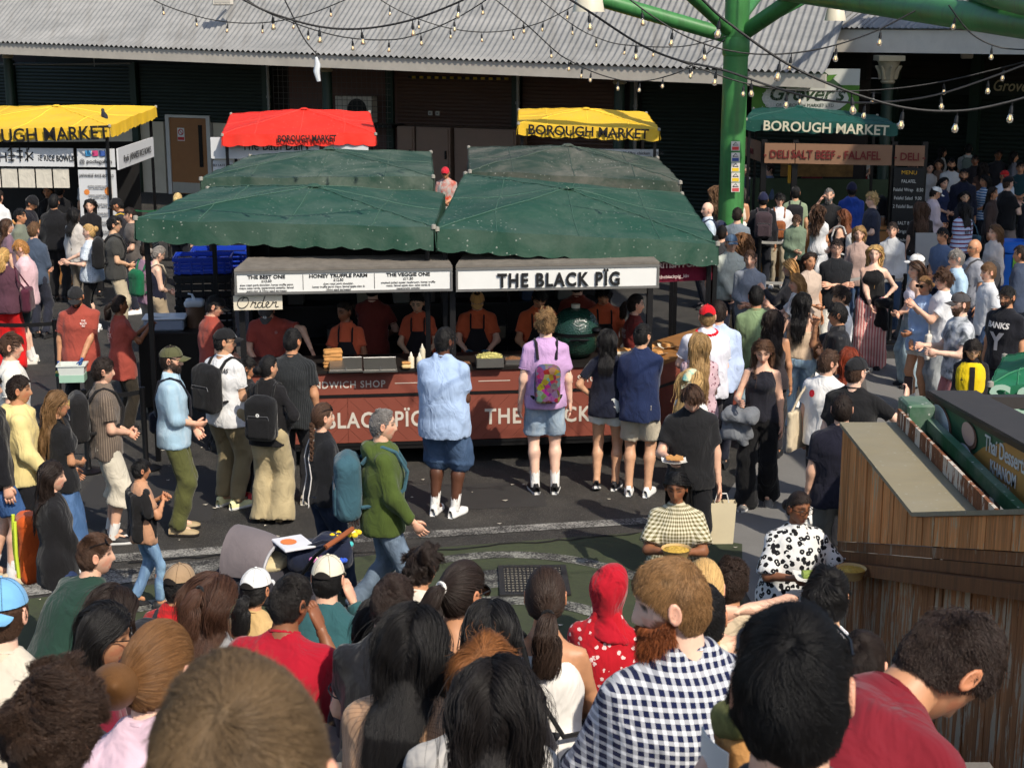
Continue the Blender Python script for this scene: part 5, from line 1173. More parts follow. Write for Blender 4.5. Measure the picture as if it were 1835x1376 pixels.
CG = canopy_mat((30,70,54),(0.12,0.16,0.125),spots=0.4,wear=0.5); CG2 = canopy_mat((36,66,52),(0.15,0.18,0.14),spots=0.5,wear=0.75); CG3 = canopy_mat((44,62,50),(0.17,0.16,0.13),0.5,0.95)
pole_m = plain('black_metal',(20,20,22),0.4,0.4); alu = plain('aluminium',(150,148,144),0.4,0.7)
def canopy_thing(label,FL,FR,BR,BL,apex,drop,mat,seed,legs=True,group=None,cat='canopy',name='market_canopy'):
    c = (np.asarray(FL) + FR + BR + BL)/4; e = empty(name,(c[0],c[1],0),0,label,cat,group); P = canopy(e,FL,FR,BR,BL,apex,drop,mat,seed)
    if legs:
        for q in (FL,FR,BR,BL):
            q = np.asarray(q) - np.array(e.location); qq = q*np.array([0.95,0.93,1]); MB().box(qq[0] - 0.025,qq[0] + 0.025,qq[1] - 0.025,qq[1] + 0.025,0,q[2] - 0.02).build('leg',pole_m,e)
        for a,b in ((FL,FR),(BL,BR),(FL,BL),(FR,BR)):
            a,b = (np.asarray(x) - np.array(e.location) - np.array([0,0,0.06]) for x in (a,b)); MB().tube([a*np.array([.96,.95,1]),b*np.array([.96,.95,1])],0.018,6).build('frame_bar',alu,e)
    return e,P
canopy_thing('front left weathered green canopy over the menu sign',A(243,393,16.25),A(777,408,16.1),A(796,347,19.4),A(372,336,19.2),A(562,333,17.7),0.235,CG,1,True,'green canopies of the sandwich stall')
canopy_thing('front right weathered green canopy over the large name sign',A(783,410,16.15),A(1286,436,16.6),A(1222,347,19.8),A(834,311,19.6),A(1016,338,17.9),0.235,CG,2,True,'green canopies of the sandwich stall')
canopy_thing('back left faded green canopy below the red awning',A(360,319,20.3),A(776,316,20.5),A(772,273,23.7),A(448,280,23.6),A(590,268,21.9),0.22,CG2,3,True,'green canopies of the sandwich stall')
canopy_thing('back right grey-green canopy below the right yellow awning',A(842,306,20.5),A(1219,326,20.3),A(1178,284,23.8),A(840,266,23.6),A(1017,261,21.9),0.22,CG3,4,True,'green canopies of the sandwich stall')

# ---- the sandwich stall
S0 = np.array([-2.0,16.05,0.0]); SA = math.radians(6.5)
stall = empty('food_stall',S0,SA,'brick red sandwich stall with white signs and chevron board front','stall')
def SW(x,y,z): return S0 + np.array([x*math.cos(SA) - y*math.sin(SA),x*math.sin(SA) + y*math.cos(SA),z])
red = plain('brick_red_paint',(132,70,56),0.55,var=0.16,nscale=3,bump=0.08,bscale=25); red_d = plain('dark_red_paint',(120,56,44),0.55,var=0.2,nscale=3); dark = plain('stall_black',(18,17,18),0.55,0.1,0.3); ink = plain('ink_black',(20,20,22),0.7,var=0); cream_l = plain('cream_letter',(206,198,186),0.7,var=0.08); sign_w = plain('sign_white',(226,226,222),0.5,var=0.04); steel = plain('stainless',(168,166,160),0.28,0.85,0.15)
X0,X1 = -0.83,3.52
MB().box(X0,X1,0.03,0.09,0.27,1.06).build('counter_carcass',dark,stall)
pf = MB().box(X0,X1,0.006,0.028,0.275,0.775).build('front_panel',red_d,stall)
def clip(poly,x0,x1,z0,z1):
    for ax,lim,sg in ((0,x0,1),(0,x1,-1),(1,z0,1),(1,z1,-1)):
        out = []
        for i in range(len(poly)):
            p,q = poly[i],poly[(i + 1) % len(poly)]; a,b = sg*(p[ax] - lim),sg*(q[ax] - lim)
            if a >= 0: out.append(p)
            if a*b < 0: t = a/(a - b); out.append((p[0] + (q[0] - p[0])*t,p[1] + (q[1] - p[1])*t))
        poly = out
        if len(poly) < 3: return []
    return poly
def chevron(parent,x0,x1,z0,z1,y,mat,w=0.115,flip=False):
    h = z1 - z0; k = -h
    while k < (x1 - x0):
        a = 0.0018; xs = [x0 + k + a,x0 + k + w*1.414 - a]; d = h if not flip else -h
        q = [(xs[0],z0),(xs[1],z0),(xs[1] + h,z1),(xs[0] + h,z1)] if not flip else [(xs[0] + h,z0),(xs[1] + h,z0),(xs[1],z1),(xs[0],z1)]
        q = clip(q,x0 + 0.002,x1 - 0.002,z0 + 0.002,z1 - 0.002)
        if len(q) >= 3:
            n = len(q); dy = random.uniform(-0.0012,0.0012); me = bpy.data.meshes.new('plank'); me.from_pydata([(x,y + dy,z) for x,z in q] + [(x,y + 0.014,z) for x,z in q],[],[tuple(range(n))] + [tuple(range(2*n - 1,n - 1,-1))] + [(i,n + i,n + (i + 1) % n,(i + 1) % n) for i in range(n)]); me.materials.append(mat); link('plank',me,parent)
        k += w*1.414
xs = np.linspace(X0,X1,5)
for i in range(4): chevron(pf,xs[i],xs[i + 1],0.28,0.77,-0.008,red,flip=bool(i % 2))
MB().box(X0,X1,0.0,0.03,0.775,0.81).build('trim_rail',dark,stall)
MB().box(X0,X1,-0.006,0.028,0.812,1.045).build('name_strip',red,stall)
MB().box(X0,X1,-0.012,0.03,0.245,0.273).build('bottom_rail',dark,stall)
MB().box(X0 - 0.02,X1 + 0.02,-0.03,0.72,1.046,1.085).build('counter_top',plain('worktop',(40,36,34),0.4,0.2,0.3,4),stall)
def sx(u,z,y=-0.01):
    """x along the stall front of the image column u at height z"""
    d = ray(u,600); o = np.array([0,0,CAM_H]); a = np.array([math.cos(SA),math.sin(SA)]); b = S0[:2] + y*np.array([-math.sin(SA),math.cos(SA)]); M = np.array([[d[0],-a[0]],[d[1],-a[1]]]); return np.linalg.solve(M,b)[1]
for u0,u1 in ((488,768),(858,1136)):
    a,b = sx(u0,0.5),sx(u1,0.5); text('THE BLACK PÏG',0.235,cream_l,stall,((a + b)/2,-0.012,0.45),sx=(b - a)/1.95,bold=0.005,space=1.12)
for u0,u1 in ((533,694),(924,1086)):
    a,b = sx(u0,0.9),sx(u1,0.9); text('SANDWICH SHOP',0.105,cream_l,stall,((a + b)/2,-0.009,0.885),sx=(b - a)/1.02,bold=0.0015,space=1.15)
for u0,u1 in ((706,750),(857,914),(1100,1150)): a,b = sx(u0,0.9),sx(u1,0.9); MB().box(a,b,-0.009,-0.007,0.917,0.925).build('painted_line',cream_l,stall)
# posts, roof lip and fascia signs
for x in (X0 + 0.02,1.385,X1 - 0.02): MB().box(x - 0.03,x + 0.03,0.0,0.06,1.086,2.12).build('post',dark,stall)
MB().box(X0,X1 + 0.02,0.0,2.6,0.2,0.244).build('floor_deck',dark,stall); MB().box(X0,X1,2.5,2.56,0.245,2.4).build('back_wall',plain('stall_back',(26,25,26),0.6,0.1,0.4,3),stall)
MB().box(X0,X0 + 0.04,1.6,2.5,0.245,2.4).build('side_wall',dark,stall)
for x0,x1,lab in ((X0 - 0.03,1.37,'l'),(1.405,X1 + 0.03,'r')):
    lip = MB(); lip.add([(x0,-0.19,2.2),(x1,-0.19,2.2),(x1 - 0.04,0.28,2.25),(x0 + 0.12,0.28,2.25),(x0,-0.19,2.175),(x1,-0.19,2.175),(x1 - 0.04,0.28,2.22),(x0 + 0.12,0.28,2.22)],[[0,1,2,3],[4,7,6,5],[0,4,5,1],[2,6,7,3],[0,3,7,4],[1,5,6,2]]); lip.build('roof_lip',plain('weathered_ply',(112,106,98),0.8,var=0.55,nscale=9),stall)
    z0 = 1.945 if lab == 'l' else 1.935; fr = MB(); fr.box(x0,x1,-0.2,-0.16,2.148,2.173).box(x0,x1,-0.2,-0.16,z0 - 0.012,z0 + 0.012).box(x0,x0 + 0.022,-0.2,-0.16,z0 + 0.013,2.147).box(x1 - 0.022,x1,-0.2,-0.16,z0 + 0.013,2.147)
    sb = MB().box(x0 + 0.023,x1 - 0.023,-0.188,-0.165,z0 + 0.013,2.147).build('sign_board',sign_w,stall); fr.build('sign_frame',alu,sb)
    if lab == 'r': text('THE BLACK PÏG',0.198,ink,sb,(sx(1001,2.05,-0.19),-0.206,1.966),sx=0.8,bold=0.007,space=1.2)
    else:
        for u,t1,t2,t3 in ((481,'THE BEST ONE','£13.50','slow roast pork shoulder, honey truffle parm\nmayo, salsa verde, peperoncini sottolio, fennel\napple slaw & 30mo aged parmesan'),(609,'HONEY TRUFFLE PARM','£12.50','slow roast pork shoulder,\nhoney truffle parm mayo, fennel apple slaw &\n30mo aged parmesan'),(733,'THE VEGGIE ONE','£11.50','smoked pulled oyster mushroom, honey truffle\nmayo, fennel apple slaw, salsa verde &\npeperoncini sottolio')):
            x = sx(u,2.05,-0.19); text(t1,0.05,ink,sb,(x,-0.191,2.098),sx=1.15,bold=0.0016); text(t2,0.038,ink,sb,(x,-0.191,2.06),bold=0.0005); text(t3,0.031,plain('ink_grey',(70,68,68),0.7,var=0),sb,(x,-0.191,2.024),sx=0.95,line=1.0)
        for u in (546,673): x = sx(u,2.05,-0.19); MB().box(x - 0.003,x + 0.003,-0.191,-0.189,1.975,2.135).build('rule_line',plain('ink_grey',(70,68,68),0.7,var=0),sb)
# hand-lettered order board
xo0,xo1 = sx(421,1.8,-0.12),sx(508,1.8,-0.12); ob = tag(empty('order_board',SW(0,0,0),SA),'small cream board with handwritten script hanging under the menu sign','sign')
MB().box(xo0,xo1,-0.13,-0.11,1.765,1.915).build('board',plain('board_cream',(222,212,190),0.6,var=0.04),ob); MB().tube([[xo0 + 0.05,-0.12,1.915],[xo0 + 0.05,-0.14,1.95]],0.004,4).build('hanger',pole_m,ob); MB().tube([[xo1 - 0.05,-0.12,1.915],[xo1 - 0.05,-0.14,1.95]],0.004,4).build('hanger',pole_m,ob)
W_ = xo1 - xo0
def stroke(pts,r=0.0042):
    pts = np.array(pts); t = np.arange(len(pts)); tt = np.linspace(0,len(pts) - 1,len(pts)*6); q = []
    for v in tt:
        i = min(int(v),len(pts) - 2); f = v - i; p0,p1,p2,p3 = pts[max(i - 1,0)],pts[i],pts[i + 1],pts[min(i + 2,len(pts) - 1)]; q.append(0.5*((2*p1) + (-p0 + p2)*f + (2*p0 - 5*p1 + 4*p2 - p3)*f*f + (-p0 + 3*p1 - 3*p2 + p3)*f ** 3))
    q = np.array(q); P3 = np.stack([xo0 + W_*q[:,0],np.full(len(q),-0.134),1.765 + 0.15*q[:,1]],1); rr = r*(0.75 + 0.5*np.abs(np.sin(np.linspace(0,9,len(q))))); MB().tube(P3,rr,5).build('script_stroke',ink,ob,True)
stroke([(.27,.85),(.2,.9),(.12,.75),(.08,.45),(.12,.18),(.2,.15),(.28,.35),(.31,.65),(.27,.88),(.2,.8),(.19,.65)])
stroke([(.34,.2),(.38,.45),(.40,.58),(.42,.5),(.46,.52),(.43,.25),(.45,.17),(.48,.2)])
stroke([(.58,.5),(.53,.52),(.49,.35),(.51,.18),(.56,.22),(.61,.6),(.65,.95),(.6,.5),(.59,.2),(.63,.18)])
stroke([(.63,.18),(.7,.38),(.73,.5),(.69,.53),(.66,.35),(.69,.17),(.75,.22)])
stroke([(.75,.22),(.80,.45),(.81,.56),(.83,.48),(.88,.52),(.86,.3),(.87,.18),(.92,.22)])
# dark shelving and a prep fridge inside
sh_ = empty('prep_shelving',S0,SA,'dark steel shelving with pans behind the stall workers','shelving')
for z in (0.9,1.35,1.72): MB().box(X0 + 0.2,X1 - 0.1,2.1,2.48,z,z + 0.03).build('shelf',plain('dark_steel',(46,46,48),0.35,0.6),sh_)
for x in (X0 + 0.2,0.6,1.4,2.2,3.3): MB().box(x,x + 0.03,2.1,2.13,0.245,2.2).build('upright',plain('dark_steel',(46,46,48),0.35,0.6),sh_)
for k in range(9):
    x = -0.3 + 0.4*k + random.uniform(-.08,.08); z = random.choice((0.93,1.38)); c = random.choice(((120,118,112),(60,58,56),(150,140,120),(40,60,90)))
    e = empty('storage_tub',SW(x,2.28,z),SA,'storage tub number'.replace(' number','') + ' on the dark shelving, %s from the left' % ('first','second','third','fourth','fifth','sixth','seventh','eighth','ninth')[k],'tub','tubs on the dark shelving'); MB().bbox(-0.1,0.1,-0.12,0.12,0,0.15,0.015).build('tub',plain('tub_%d' % k,c,0.4),e); MB().bbox(-0.108,0.108,-0.128,0.128,0.151,0.165,0.006).build('lid',plain('tub_lid',(70,70,72),0.4),e)

# ---- food and tools on the counter
def at_counter(u,v,z=1.085): return G(u,v,z)
def thing_at(name,label,cat,u,v,z=1.085,rz=SA,group=None): p = G(u,v,z); return empty(name,p,rz,label,cat,group)
bread = plain('toasted_bread',(196,142,82),0.8,var=0.5,nscale=22,bump=0.5,bscale=60); crumb = plain('bread_crumb',(222,190,134),0.85,var=0.3,nscale=40)
e = thing_at('sandwich_stack','tall stack of toasted flat bread on the left griddle lid','bread',597,658)
for k in range(5):
    f = Field().box((0,0,0.02 + 0.038*k),rotm(random.uniform(-8,8)),np.array([0.1,0.07,0.023]),0.018); vv,qq = f.mesh(0.009,0.01,0.003,k); link('slice',mesh_data('slice',vv,[qq],bread),e)
for k,(u,nm) in enumerate(((610,'left'),(671,'right'))):
    e = thing_at('bain_marie_lid','%s stainless tray lid on the stall counter' % nm,'tray',u + 10,662,1.087); M = Matrix.Rotation(0.3,4,'X'); MB().box(-0.17,0.17,-0.12,0.12,0.0,0.012,M=Matrix.Translation((0,0,0.05)) @ M).build('lid',steel,e); MB().box(-0.18,0.18,-0.14,0.15,0,0.016).build('tray',steel,e); MB().tube([[-0.17,0.13,0.1],[0.17,0.13,0.1]],0.008,6).build('rail',steel,e); MB().tube([[0,-0.09,0.03],[0,-0.13,0.05],[0,-0.13,0.02]],0.007,5).build('handle',steel,e)
for k,(u,v) in enumerate(((757,640),(737,655),(752,656))):
    e = thing_at('squeeze_bottle',('white squeeze bottle standing behind two others','left white squeeze bottle on the counter','white squeeze bottle beside the polo shirt man')[k],'bottle',u,v + 4,group='white squeeze bottles'); MB().lathe([(0.0,0),(0.032,0),(0.033,0.1),(0.028,0.12),(0.018,0.126)],14).build('bottle',plain('sauce_cream',(226,216,190),0.4),e,True); MB().lathe([(0.018,0.127),(0.016,0.14),(0.005,0.17),(0.003,0.175),(0,0.175)],12).build('nozzle',plain('nozzle',(232,226,210),0.4),e,True)
def pan(name,label,u,v,w,d,h,fill,pile=0.03,mat=steel,cat='tray',z=1.087):
    e = thing_at(name,label,cat,u,v,z); m = MB(); m.box(-w,w,-d,d,0,0.006)
    for a in ((-w,w,-d - 0.006,-d),(-w,w,d,d + 0.006),(-w - 0.006,-w,-d,d),(w,w + 0.006,-d,d)): m.box(*a,0,h)
    m.build('pan',mat,e); n = 20; xs_ = np.linspace(-w*0.97,w*0.97,n); ys_ = np.linspace(-d*0.97,d*0.97,n); Z = h*0.75 + pile*np.outer(np.cos(ys_/d*1.4),np.cos(xs_/w*1.4)) + rng.uniform(-0.008,0.008,(n,n)); MB().grid(np.stack([np.tile(xs_,(n,1)),np.tile(ys_[:,None],(1,n)),Z],-1)).build('filling',fill,e,True); return e
slaw = plain('slaw',(214,206,130),0.8,var=0.5,nscale=70,bump=0.6,bscale=120); meat = plain('pulled_pork',(120,82,54),0.8,var=0.6,nscale=60,bump=0.5,bscale=90)
e = pan('slaw_tray','steel tray heaped with pale fennel slaw on the counter',877,655,0.14,0.1,0.1,slaw,0.05)
shreds = MB()
for k in range(220):
    x,y = rng.uniform(-0.12,0.12),rng.uniform(-0.085,0.085); a = rng.uniform(0,6.3); z = 0.085 + 0.045*math.cos(x/0.14*1.4)*math.cos(y/0.1*1.4) + rng.uniform(0,0.012); d = np.array([math.cos(a),math.sin(a),rng.uniform(-.4,.4)])*0.018; shreds.tube([np.array([x,y,z]) - d,np.array([x,y,z]) + d],0.0028,4,caps=False)
so = shreds.build('slaw_shreds',slaw,e); so['kind'] = 'stuff'
pan('meat_pan','small black pan of sliced meat left of the slaw tray',828,658,0.09,0.07,0.05,meat,0.02,dark); pan('meat_pan','small pan of roast pork right of the slaw tray',920,650,0.09,0.08,0.05,meat,0.03,steel); pan('chip_tray','tray of food on the counter right of the navy tee woman',1115,632,0.1,0.07,0.03,bread,0.03,plain('paper_tray',(222,214,198),0.8))
e = thing_at('bread_roll','single pale bread roll on the counter beside the squeeze bottles','bread',728,660); vv,qq = Field().box((0,0,0.025),np.eye(3),np.array([0.05,0.04,0.025]),0.022).mesh(0.009,0.01,0.002,1); link('crust',mesh_data('crust',vv,[qq],crumb),e); vv,qq = Field().box((0,0,0.06),np.eye(3),np.array([0.048,0.038,0.012]),0.012).mesh(0.009,0.01,0.002,2); link('top_half',mesh_data('top_half',vv,[qq],bread),e)
# ceramic grill egg
def egg_mat():
    m = NT('dimpled_green_glaze'); co = m.coord('Object'); v = m.voro(co,55.0).outputs['Distance']; m.out(m.mix(m.noise(co,6.0,3),(0.006,0.028,0.018),(0.014,0.05,0.034)),0.16,0.0,m.bump(v,0.5,0.01),0.7); return m.m
pe = G(1033,652,1.085); eg = empty('ceramic_grill',pe + np.array([0,0.35,0]),SA,'large dark green egg shaped ceramic grill behind the counter','grill'); em = egg_mat()
MB().lathe([(0.0,0.0),(0.14,0.01),(0.22,0.08),(0.262,0.2),(0.265,0.27)],36).build('base_shell',em,eg,True); MB().lathe([(0.272,0.268),(0.274,0.3)],36).build('band',pole_m,eg,True); MB().lathe([(0.265,0.302),(0.255,0.37),(0.21,0.46),(0.14,0.52),(0.06,0.545),(0.0,0.547)],36).build('lid_shell',em,eg,True); MB().lathe([(0.045,0.54),(0.05,0.57),(0.05,0.585),(0.0,0.59)],18).build('chimney_cap',plain('cap_cream',(190,180,160),0.5),eg,True); MB().lathe([(0.0,-0.035),(0.03,-0.03),(0.055,0),(0.05,0.03),(0,0.035)],14,(0.2,-0.2,0.33)).build('thermometer',pole_m,eg,True); MB().tube([[-0.1,-0.27,0.24],[0,-0.31,0.25],[0.1,-0.27,0.24]],0.014,8).build('handle',pole_m,eg,True)
# side counter at the right end
sc = empty('side_counter',SW(3.56,0.0,0),SA + math.radians(46),'red panelled side counter with a wooden top at the stall corner','counter'); MB().box(0,2.1,0.0,0.05,0.25,0.76).build('lower_panel',red_d,sc); MB().box(0,2.1,-0.004,0.05,0.8,1.02).build('upper_panel',red,sc); MB().box(0,2.1,0.002,0.048,0.762,0.798).build('trim_rail',dark,sc); MB().box(-0.02,2.14,-0.03,0.62,1.03,1.07).build('wood_top',plain('oiled_wood',(150,104,58),0.5,var=0.3,nscale=9),sc)
for k,(x,y) in enumerate(((0.35,0.2),(0.75,0.3),(1.15,0.22),(0.55,0.45))):
    q = np.array(sc.location) + np.array([x*math.cos(sc.rotation_euler[2]) - y*math.sin(sc.rotation_euler[2]),x*math.sin(sc.rotation_euler[2]) + y*math.cos(sc.rotation_euler[2]),1.07]); e = empty('wrapped_sandwich',q,random.uniform(0,3),('wrapped sandwich nearest the stall post on the wood counter','second wrapped sandwich on the wood side counter','third wrapped sandwich on the wood side counter','wrapped sandwich at the back of the wood side counter')[k],'sandwich','sandwiches on the wood counter'); vv,qq = Field().box((0,0,0.03),np.eye(3),np.array([0.08,0.05,0.03]),0.025).mesh(0.011,0.01,0.004,k); link('bun',mesh_data('bun',vv,[qq],bread),e); MB().slab(np.array([[[x,y,0.004 + 0.03*(abs(x) > 0.08)] for x in np.linspace(-0.11,0.11,5)] for y in np.linspace(-0.08,0.08,4)]),np.array([0,0,0.002])).build('wrapper',plain('paper_tray',(222,214,198),0.8),e)
# maroon banner under the right canopy
bnr = empty('pork_banner',SW(3.46,0.12,0),SA + math.radians(10),'maroon cloth banner with pale lettering under the right canopy','banner'); MB().slab(np.array([[[x,0.01*math.sin(x*6),z] for x in np.linspace(0,0.78,12)] for z in np.linspace(1.92,2.32,6)]),np.array([0,0.006,0])).build('cloth',fabric((104,22,44),fold=0.2),bnr,True); pkl = plain('letter_pale',(226,200,196),0.7,var=0)
text('FREE RANGE',0.088,pkl,bnr,(0.37,-0.02,2.17),sx=1.12,bold=0.003); text('BRITISH PORK',0.08,pkl,bnr,(0.37,-0.02,2.08),sx=1.12,bold=0.003); text('theblackpig_ldn',0.055,pkl,bnr,(0.33,-0.02,1.965)); MB().box(0.78,0.83,-0.025,0.025,0,2.4).build('post',pole_m,bnr); MB().tube([[0,0,2.33],[0.8,0,2.33]],0.012,6).build('rail',pole_m,bnr)
# black side table with plastic tubs at the left end, crates behind
p = G(247,597,1.0); bt_ = empty('side_table',(p[0],p[1],0),math.radians(4),'black panelled side table left of the stall with plastic boxes','table'); MB().box(0,0.86,0,0.03,0.08,0.965).build('front_panel',plain('black_ply',(30,28,27),0.35,0.0,0.3,2),bt_); MB().box(-0.03,0.9,-0.02,0.75,0.966,1.0).build('top',plain('worktop',(40,36,34),0.4,0.2,0.3,4),bt_); MB().box(0,0.03,0.031,0.7,0.0,0.965).build('side_panel',plain('black_ply',(30,28,27),0.35,0.0,0.3,2),bt_)
for x in (0.02,0.83): MB().box(x,x + 0.04,0.04,0.08,0,0.08).build('foot',alu,bt_)
bx = empty('plastic_box',np.array(bt_.location) + np.array([0.28,0.25,1.0]),0.1,'clear plastic box with a white lid on the black side table','box'); MB().bbox(-0.24,0.24,-0.16,0.16,0,0.14,0.02).build('box',plain('clear_plastic',(150,160,176),0.2,var=0.2),bx); MB().bbox(-0.26,0.26,-0.18,0.18,0.141,0.165,0.01).build('lid',plain('white_plastic',(214,218,222),0.35),bx); MB().box(-0.2,0.2,-0.12,0.12,0.166,0.169,M=Matrix.Rotation(0.08,4,'Y')).build('paper',plain('paper',(225,222,216),0.7),bx)
cn = empty('canister',np.array(bt_.location) + np.array([0.62,0.4,1.0]),0.1,'clear canister with brown contents under plastic film on the side table','canister'); MB().lathe([(0,0),(0.11,0),(0.115,0.26),(0.1,0.27)],20).build('jar',plain('brown_jar',(110,84,66),0.25),cn,True); vv,qq = Field().box((0,0,0.3),np.eye(3),np.array([0.12,0.11,0.04]),0.035).mesh(0.014,0.02,0.012,4); link('film',mesh_data('film',vv,[qq],plain('film',(196,198,200),0.25)),cn); MB().tube([[0.0,0,0.3],[-0.03,0,0.4],[-0.08,0,0.41]],[0.03,0.012,0.01],8).build('spray_head',plain('white_plastic',(214,218,222),0.35),cn)
def crate(label,p,w,d,h,mat,group=None):
    e = empty('plastic_crate',p,SA,label,'crate',group); m = MB(); t = 0.02
    for k in range(4):
        z0 = h*k/4; m.box(-w,w,-d,-d + t,z0 + 0.01,z0 + h/4 - 0.012).box(-w,w,d - t,d,z0 + 0.01,z0 + h/4 - 0.012).box(-w,-w + t,-d + t,d - t,z0 + 0.01,z0 + h/4 - 0.012).box(w - t,w,-d + t,d - t,z0 + 0.01,z0 + h/4 - 0.012)
    m.build('slatted_side',mat,e); MB().box(-w + t,w - t,-d + t,d - t,0.0,0.02).build('base',mat,e)
    m = MB().box(-w - 0.015,w + 0.015,-d - 0.015,-d,h - 0.03,h + 0.01).box(-w - 0.015,w + 0.015,d,d + 0.015,h - 0.03,h + 0.01).box(-w - 0.015,-w,-d,d,h - 0.03,h + 0.01).box(w,w + 0.015,-d,d,h - 0.03,h + 0.01); m.build('rim',mat,e)
    for k in range(5): x = -w + 2*w*(k + 0.5)/5; MB().box(x - 0.014,x + 0.014,-d - 0.012,-d - 0.0005,0.0,h - 0.031).build('rib',mat,e)
    return e
blue_p = plain('crate_blue',(22,58,168),0.4); black_p = plain('crate_black',(18,18,20),0.4); pc = G(362,470,1.72); pc[1] += 0.35; pc[0] -= 0.05
for k,(z,h,mt,lab) in enumerate(((1.55,0.2,blue_p,'bright blue slatted crate on top of the black crates'),(1.16,0.37,black_p,'black crate second from the top of the stack'),(0.78,0.36,black_p,'black crate third from the top of the stack'),(0.4,0.36,black_p,'black crate lowest but one of the stack'),(0.02,0.36,black_p,'lowest black crate of the stack'))): crate(lab,(pc[0],pc[1],z),0.35,0.26,h,mt,'stacked crates left of the stall')
crate('second blue crate behind the top blue crate',(pc[0] + 0.1,pc[1] + 0.6,1.5),0.35,0.26,0.24,blue_p)
# barrier tapes on posts
def tape(label,pts,Zt,col=(18,18,20),w=0.05):
    e = empty('queue_barrier',(pts[0][0],pts[0][1],0),0,label,'barrier'); o = np.array([pts[0][0],pts[0][1],0]); ps = [np.array([p[0],p[1],Zt]) - o for p in pts]; bm_ = fabric(col,fold=0.1)
    for a,b in zip(ps[:-1],ps[1:]):
        q = np.array([[a + (b - a)*t + np.array([0,0,z - 0.03*math.sin(math.pi*t)]) for t in np.linspace(0,1,9)] for z in (-w/2,w/2)]); MB().slab(q,np.array([0,0.003,0])).build('belt',bm_,e)
    for q in ps: MB().lathe([(0.0,0.0),(0.15,0.0),(0.15,0.02),(0.04,0.04),(0.03,0.06),(0.03,Zt + 0.05),(0.0,Zt + 0.06)],16,(q[0],q[1],0)).build('post',pole_m,e,True)
tape('black belt barrier across the left queue at waist height',[G(-60,578,0.95)[:2],G(98,580,0.95)[:2]],0.95); tape('black belt barrier behind the left queue beside the side table',[G(150,706,0.85)[:2],G(255,702,0.85)[:2]],0.85)
for k,pts in enumerate(([(1362,434),(1428,430)],[(1345,505),(1470,503),(1545,498)],[(1545,505),(1600,500),(1622,497)])): tape(('grey belt barrier behind the curly haired woman','grey belt barrier behind the man with crossed arms','grey belt barrier behind the woman in striped trousers')[k],[G(u,v,0.95)[:2] for u,v in pts],0.95,(150,148,144),0.045)
tape('green rail barrier at the left end of the front canopy',[G(236,377,1.0)[:2],G(300,375,1.0)[:2]],1.0,(30,90,60),0.03)

# ---- stalls at the back
yel = canopy_mat((232,188,44),(0.56,0.40,0.1),0.25,0.3); redc = canopy_mat((232,46,30),(0.5,0.06,0.035),0.15,0.3); tealc = canopy_mat((10,72,62),(0.015,0.12,0.1),0.15,0.3)
def back_stall(label,FL,FR,BR,BL,apex,drop,mat,seed,tsize,tcol,tsx,dz=-0.16,words='BOROUGH MARKET',along=0.5):
    e,P = canopy_thing(label,FL,FR,BR,BL,apex,drop,mat,seed,True,None,'stall','market_stall'); c = np.array(e.location); edge_text(words,FL - c,FR - c,tsize,tcol,e,tsx,0.005,1.0,0.075,dz,along); return e
ink_b = plain('ink_black',(20,20,22),0.7,var=0); ink_w = plain('ink_white',(210,210,204),0.7,var=0)
def board(e,p0,p1,z0,z1,mat,name='sign_board',th=0.03,off=0.0):
    """upright board between two ground points, in world metres"""
    c = np.array(e.location); p0,p1 = np.array([*p0[:2],0.0]) - c,np.array([*p1[:2],0.0]) - c; d = unit(p1 - p0); n = np.array([d[1],-d[0],0]); return MB().add([p + n*(o + off) + np.array([0,0,z]) for o in (0,th) for z in (z0,z1) for p in (p0,p1)],[[0,1,3,2],[4,6,7,5],[0,4,5,1],[2,3,7,6],[0,2,6,4],[1,5,7,3]]).build(name,mat,e)
def btext(e,s,p0,p1,z,size,mat,along=0.5,**k): c = np.array(e.location); a,b = np.array([*p0[:2],z]) - c,np.array([*p1[:2],z]) - c; return edge_text(s,a,b,size,mat,e,along=along,off=0.05,**k)
sgrey = plain('sign_pale',(206,208,210),0.6,var=0.06)
rs = back_stall('bright red awning stall behind the left green canopies',A(398,241,27.3),A(673,239,27.6),A(662,202,29.8),A(414,205,29.6),A(545,196,28.6),0.2,redc,11,0.155,ink_b,0.72,-0.13,along=0.55)
q0,q1 = A(378,260,27.6),A(572,260,27.6); board(rs,q0,q1,2.25,2.62,sgrey); btext(rs,'The Bath Dairy',q0,q1,2.4,0.24,ink_b,sx=0.8,along=0.6); q0,q1 = A(582,260,27.6),A(660,255,27.6); board(rs,q0,q1,2.25,2.62,sgrey); q0,q1 = A(382,290,27.8),A(418,290,27.8); board(rs,q0,q1,1.5,2.2,sgrey,'price_board'); btext(rs,'SE1 LATE EASY',q0,q1,2.1,0.055,ink_b)
ys = back_stall('small yellow awning stall right of centre with black lettering',A(929,222,27.4),A(1181,232,27.2),A(1158,203,29.4),A(930,196,29.6),A(1050,195,28.4),0.2,yel,12,0.235,ink_b,0.98,-0.165)
q0,q1 = A(935,262,27.6),A(995,262,27.6); board(ys,q0,q1,2.1,2.42,plain('sign_red',(190,40,44),0.6)); q0,q1 = A(1000,262,27.6),A(1180,262,27.5); board(ys,q0,q1,2.1,2.42,sgrey,'menu_board')
for k in range(3): btext(ys,('Spicy beef rendang   £9.50\nPad thai noodles     £9.00','Crispy pork noodles  £9.50\nThai chicken noodles £9.00','Free range chicken   £9.50\nVegan gyoza  £8.00')[k],q0,q1,2.33,0.075,plain('ink_grey',(70,68,68),0.7,var=0),along=0.18 + 0.32*k)
cb_ = board(ys,q0,q1,0,1.0,dark,'counter'); cb_ = board(rs,A(380,300,27.8),A(660,300,27.8),0,1.0,dark,'counter')
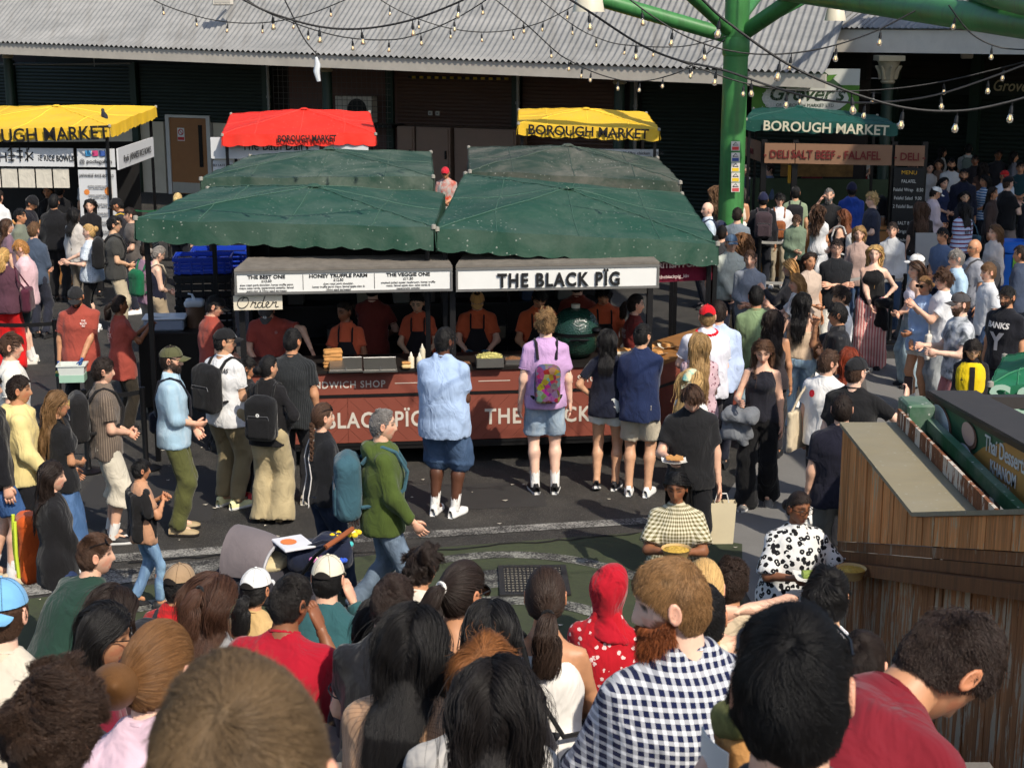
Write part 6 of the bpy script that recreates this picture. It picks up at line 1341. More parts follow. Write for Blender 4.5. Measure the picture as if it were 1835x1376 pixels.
# rice bowl stall, left
ps_ = back_stall('large yellow awning stall at the left edge selling rice bowls',A(-150,238,27.8),A(196,226,27.4),A(279,192,31.0),A(-40,192,31.2),A(101,190,29.2),0.2,yel,13,0.33,ink_b,0.95,-0.215,along=0.60)
c0,c1,c2,c3 = A(-150,262,27.9),A(131,262,27.7),A(208,262,27.6),A(272,250,30.2)
board(ps_,c0,c1,2.1,2.42,sgrey); btext(ps_,'JAPANESE RICE BOWLS',A(38,262,27.8),A(130,262,27.7),2.2,0.135,ink_b,sx=0.72,bold=0.002); btext(ps_,'H',A(0,262,27.8),A(10,262,27.8),2.18,0.24,ink_b)
ck = lambda s,x,y: None
p_ = A(25,262,27.77)
for seg in ([(-.1,.1),(.02,.22)],[(-.1,.02),(.02,.02)],[(-.04,.2),(-.04,-.08)],[(.06,.2),(.16,.2)],[(.06,.1),(.16,.1)],[(.11,.22),(.11,-.08)],[(.06,0),(.16,0)],[(-.1,-.06),(.0,-.06)],[(.2,.2),(.34,.2)],[(.27,.25),(.27,.12)],[(.2,.08),(.34,-.06)],[(.34,.08),(.2,-.06)],[(.24,.14),(.24,-.08)]): MB().tube([p_ - np.array(ps_.location) + np.array([x,-0.05,z + 0.17 - (p_[2] - 2.1)]) for x,z in seg],0.012,4).build('character_stroke',ink_b,ps_)
q0,q1 = A(138,262,27.65),A(205,262,27.6); board(ps_,q0,q1,2.1,2.42,sgrey); btext(ps_,'@ pochigohan',q0,q1,2.17,0.1,ink_b)
for k,c in enumerate(((70,150,200),(200,70,120),(60,90,160))): x = q0 + (q1 - q0)*(0.3 + 0.19*k) - np.array(ps_.location); MB().bbox(x[0] - 0.05,x[0] + 0.05,x[1] - 0.05,x[1] - 0.035,2.29,2.39,0.007).build('social_icon',plain('icon_%d' % k,c,0.5),ps_)
board(ps_,q0,q1,0.35,2.05,sgrey,'menu_board'); btext(ps_,'JAPANESE RICE BOWLS',q0,q1,1.93,0.075,ink_b,sx=0.8)
for k in range(8): btext(ps_,'chicken teriyaki bowl\nrice, pickles, sesame',q0,q1,1.76 - 0.16*k,0.04,plain('ink_grey',(70,68,68),0.7,var=0),along=0.5)
for a_,z_,r_ in ((0.2,1.66,0.05),(0.8,1.68,0.08),(0.85,0.55,0.06)):
    x = q0 + (q1 - q0)*a_ - np.array(ps_.location); MB().add([np.array([x[0],x[1] - 0.034,z_])] + [np.array([x[0] + r_*math.cos(t),x[1] - 0.034,z_ + r_*math.sin(t)]) for t in np.arange(16)*math.pi/8],[],[[0,1 + k,1 + (k + 1) % 16] for k in range(16)]).build('orange_roundel',plain('roundel',(214,130,60),0.6),ps_)
board(ps_,c2,c3,2.05,2.42,sgrey,'side_sign'); btext(ps_,'Pochi  JAPANESE RICE BOWLS',c2,c3,2.16,0.17,ink_b,sx=0.9); board(ps_,c2,c3,0.62,1.0,plain('oiled_wood',(150,104,58),0.5,var=0.3,nscale=9),'side_counter')
def tiles():
    m = NT('blue_black_tiles'); x = m.n('TexBrick'); x.inputs['Scale'].default_value = 4.5; x.inputs['Color1'].default_value = (0.012,0.02,0.03,1); x.inputs['Color2'].default_value = (0.02,0.032,0.045,1); x.inputs['Mortar'].default_value = (0.2,0.2,0.2,1); x.inputs['Mortar Size'].default_value = 0.012; mp = m.n('Mapping'); m.l(m.n('TexCoord').outputs['Object'],mp.inputs[0]); mp.inputs['Rotation'].default_value = (math.pi/2,0,0); m.l(mp.outputs[0],x.inputs['Vector']); m.out(x.outputs[0],0.25); return m.m
board(ps_,c2,c3,0.0,0.6,tiles(),'tiled_front'); board(ps_,c0,q0,0.0,0.95,plain('oiled_wood',(150,104,58),0.5,var=0.3,nscale=9),'front_counter'); board(ps_,c0,q0,0.96,1.0,plain('worktop',(40,36,34),0.4,0.2,0.3,4),'counter_edge',0.5,-0.45)
for k in range(5):
    a_ = c0 + (c1 - c0)*(0.42 + 0.11*k); b_ = c0 + (c1 - c0)*(0.42 + 0.11*k + 0.1); board(ps_,a_,b_,1.72,2.06,fabric((206,200,186),fold=0.3),'curtain_panel',0.008,-0.02)
board(ps_,A(-150,300,30.5),A(250,300,30.7),0,2.3,plain('stall_back',(26,25,26),0.6,0.1,0.4,3),'back_wall')
for k in range(3):
    p = A((20,45,75)[k],318,28.1); p[2] = 1.0; e = empty('food_tray',p,0,('left','middle','right')[k] + ' tray of rice balls on the rice bowl counter','tray','trays on the rice bowl counter'); MB().lathe([(0,0),(0.16,0),(0.18,0.03)],16).build('dish',alu,e,True); md = mesh_data('rice_ball',*[(lambda vq: (vq[0],[vq[1]]))(Field().ell((0,0,0),np.eye(3),np.array([0.05,0.05,0.04])).mesh(0.016,0.01,0.004,1))][0],bread)
    for j in range(6): b = link('rice_ball',md,e); b.location = (0.09*math.cos(j),0.09*math.sin(j),0.06)
pg = A(188,219,28.6); e = empty('pigeon',(pg[0],pg[1],pg[2]),0.5,'dark pigeon perched on the left yellow awning','pigeon'); f = Field().ell((0,0,0.1),rotm(0,-25),(0.055,0.12,0.06)).cone((0,0.07,0.14),(0,0.1,0.2),0.035,0.026).ell((0,0.11,0.215),np.eye(3),(0.026,0.033,0.027)).cone((0,-0.08,0.07),(0,-0.2,0.02),0.035,0.02); vv,qq = f.mesh(0.012,0.02); link('body',mesh_data('body',vv,[qq],plain('feather',(38,40,46),0.6)),e)
for sd in (-1,1): MB().tube([[sd*0.02,0,0.06],[sd*0.022,0.01,0.0],[sd*0.022,0.03,-0.005]],0.005,5).build('leg',plain('bird_leg',(150,70,60),0.6),e)
MB().tube([[0,0.14,0.215],[0,0.165,0.205]],[0.008,0.002],6).build('beak',plain('beak',(30,30,30),0.5),e)
# deli stall, right
ds_ = back_stall('dark green awning deli stall at the back right',A(1337,213,28.7),A(1609,224,28.2),A(1572,207,30.8),A(1350,196,31.0),A(1432,192,29.7),0.2,tealc,14,0.245,plain('letter_cream',(206,200,176),0.7,var=0.0),1.0,-0.185,along=0.53)
wood = plain('sign_tan',(140,106,82),0.7,var=0.1); maroon = plain('letter_maroon',(110,36,34),0.7,var=0)
d0,d1,d2,d3,d4 = A(1330,255,30.4),A(1371,255,28.6),A(1427,255,28.5),A(1605,255,28.1),A(1660,250,28.0)
for a_,b_,s_,sz in ((d0,d1,'- FALAFEL',0.13),(d1,d2,'- DELI -',0.2),(d2,d3,'SALT BEEF - FALAFEL',0.21),(d3,d4,'- DELI -',0.19)):
    b_2 = a_ + (b_ - a_)*0.97; board(ds_,a_,b_2,2.08,2.44,wood,'sign_board'); btext(ds_,s_,a_,b_2,2.18,sz,maroon,bold=0.004,sx=0.82 if s_[0] == 'S' else 0.9,along=0.42 if s_[0] == 'S' else 0.5)
board(ds_,d0 + (d1 - d0)*.02,d1,0,0.95,wood,'side_counter'); board(ds_,d1,d3,0,0.9,plain('oiled_wood',(150,104,58),0.5,var=0.3,nscale=9),'counter'); board(ds_,d1,d3,0.93,0.98,plain('oiled_wood',(150,104,58),0.5,var=0.3,nscale=9),'counter_top',0.6,-0.55)
mb_ = board(ds_,d3,d4,0.45,2.05,plain('menu_black',(16,17,18),0.5),'menu_board'); btext(ds_,'MENU',d3,d4,1.93,0.1,plain('letter_yellow',(210,160,40),0.6,var=0))
for k,s_ in enumerate(('FALAFEL','Falafel Wrap   8.50','Falafel Salad  9.00','2 Falafel Box  7.50',' ','SALT BEEF','The Original   11.50','The Reuben   12.50')): btext(ds_,s_,d3,d4,1.78 - 0.15*k,0.085,ink_w,sx=0.8)
for q in (d1,d2,d3,d4): c = np.array(ds_.location); MB().box(q[0] - c[0] - 0.05,q[0] - c[0] + 0.05,q[1] - c[1] + 0.03,q[1] - c[1] + 0.12,0,2.5).build('post',pole_m,ds_)
board(ds_,A(1345,300,31.6),A(1660,300,31.2),0,1.5,plain('deli_back',(60,74,52),0.8,var=0.3),'back_panel'); board(ds_,A(1400,270,31.4),A(1530,270,31.3),1.55,2.0,plain('produce_photo',(120,90,50),0.8,var=0.9,nscale=7),'produce_poster')
board(ds_,A(1412,300,30.6),A(1428,300,30.6),1.5,1.85,plain('letter_yellow',(210,160,40),0.6,var=0),'yellow_notice')
for k in range(9):
    u = (1425,1445,1462,1500,1512,1524,1545,1562,1585)[k]; p = A(u,338,28.35); p[2] = 0.98; c_ = ((150,100,60),(90,60,40),(160,120,80),(190,170,60),(60,110,60),(170,60,50),(60,110,170),(200,196,190),(120,84,56))[k]
    e = empty('counter_jar',p,0,('first','second','third','fourth','fifth','sixth','seventh','eighth','ninth')[k] + ' jar from the left on the deli counter','jar','jars on the deli counter'); MB().lathe([(0,0),(0.045,0),(0.048,0.12),(0.04,0.14)],12).build('jar',plain('jar_%d' % k,c_,0.3),e,True); MB().lathe([(0.043,0.141),(0.043,0.165),(0,0.166)],12).build('lid',alu,e,True)
# blue recycling bin at the right edge
p = G(1808,540,0.0); bi = empty('recycling_bin',(p[0],p[1],0),0.2,'blue wheeled recycling bin with a green label at the right edge','bin'); m = MB(); bl = plain('bin_blue',(24,96,190),0.4)
m.add([(x*w,y*w,z) for z,w in ((0,0.24),(0.85,0.31)) for x,y in ((-1,-1),(1,-1),(1,1),(-1,1))],[[0,1,5,4],[1,2,6,5],[2,3,7,6],[3,0,4,7],[3,2,1,0]]).build('tub',bl,bi); m = MB(); a = np.arange(20)*2*math.pi/20; MB().lathe([(0.33,0.84),(0.36,0.87),(0.35,0.98),(0.3,1.03),(0.22,1.04),(0.2,0.98),(0.0,0.97)],24).build('rim',bl,bi,True); MB().box(-0.16,0.16,-0.325,-0.31,0.62,0.8).build('label',plain('label_green',(120,180,60),0.5),bi)
for s_ in (-1,1): MB().tube([[s_*0.25,0.24,0.08],[s_*0.3,0.24,0.08]],0.08,12).build('wheel',pole_m,bi)
# grey lectern-like board in the right crowd
p = G(1662,540,0.4); e = empty('menu_stand',(p[0],p[1],0),0.0,'blank grey menu stand in the right hand crowd','stand'); MB().box(-0.2,0.2,-0.02,0.02,0.9,1.45,M=Matrix.Rotation(-0.12,4,'X')).build('panel',plain('board_grey',(140,142,144),0.6),e); MB().tube([[0,0.1,0],[0,0.1,0.95]],0.025,8).build('leg',pole_m,e); MB().box(-0.2,0.2,-0.05,0.25,0,0.03).build('foot',pole_m,e)

# ---- plank wall beside the steps and the stall behind it
def plank_mat(rgb,peel,amount):
    m = NT('weathered_plank'); a,b = lin(rgb),lin(peel); co = m.coord('Object'); oi = m.n('ObjectInfo'); ad = m.n('VectorMath',operation='ADD'); m.l(co,ad.inputs[0]); sc_ = m.n('VectorMath',operation='SCALE'); m.l(oi.outputs['Random'],sc_.inputs['Scale']); sc_.inputs[0].default_value = (31,17,9); m.l(sc_.outputs[0],ad.inputs[1]); mp = m.n('Mapping'); mp.inputs['Scale'].default_value = (26,26,2.2); m.l(ad.outputs[0],mp.inputs[0]); g = m.noise(mp.outputs[0],1.0,6,0.65,0.4)
    base = m.mix(m.ramp(g,(0.3,0.0),(0.7,1.0)),tuple(x*0.55 for x in a),tuple(x*1.25 for x in a)); v = m.n('HueSaturation'); m.l(base,v.inputs['Color']); m.l(m.math('MULTIPLY_ADD',oi.outputs['Random'],0.5,0.95),v.inputs['Value']); mp2 = m.n('Mapping'); mp2.inputs['Scale'].default_value = (14,14,2.6); m.l(ad.outputs[0],mp2.inputs[0]); pn = m.noise(mp2.outputs[0],1.0,5,0.7); f = m.ramp(m.math('MULTIPLY_ADD',m.math('SUBTRACT',oi.outputs['Random'],0.5),0.14,pn),(0.62 - amount,0.0),(0.66 - amount,1.0)); m.out(m.mix(f,v.outputs[0],b),0.75,0.0,m.bump(g,0.4,0.006),0.25); return m.m
WX = 2.42; plk = plank_mat((204,136,80),(200,172,134),0.03); plk2 = plank_mat((164,110,70),(186,166,140),0.11)
pw = empty('plank_wall',(WX,8.0,0),0,'weathered brown plank wall beside the steps with a grey top shelf','wall')
zb = lambda Y: 0.92 + (11.05 - Y)*0.333
zt = lambda Y: 1.8 if Y > 8.95 else 1.8 + (8.95 - Y)*0.335
Y = 11.05; rp = random.Random(3)
while Y > 3.2:
    w = rp.uniform(0.075,0.13); y0 = Y - w + 0.006
    for (za,zc,mt,dx) in ((zb,zt,plk,0.0),(lambda y: 0.0,lambda y: zb(y) - 0.24,plk2,0.03)):
        t = rp.uniform(-0.004,0.004); V = [(dx + t + x,y - 8.0,z) for x in (0,0.025) for y,z in ((y0,za(y0) + 0.002),(Y,za(Y) + 0.002),(Y,zc(Y)),(y0,zc(y0)))]; MB().add(V,[[0,1,2,3],[7,6,5,4],[0,4,5,1],[1,5,6,2],[2,6,7,3],[3,7,4,0]]).build('plank',mt,pw)
    Y -= w
def along_wall(name,x0,x1,f0,f1,Ya,Yb,mat,n=2):
    ysx = np.linspace(Ya,Yb,n); m = MB(); V = [(x,y - 8.0,f(y)) for y in ysx for x,f in ((x0,f0),(x1,f0),(x1,f1),(x0,f1))]; Q = [[i*4 + a,i*4 + (a + 1) % 4,i*4 + 4 + (a + 1) % 4,i*4 + 4 + a] for i in range(n - 1) for a in range(4)] + [[3,2,1,0],[(n - 1)*4 + k for k in range(4)]]; return m.add(V,Q).build(name,mat,pw)
rail_m = plank_mat((120,78,46),(150,130,108),0.0); along_wall('handrail',-0.08,0.05,lambda y: zb(y) - 0.23,lambda y: zb(y) - 0.15,11.05,3.2,rail_m); along_wall('rail_board',0.0,0.03,lambda y: zb(y) - 0.145,lambda y: zb(y) - 0.075,11.05,3.2,rail_m); along_wall('rail_board',0.008,0.03,lambda y: zb(y) - 0.07,lambda y: zb(y) - 0.004,11.05,3.2,rail_m)
shelf_m = canopy_mat((142,132,106),(0.27,0.25,0.19),0.3,0.6); along_wall('top_shelf',-0.02,0.40,lambda y: zt(y) + 0.003,lambda y: zt(y) + 0.03,11.07,8.95,shelf_m); along_wall('top_shelf',-0.02,0.40,lambda y: zt(y) + 0.003,lambda y: zt(y) + 0.03,8.949,3.2,shelf_m)
Y = 11.0
while Y > 8.5:
    w = 0.13; MB().box(0.38,0.402,Y - w + 0.004 - 8.0,Y - 8.0,1.834,1.95).build('parapet_board',plank_mat((116,72,46),(196,186,172),0.12),pw); Y -= w
wg = canopy_mat((40,92,60),(0.24,0.27,0.24),1.0,0.9)
gt = empty('green_trough',(WX,8.0,0),0,'flaking green timber trough behind the plank wall','trough')
MB().bbox(0.43,0.63,2.9,3.2,1.6,2.0,0.015).build('corner_post',wg,gt)
for x0,x1,z1 in ((0.425,0.47,1.87),(0.49,0.55,1.8),(0.57,0.63,1.9)): MB().box(x0,x1,0.0,2.89,z1 - 0.09,z1).build('timber',wg,gt)
MB().box(0.425,0.63,0.0,2.88,1.55,1.6).build('trough_floor',plain('trough_brown',(84,56,38),0.8),gt)
# signboard of the next stall
ss = empty('sign_stall',(WX,8.0,0),0,'black framed stall roof with a coconut food sign at the right edge','stall'); bx_ = 0.7
def spoly(name,pts,mat,th=0.012,x=bx_): V = [(x,y,z) for y,z in pts] + [(x + th,y,z) for y,z in pts]; n = len(pts); me = bpy.data.meshes.new(name); me.from_pydata(V,[],[tuple(range(n)),tuple(range(2*n - 1,n - 1,-1))] + [(i,n + i,n + (i + 1) % n,(i + 1) % n) for i in range(n)]); me.materials.append(mat); return link(name,me,ss)
y_far,y_nr = 3.32,-1.2; tz_ = lambda y: 1.95 + (3.3 - y)*0.092; bz_ = lambda y: 1.64 + (3.3 - y)*0.066
spoly('sign_board',[(y_far,bz_(y_far)),(y_far,tz_(y_far)),(y_nr,tz_(y_nr)),(y_nr,bz_(y_nr))],plain('sign_green',(52,96,66),0.45,var=0.5,nscale=3)); spoly('sign_ochre_field',[(2.42,bz_(2.42) + 0.004),(1.95,tz_(1.95) - 0.12),(1.5,tz_(1.5) - 0.004),(y_nr,tz_(y_nr) - 0.004),(y_nr,bz_(y_nr) + 0.004)],plain('sign_ochre',(186,136,68),0.45,var=0.15),0.004,bx_ - 0.006)
def disc(yc,zc,ry,rz,mat,x,name): a = np.arange(24)*2*math.pi/24; spoly(name,[(yc + ry*math.cos(t),zc + rz*math.sin(t)) for t in a],mat,0.003,x)
cw = plain('coconut_white',(232,236,234),0.45,var=0.04); cbk = plain('coconut_husk',(110,76,56),0.8,var=0.4)
for yc,zc,ry,rz,fl_ in ((2.98,1.83,0.3,0.15,cw),(2.26,1.95,0.17,0.085,plain('coconut_pink',(206,168,150),0.5)),(2.3,1.785,0.2,0.085,cw)): disc(yc,zc,ry,rz,cbk,bx_ - 0.010,'coconut_husk'); disc(yc + 0.02,zc + 0.006,ry*0.88,rz*0.88,fl_,bx_ - 0.014,'coconut_flesh')
for s_,y_,z_,sz in (('Thai Desserts',1.9,1.955,0.15),('KHANOM',1.76,1.845,0.12),('EPOCH',1.7,1.755,0.11)): text(s_,sz,ink_w,ss,(bx_ - 0.012,y_,z_),(math.pi/2,-0.085,-math.pi/2),align='LEFT',bold=0.001)
def strip(name,f0,f1,mat,x0,x1,ya=y_far,yb=y_nr): MB().add([(x,y,f(y)) for y in (ya,yb) for x,f in ((x0,f0),(x1,f0),(x1,f1),(x0,f1))],[[0,1,5,4],[1,2,6,5],[2,3,7,6],[3,0,4,7],[3,2,1,0],[4,5,6,7]]).build(name,mat,ss)
roofm = plain('roof_felt',(58,54,52),0.6,var=0.25,nscale=5)
strip('frame_bar',lambda y: tz_(y) + 0.002,lambda y: tz_(y) + 0.04,pole_m,bx_ - 0.02,bx_ + 0.02); strip('frame_bar',lambda y: bz_(y) - 0.05,lambda y: bz_(y) - 0.002,pole_m,bx_ - 0.02,bx_ + 0.02); spoly('frame_bar',[(y_far + 0.001,1.6),(y_far + 0.04,1.6),(y_far + 0.04,2.0),(y_far + 0.001,2.0)],pole_m,0.03,bx_ - 0.02)
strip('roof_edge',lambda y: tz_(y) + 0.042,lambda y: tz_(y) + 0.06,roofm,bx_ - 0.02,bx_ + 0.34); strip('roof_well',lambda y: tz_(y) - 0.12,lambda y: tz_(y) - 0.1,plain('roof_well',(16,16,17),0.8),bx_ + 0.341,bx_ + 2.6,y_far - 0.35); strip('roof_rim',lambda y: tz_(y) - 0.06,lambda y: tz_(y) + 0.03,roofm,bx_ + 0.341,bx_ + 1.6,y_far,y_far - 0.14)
MB().box(bx_ + 0.05,bx_ + 0.1,y_far - 0.2,y_far - 0.15,0,1.98).build('post',pole_m,ss); MB().box(bx_ + 0.1,bx_ + 2.0,0.2,y_far - 0.25,0.0,1.0).build('counter',dark,ss)
gcm = canopy_mat((20,104,64),(0.05,0.25,0.16),0.4,0.4); cx_,ge = A(1840,660,12.6),None
ge,gp = canopy_thing('green awning corner with pale lettering at the right edge',A(1775,688,12.4),A(2010,700,12.2),A(2050,622,14.4),A(1800,640,14.2),A(1900,628,13.3),0.26,gcm,21); ec = np.array(ge.location)
edge_text('S&',A(1775,688,12.4) - ec,A(2010,700,12.2) - ec,0.34,plain('letter_mint',(170,200,180),0.7,var=0),ge,1.2,0.006,1,0.05,-0.23,0.2)
# ------------------------------------------------------------------ the crowd
P = person
TEE = (160,74,62)                      # brick red of the stall workers' shirts
BLK,NAVY,WHT,KHA = (26,26,28),(28,32,48),(228,226,222),(168,150,118)
WS = ((232,232,230),(236,236,234)); BS = ((28,28,30),(40,40,42)); BWS = ((28,28,30),(220,220,218)); GS = ((120,118,114),(210,208,204))
jeans,ljeans,djeans = denim((70,88,112)),denim((134,154,176)),denim((32,42,62),0.3)
GL,GC,GR,GU,GK,GW,GF = 'people queuing left of the stall','people in front of the stall counter','people standing at the right','crowd by the deli stall','crowd by the rice bowl stall','stall workers in brick red shirts','people sitting on the steps'
# left queue
P('man in a black sweatshirt and denim shorts cut by the left edge',-22,668,1.84,55,'light',('short','dark'),('hoodie',(24,24,28)),('shorts',denim((60,92,140)),{'len': 0.8}),((196,180,150),(190,176,150)),socks=WHT,group=GL,walk=0.15)
P('young man in a white sweatshirt with wavy brown hair at the left edge',18,596,1.84,78,'light',('short','brown',{'len': 0.075,'curl': 0.25}),('tee',(226,222,212),{'ease': 0.035}),('trousers',(40,42,48)),BS,group=GL)
P('man in a pale yellow hoodie with cropped dark hair',32,672,1.78,75,'tan',('crop','dark'),('hoodie',(226,206,142)),('trousers',(24,24,28)),BS,arms=('down','swing_f'),group=GL)
P('woman in a black striped-sleeve tee with long wavy brown hair',102,700,1.64,48,'tan',('wavy',(112,84,54),{'len': 0.36}),('tee',BLK),('skirt',denim((70,100,140)),{'len': 0.62,'flare': 1.4}),WS,arms=('swing_f','front'),sex='f',head=(30,0),group=GL,extras=[('glasses',(190,160,90))])
P('man in a brown striped shirt and off-white shorts with clasped hands',183,640,1.74,68,'light',('short','dark',{'len': 0.06}),('tee',fabric((96,84,74),'pin',(150,134,118),55),{'collar': True,'ease': 0.03}),('long_shorts',(206,198,180),{'len': 0.3,'fit': 1.12}),BWS,arms=('front','front'),socks=WHT,group=GL,extras=[('backpack',(30,29,30),'black backpack of the man in the brown striped shirt')])
P('woman in a black cardigan with long dark hair walking at the left',92,826,1.62,72,'light',('long','dark',{'len': 0.24}),('jacket',(26,25,27),{'hem': -0.2}),('wide',denim((44,58,92),0.3)),((196,180,150),(190,176,150)),arms=('down','low_front'),sex='f',walk=0.4,group=GL)
boy = P('boy in an open black jacket and faded jeans',252,822,1.27,62,'tan',('short','black',{'len': 0.06}),('tee',(190,142,110),{'hem': -0.16}),('slim',denim((110,140,176),0.6)),BS,arms=('chest','chest'),walk=0.35,group=GL)
P('bearded man in an olive cap and light blue shirt',306,620,1.79,82,'light',('short','dark',{'len': 0.06,'curl': 0.3,'beard': 0.035}),('rolled',denim((160,190,208),0.3),{'ease': 0.03}),('cargo',(84,86,48)),((170,150,116),(40,36,34)),arms=('belly','front'),head=(8,0),group=GL,extras=[('cap',(84,84,58)),('sling',(26,28,40),'navy crossbody bag of the man in the olive cap',-1,0.02,(0.07,0.16,0.1),True,0.0,-0.08)])
P('man in a black cap and white printed tee with a black backpack',402,588,1.80,35,'olive',('crop','black'),('tee',(224,224,224),{'ease': 0.03}),('trousers',(142,128,98),{'fit': 1.15}),((222,222,170),(226,226,220)),arms=('front','front'),head=(45,0),build=1.08,group=GL,extras=[('cap',(26,26,28),False,None,(220,220,220)),('glasses',),('print','AMG PETRONAS',(40,40,44),0.055,0.0,0.4,-1,0.75,0.0015),('backpack',(24,24,26),'black backpack on the white tee under a black cap')])
P('child with dark hair half hidden in the left queue',442,640,1.46,55,'tan',('short','black',{'len': 0.07}),('tee',(30,30,34)),('slim',(50,52,58)),((190,50,56),(226,226,222)),arms=('chest','front'),head=(25,0),group=GL)
P('woman in wide beige trousers and black top with a hair bun',481,637,1.63,12,'olive',('bun','black',{'tie': (0,-0.105,-0.01)}),('long',(26,25,27)),('wide',(176,160,124),{'fit': 1.12}),((170,150,116),(40,36,34)),arms=('front','hip'),head=(40,0),sex='f',group=GL,extras=[('backpack',(24,24,26),'black backpack with a round badge on the bun haired woman',(0.16,0.09,0.22),0.06,None,False,True,(226,226,222))])
P('man in a black pinstripe shirt facing the order window',524,588,1.77,10,'tan',('crop','black'),('tee',fabric((34,36,38),'pin',(62,66,68),60),{'ease': 0.035,'hem': -0.18}),('trousers',(36,36,40)),((206,196,176),(210,204,190)),arms=('front','down'),build=1.06,head=(25,0),group=GL)
P('woman in a black zip jacket with a braid walking right',578,722,1.66,62,'light',('braid','brown',{'tie': (0.02,-0.09,-0.03),'len': 0.3,'side': 0.05}),('jacket',(24,25,29),{'hem': -0.08}),('slim',djeans,{'fit': 1.15}),BS,arms=('front','front'),sex='f',walk=0.55,group=GC,extras=[('piping',),('glasses',(24,24,26),True,True)])
P('grey haired man in a green hoodie walking right',686,732,1.80,82,'light',('crop','grey',{'recede': 0.03}),('hoodie',(72,88,38),{'hem': -0.16}),('trousers',denim((104,120,138),0.6)),BS,arms=('swing_b','swing_f'),walk=0.75,build=1.0,belly=0.03,group=GC,extras=[('backpack',(58,92,104),'teal backpack on the man in the green hoodie',(0.16,0.1,0.25),0.05)])
# in front of the counter
P('large man in a light blue polo shirt and denim shorts',797,586,1.86,22,'dark',('crop','black',{'beard': 0.03}),('polo',fabric((168,190,222)),{'ease': 0.04,'hem': -0.2}),('long_shorts',denim((66,88,118),0.35),{'len': 0.1,'fit': 1.15}),WS,arms=('front','front'),build=1.18,belly=0.05,head=(25,0),socks=WHT,group=GC,extras=[('glasses',)])
P('tall man in a lilac tee and pale denim shorts',978,556,1.88,-4,'pale',('curly',(134,104,68),{'len': 0.07,'curl': 0.4}),('tee',(196,158,202),{'ease': 0.03,'hem': -0.12}),('shorts',denim((150,172,194),0.5),{'len': 0.86,'fit': 1.02}),BWS,arms=('down','down'),socks=WHT,build=0.97,group=GC,extras=[('backpack',(90,40,30),'colourful patterned drawstring bag on the lilac tee',(0.12,0.055,0.17),0.12,fabric((110,40,26),'patch',(255,255,255),20),False,False)])
P('woman in a navy tee and frayed white denim shorts',1090,590,1.67,12,'olive',('bob','black',{'len': 0.16}),('tee',(26,30,46)),('shorts',(214,216,208),{'len': 0.42,'fit': 1.06}),((40,40,44),(226,226,224)),arms=('hip','down'),sex='f',group=GC,walk=0.12)
P('man in a navy rolled-sleeve shirt and beige shorts',1152,579,1.77,14,'olive',('crop','black'),('rolled',(32,44,78),{'ease': 0.03,'hem': -0.17}),('shorts',(190,180,160),{'len': 0.85}),WS,arms=('front','low_front'),head=(30,0),group=GC)
P('woman with a patterned headscarf over long blonde hair',1242,662,1.65,48,'pale',('long','blond',{'len': 0.34}),('blouse',(222,218,210)),('trousers',jeans),WS,arms=('belly','front'),sex='f',group=GC,extras=[('bandana',(232,214,170),(120,190,180)),('drape',(178,164,142),'beige coat hanging over the arm of the headscarf woman',-1,'coat',(0.14,0.12,0.42),'coat',0.1,-0.05)])
o_bt = P('young man in a black tee looking down at his food',1243,694,1.80,182,'light',('short','brown',{'len': 0.07,'lift': 0.2}),('tee',(30,30,32),{'ease': 0.03}),('trousers',(22,22,25)),BS,arms=('down','hold'),head=(0,32),group=GC,extras=[('necklace',)])
P('woman in a pink floral blouse with very long fair hair',1255,596,1.66,4,'pale',('long',(150,120,78),{'len': 0.42}),('blouse',fabric((206,176,184),'floral',(110,52,70),26)),('trousers',(30,28,34)),BS,arms=('front','front'),sex='f',group=GC)
P('man in a red cap and white shirt at the side counter',1268,546,1.80,0,'pale',('crop','fair'),('polo',(222,222,232),{'ease': 0.04,'hem': -0.15}),('trousers',(40,36,44)),BS,arms=('hold','front'),build=1.15,belly=0.03,group=GC,extras=[('cap',(206,22,34)),('lei',)])
P('man in a light blue shirt behind the red cap man',1288,538,1.82,8,'light',('short','dark'),('long',(186,202,232),{'ease': 0.035}),('trousers',(30,32,44)),BS,arms=('hold','down'),build=1.05,group=GC)
P('older man in a pale grey sweater and blue cap with clasped hands',1311,420,1.76,172,'light',('crop','grey'),('long',(190,196,186),{'ease': 0.03}),('trousers',(28,32,46)),BS,arms=('low_front','low_front'),group=GR,extras=[('cap',(74,96,122))])
P('man in a sage green tee with black hair seen from behind',1356,512,1.77,5,'tan',('short','black',{'len': 0.05}),('tee',(128,150,112),{'ease': 0.03}),('trousers',ljeans),WS,arms=('front','front'),group=GR)
P('woman with long wavy dark hair and bare shoulders',1388,555,1.64,12,'tan',('wavy','dark',{'len': 0.36}),('strapless',(52,46,50)),('trousers',(40,38,42)),BS,arms=('front','down'),sex='f',group=GR)
P('woman in a black tank top carrying a grey jacket',1368,611,1.70,198,'light',('long',(84,58,40),{'len': 0.32,'part': 0.0}),('tank',(34,34,42)),('wide',(20,20,22),{'fit': 0.95}),GS,arms=('down','hold'),head=(-8,18),sex='f',walk=0.35,group=GR,extras=[('drape',(112,116,122),'grey jacket over the forearm of the black tank top woman',1,'jacket',(0.17,0.13,0.24),'jacket',0.22,0.04)])
P('woman in a beige strapless top with straight black hair',1440,524,1.66,14,'light',('long','black',{'len': 0.3}),('strapless',(196,172,146),{'hem': 0.0,'ease': 0.015}),('trousers',denim((132,156,184),0.6),{'fit': 1.1}),WS,arms=('hip','face'),head=(30,0),sex='f',group=GR,extras=[('sling',(110,70,44),'brown leather shoulder bag of the beige top woman',1,0.12,(0.05,0.13,0.12),True,0,0,None,'shoulder_bag',True)])
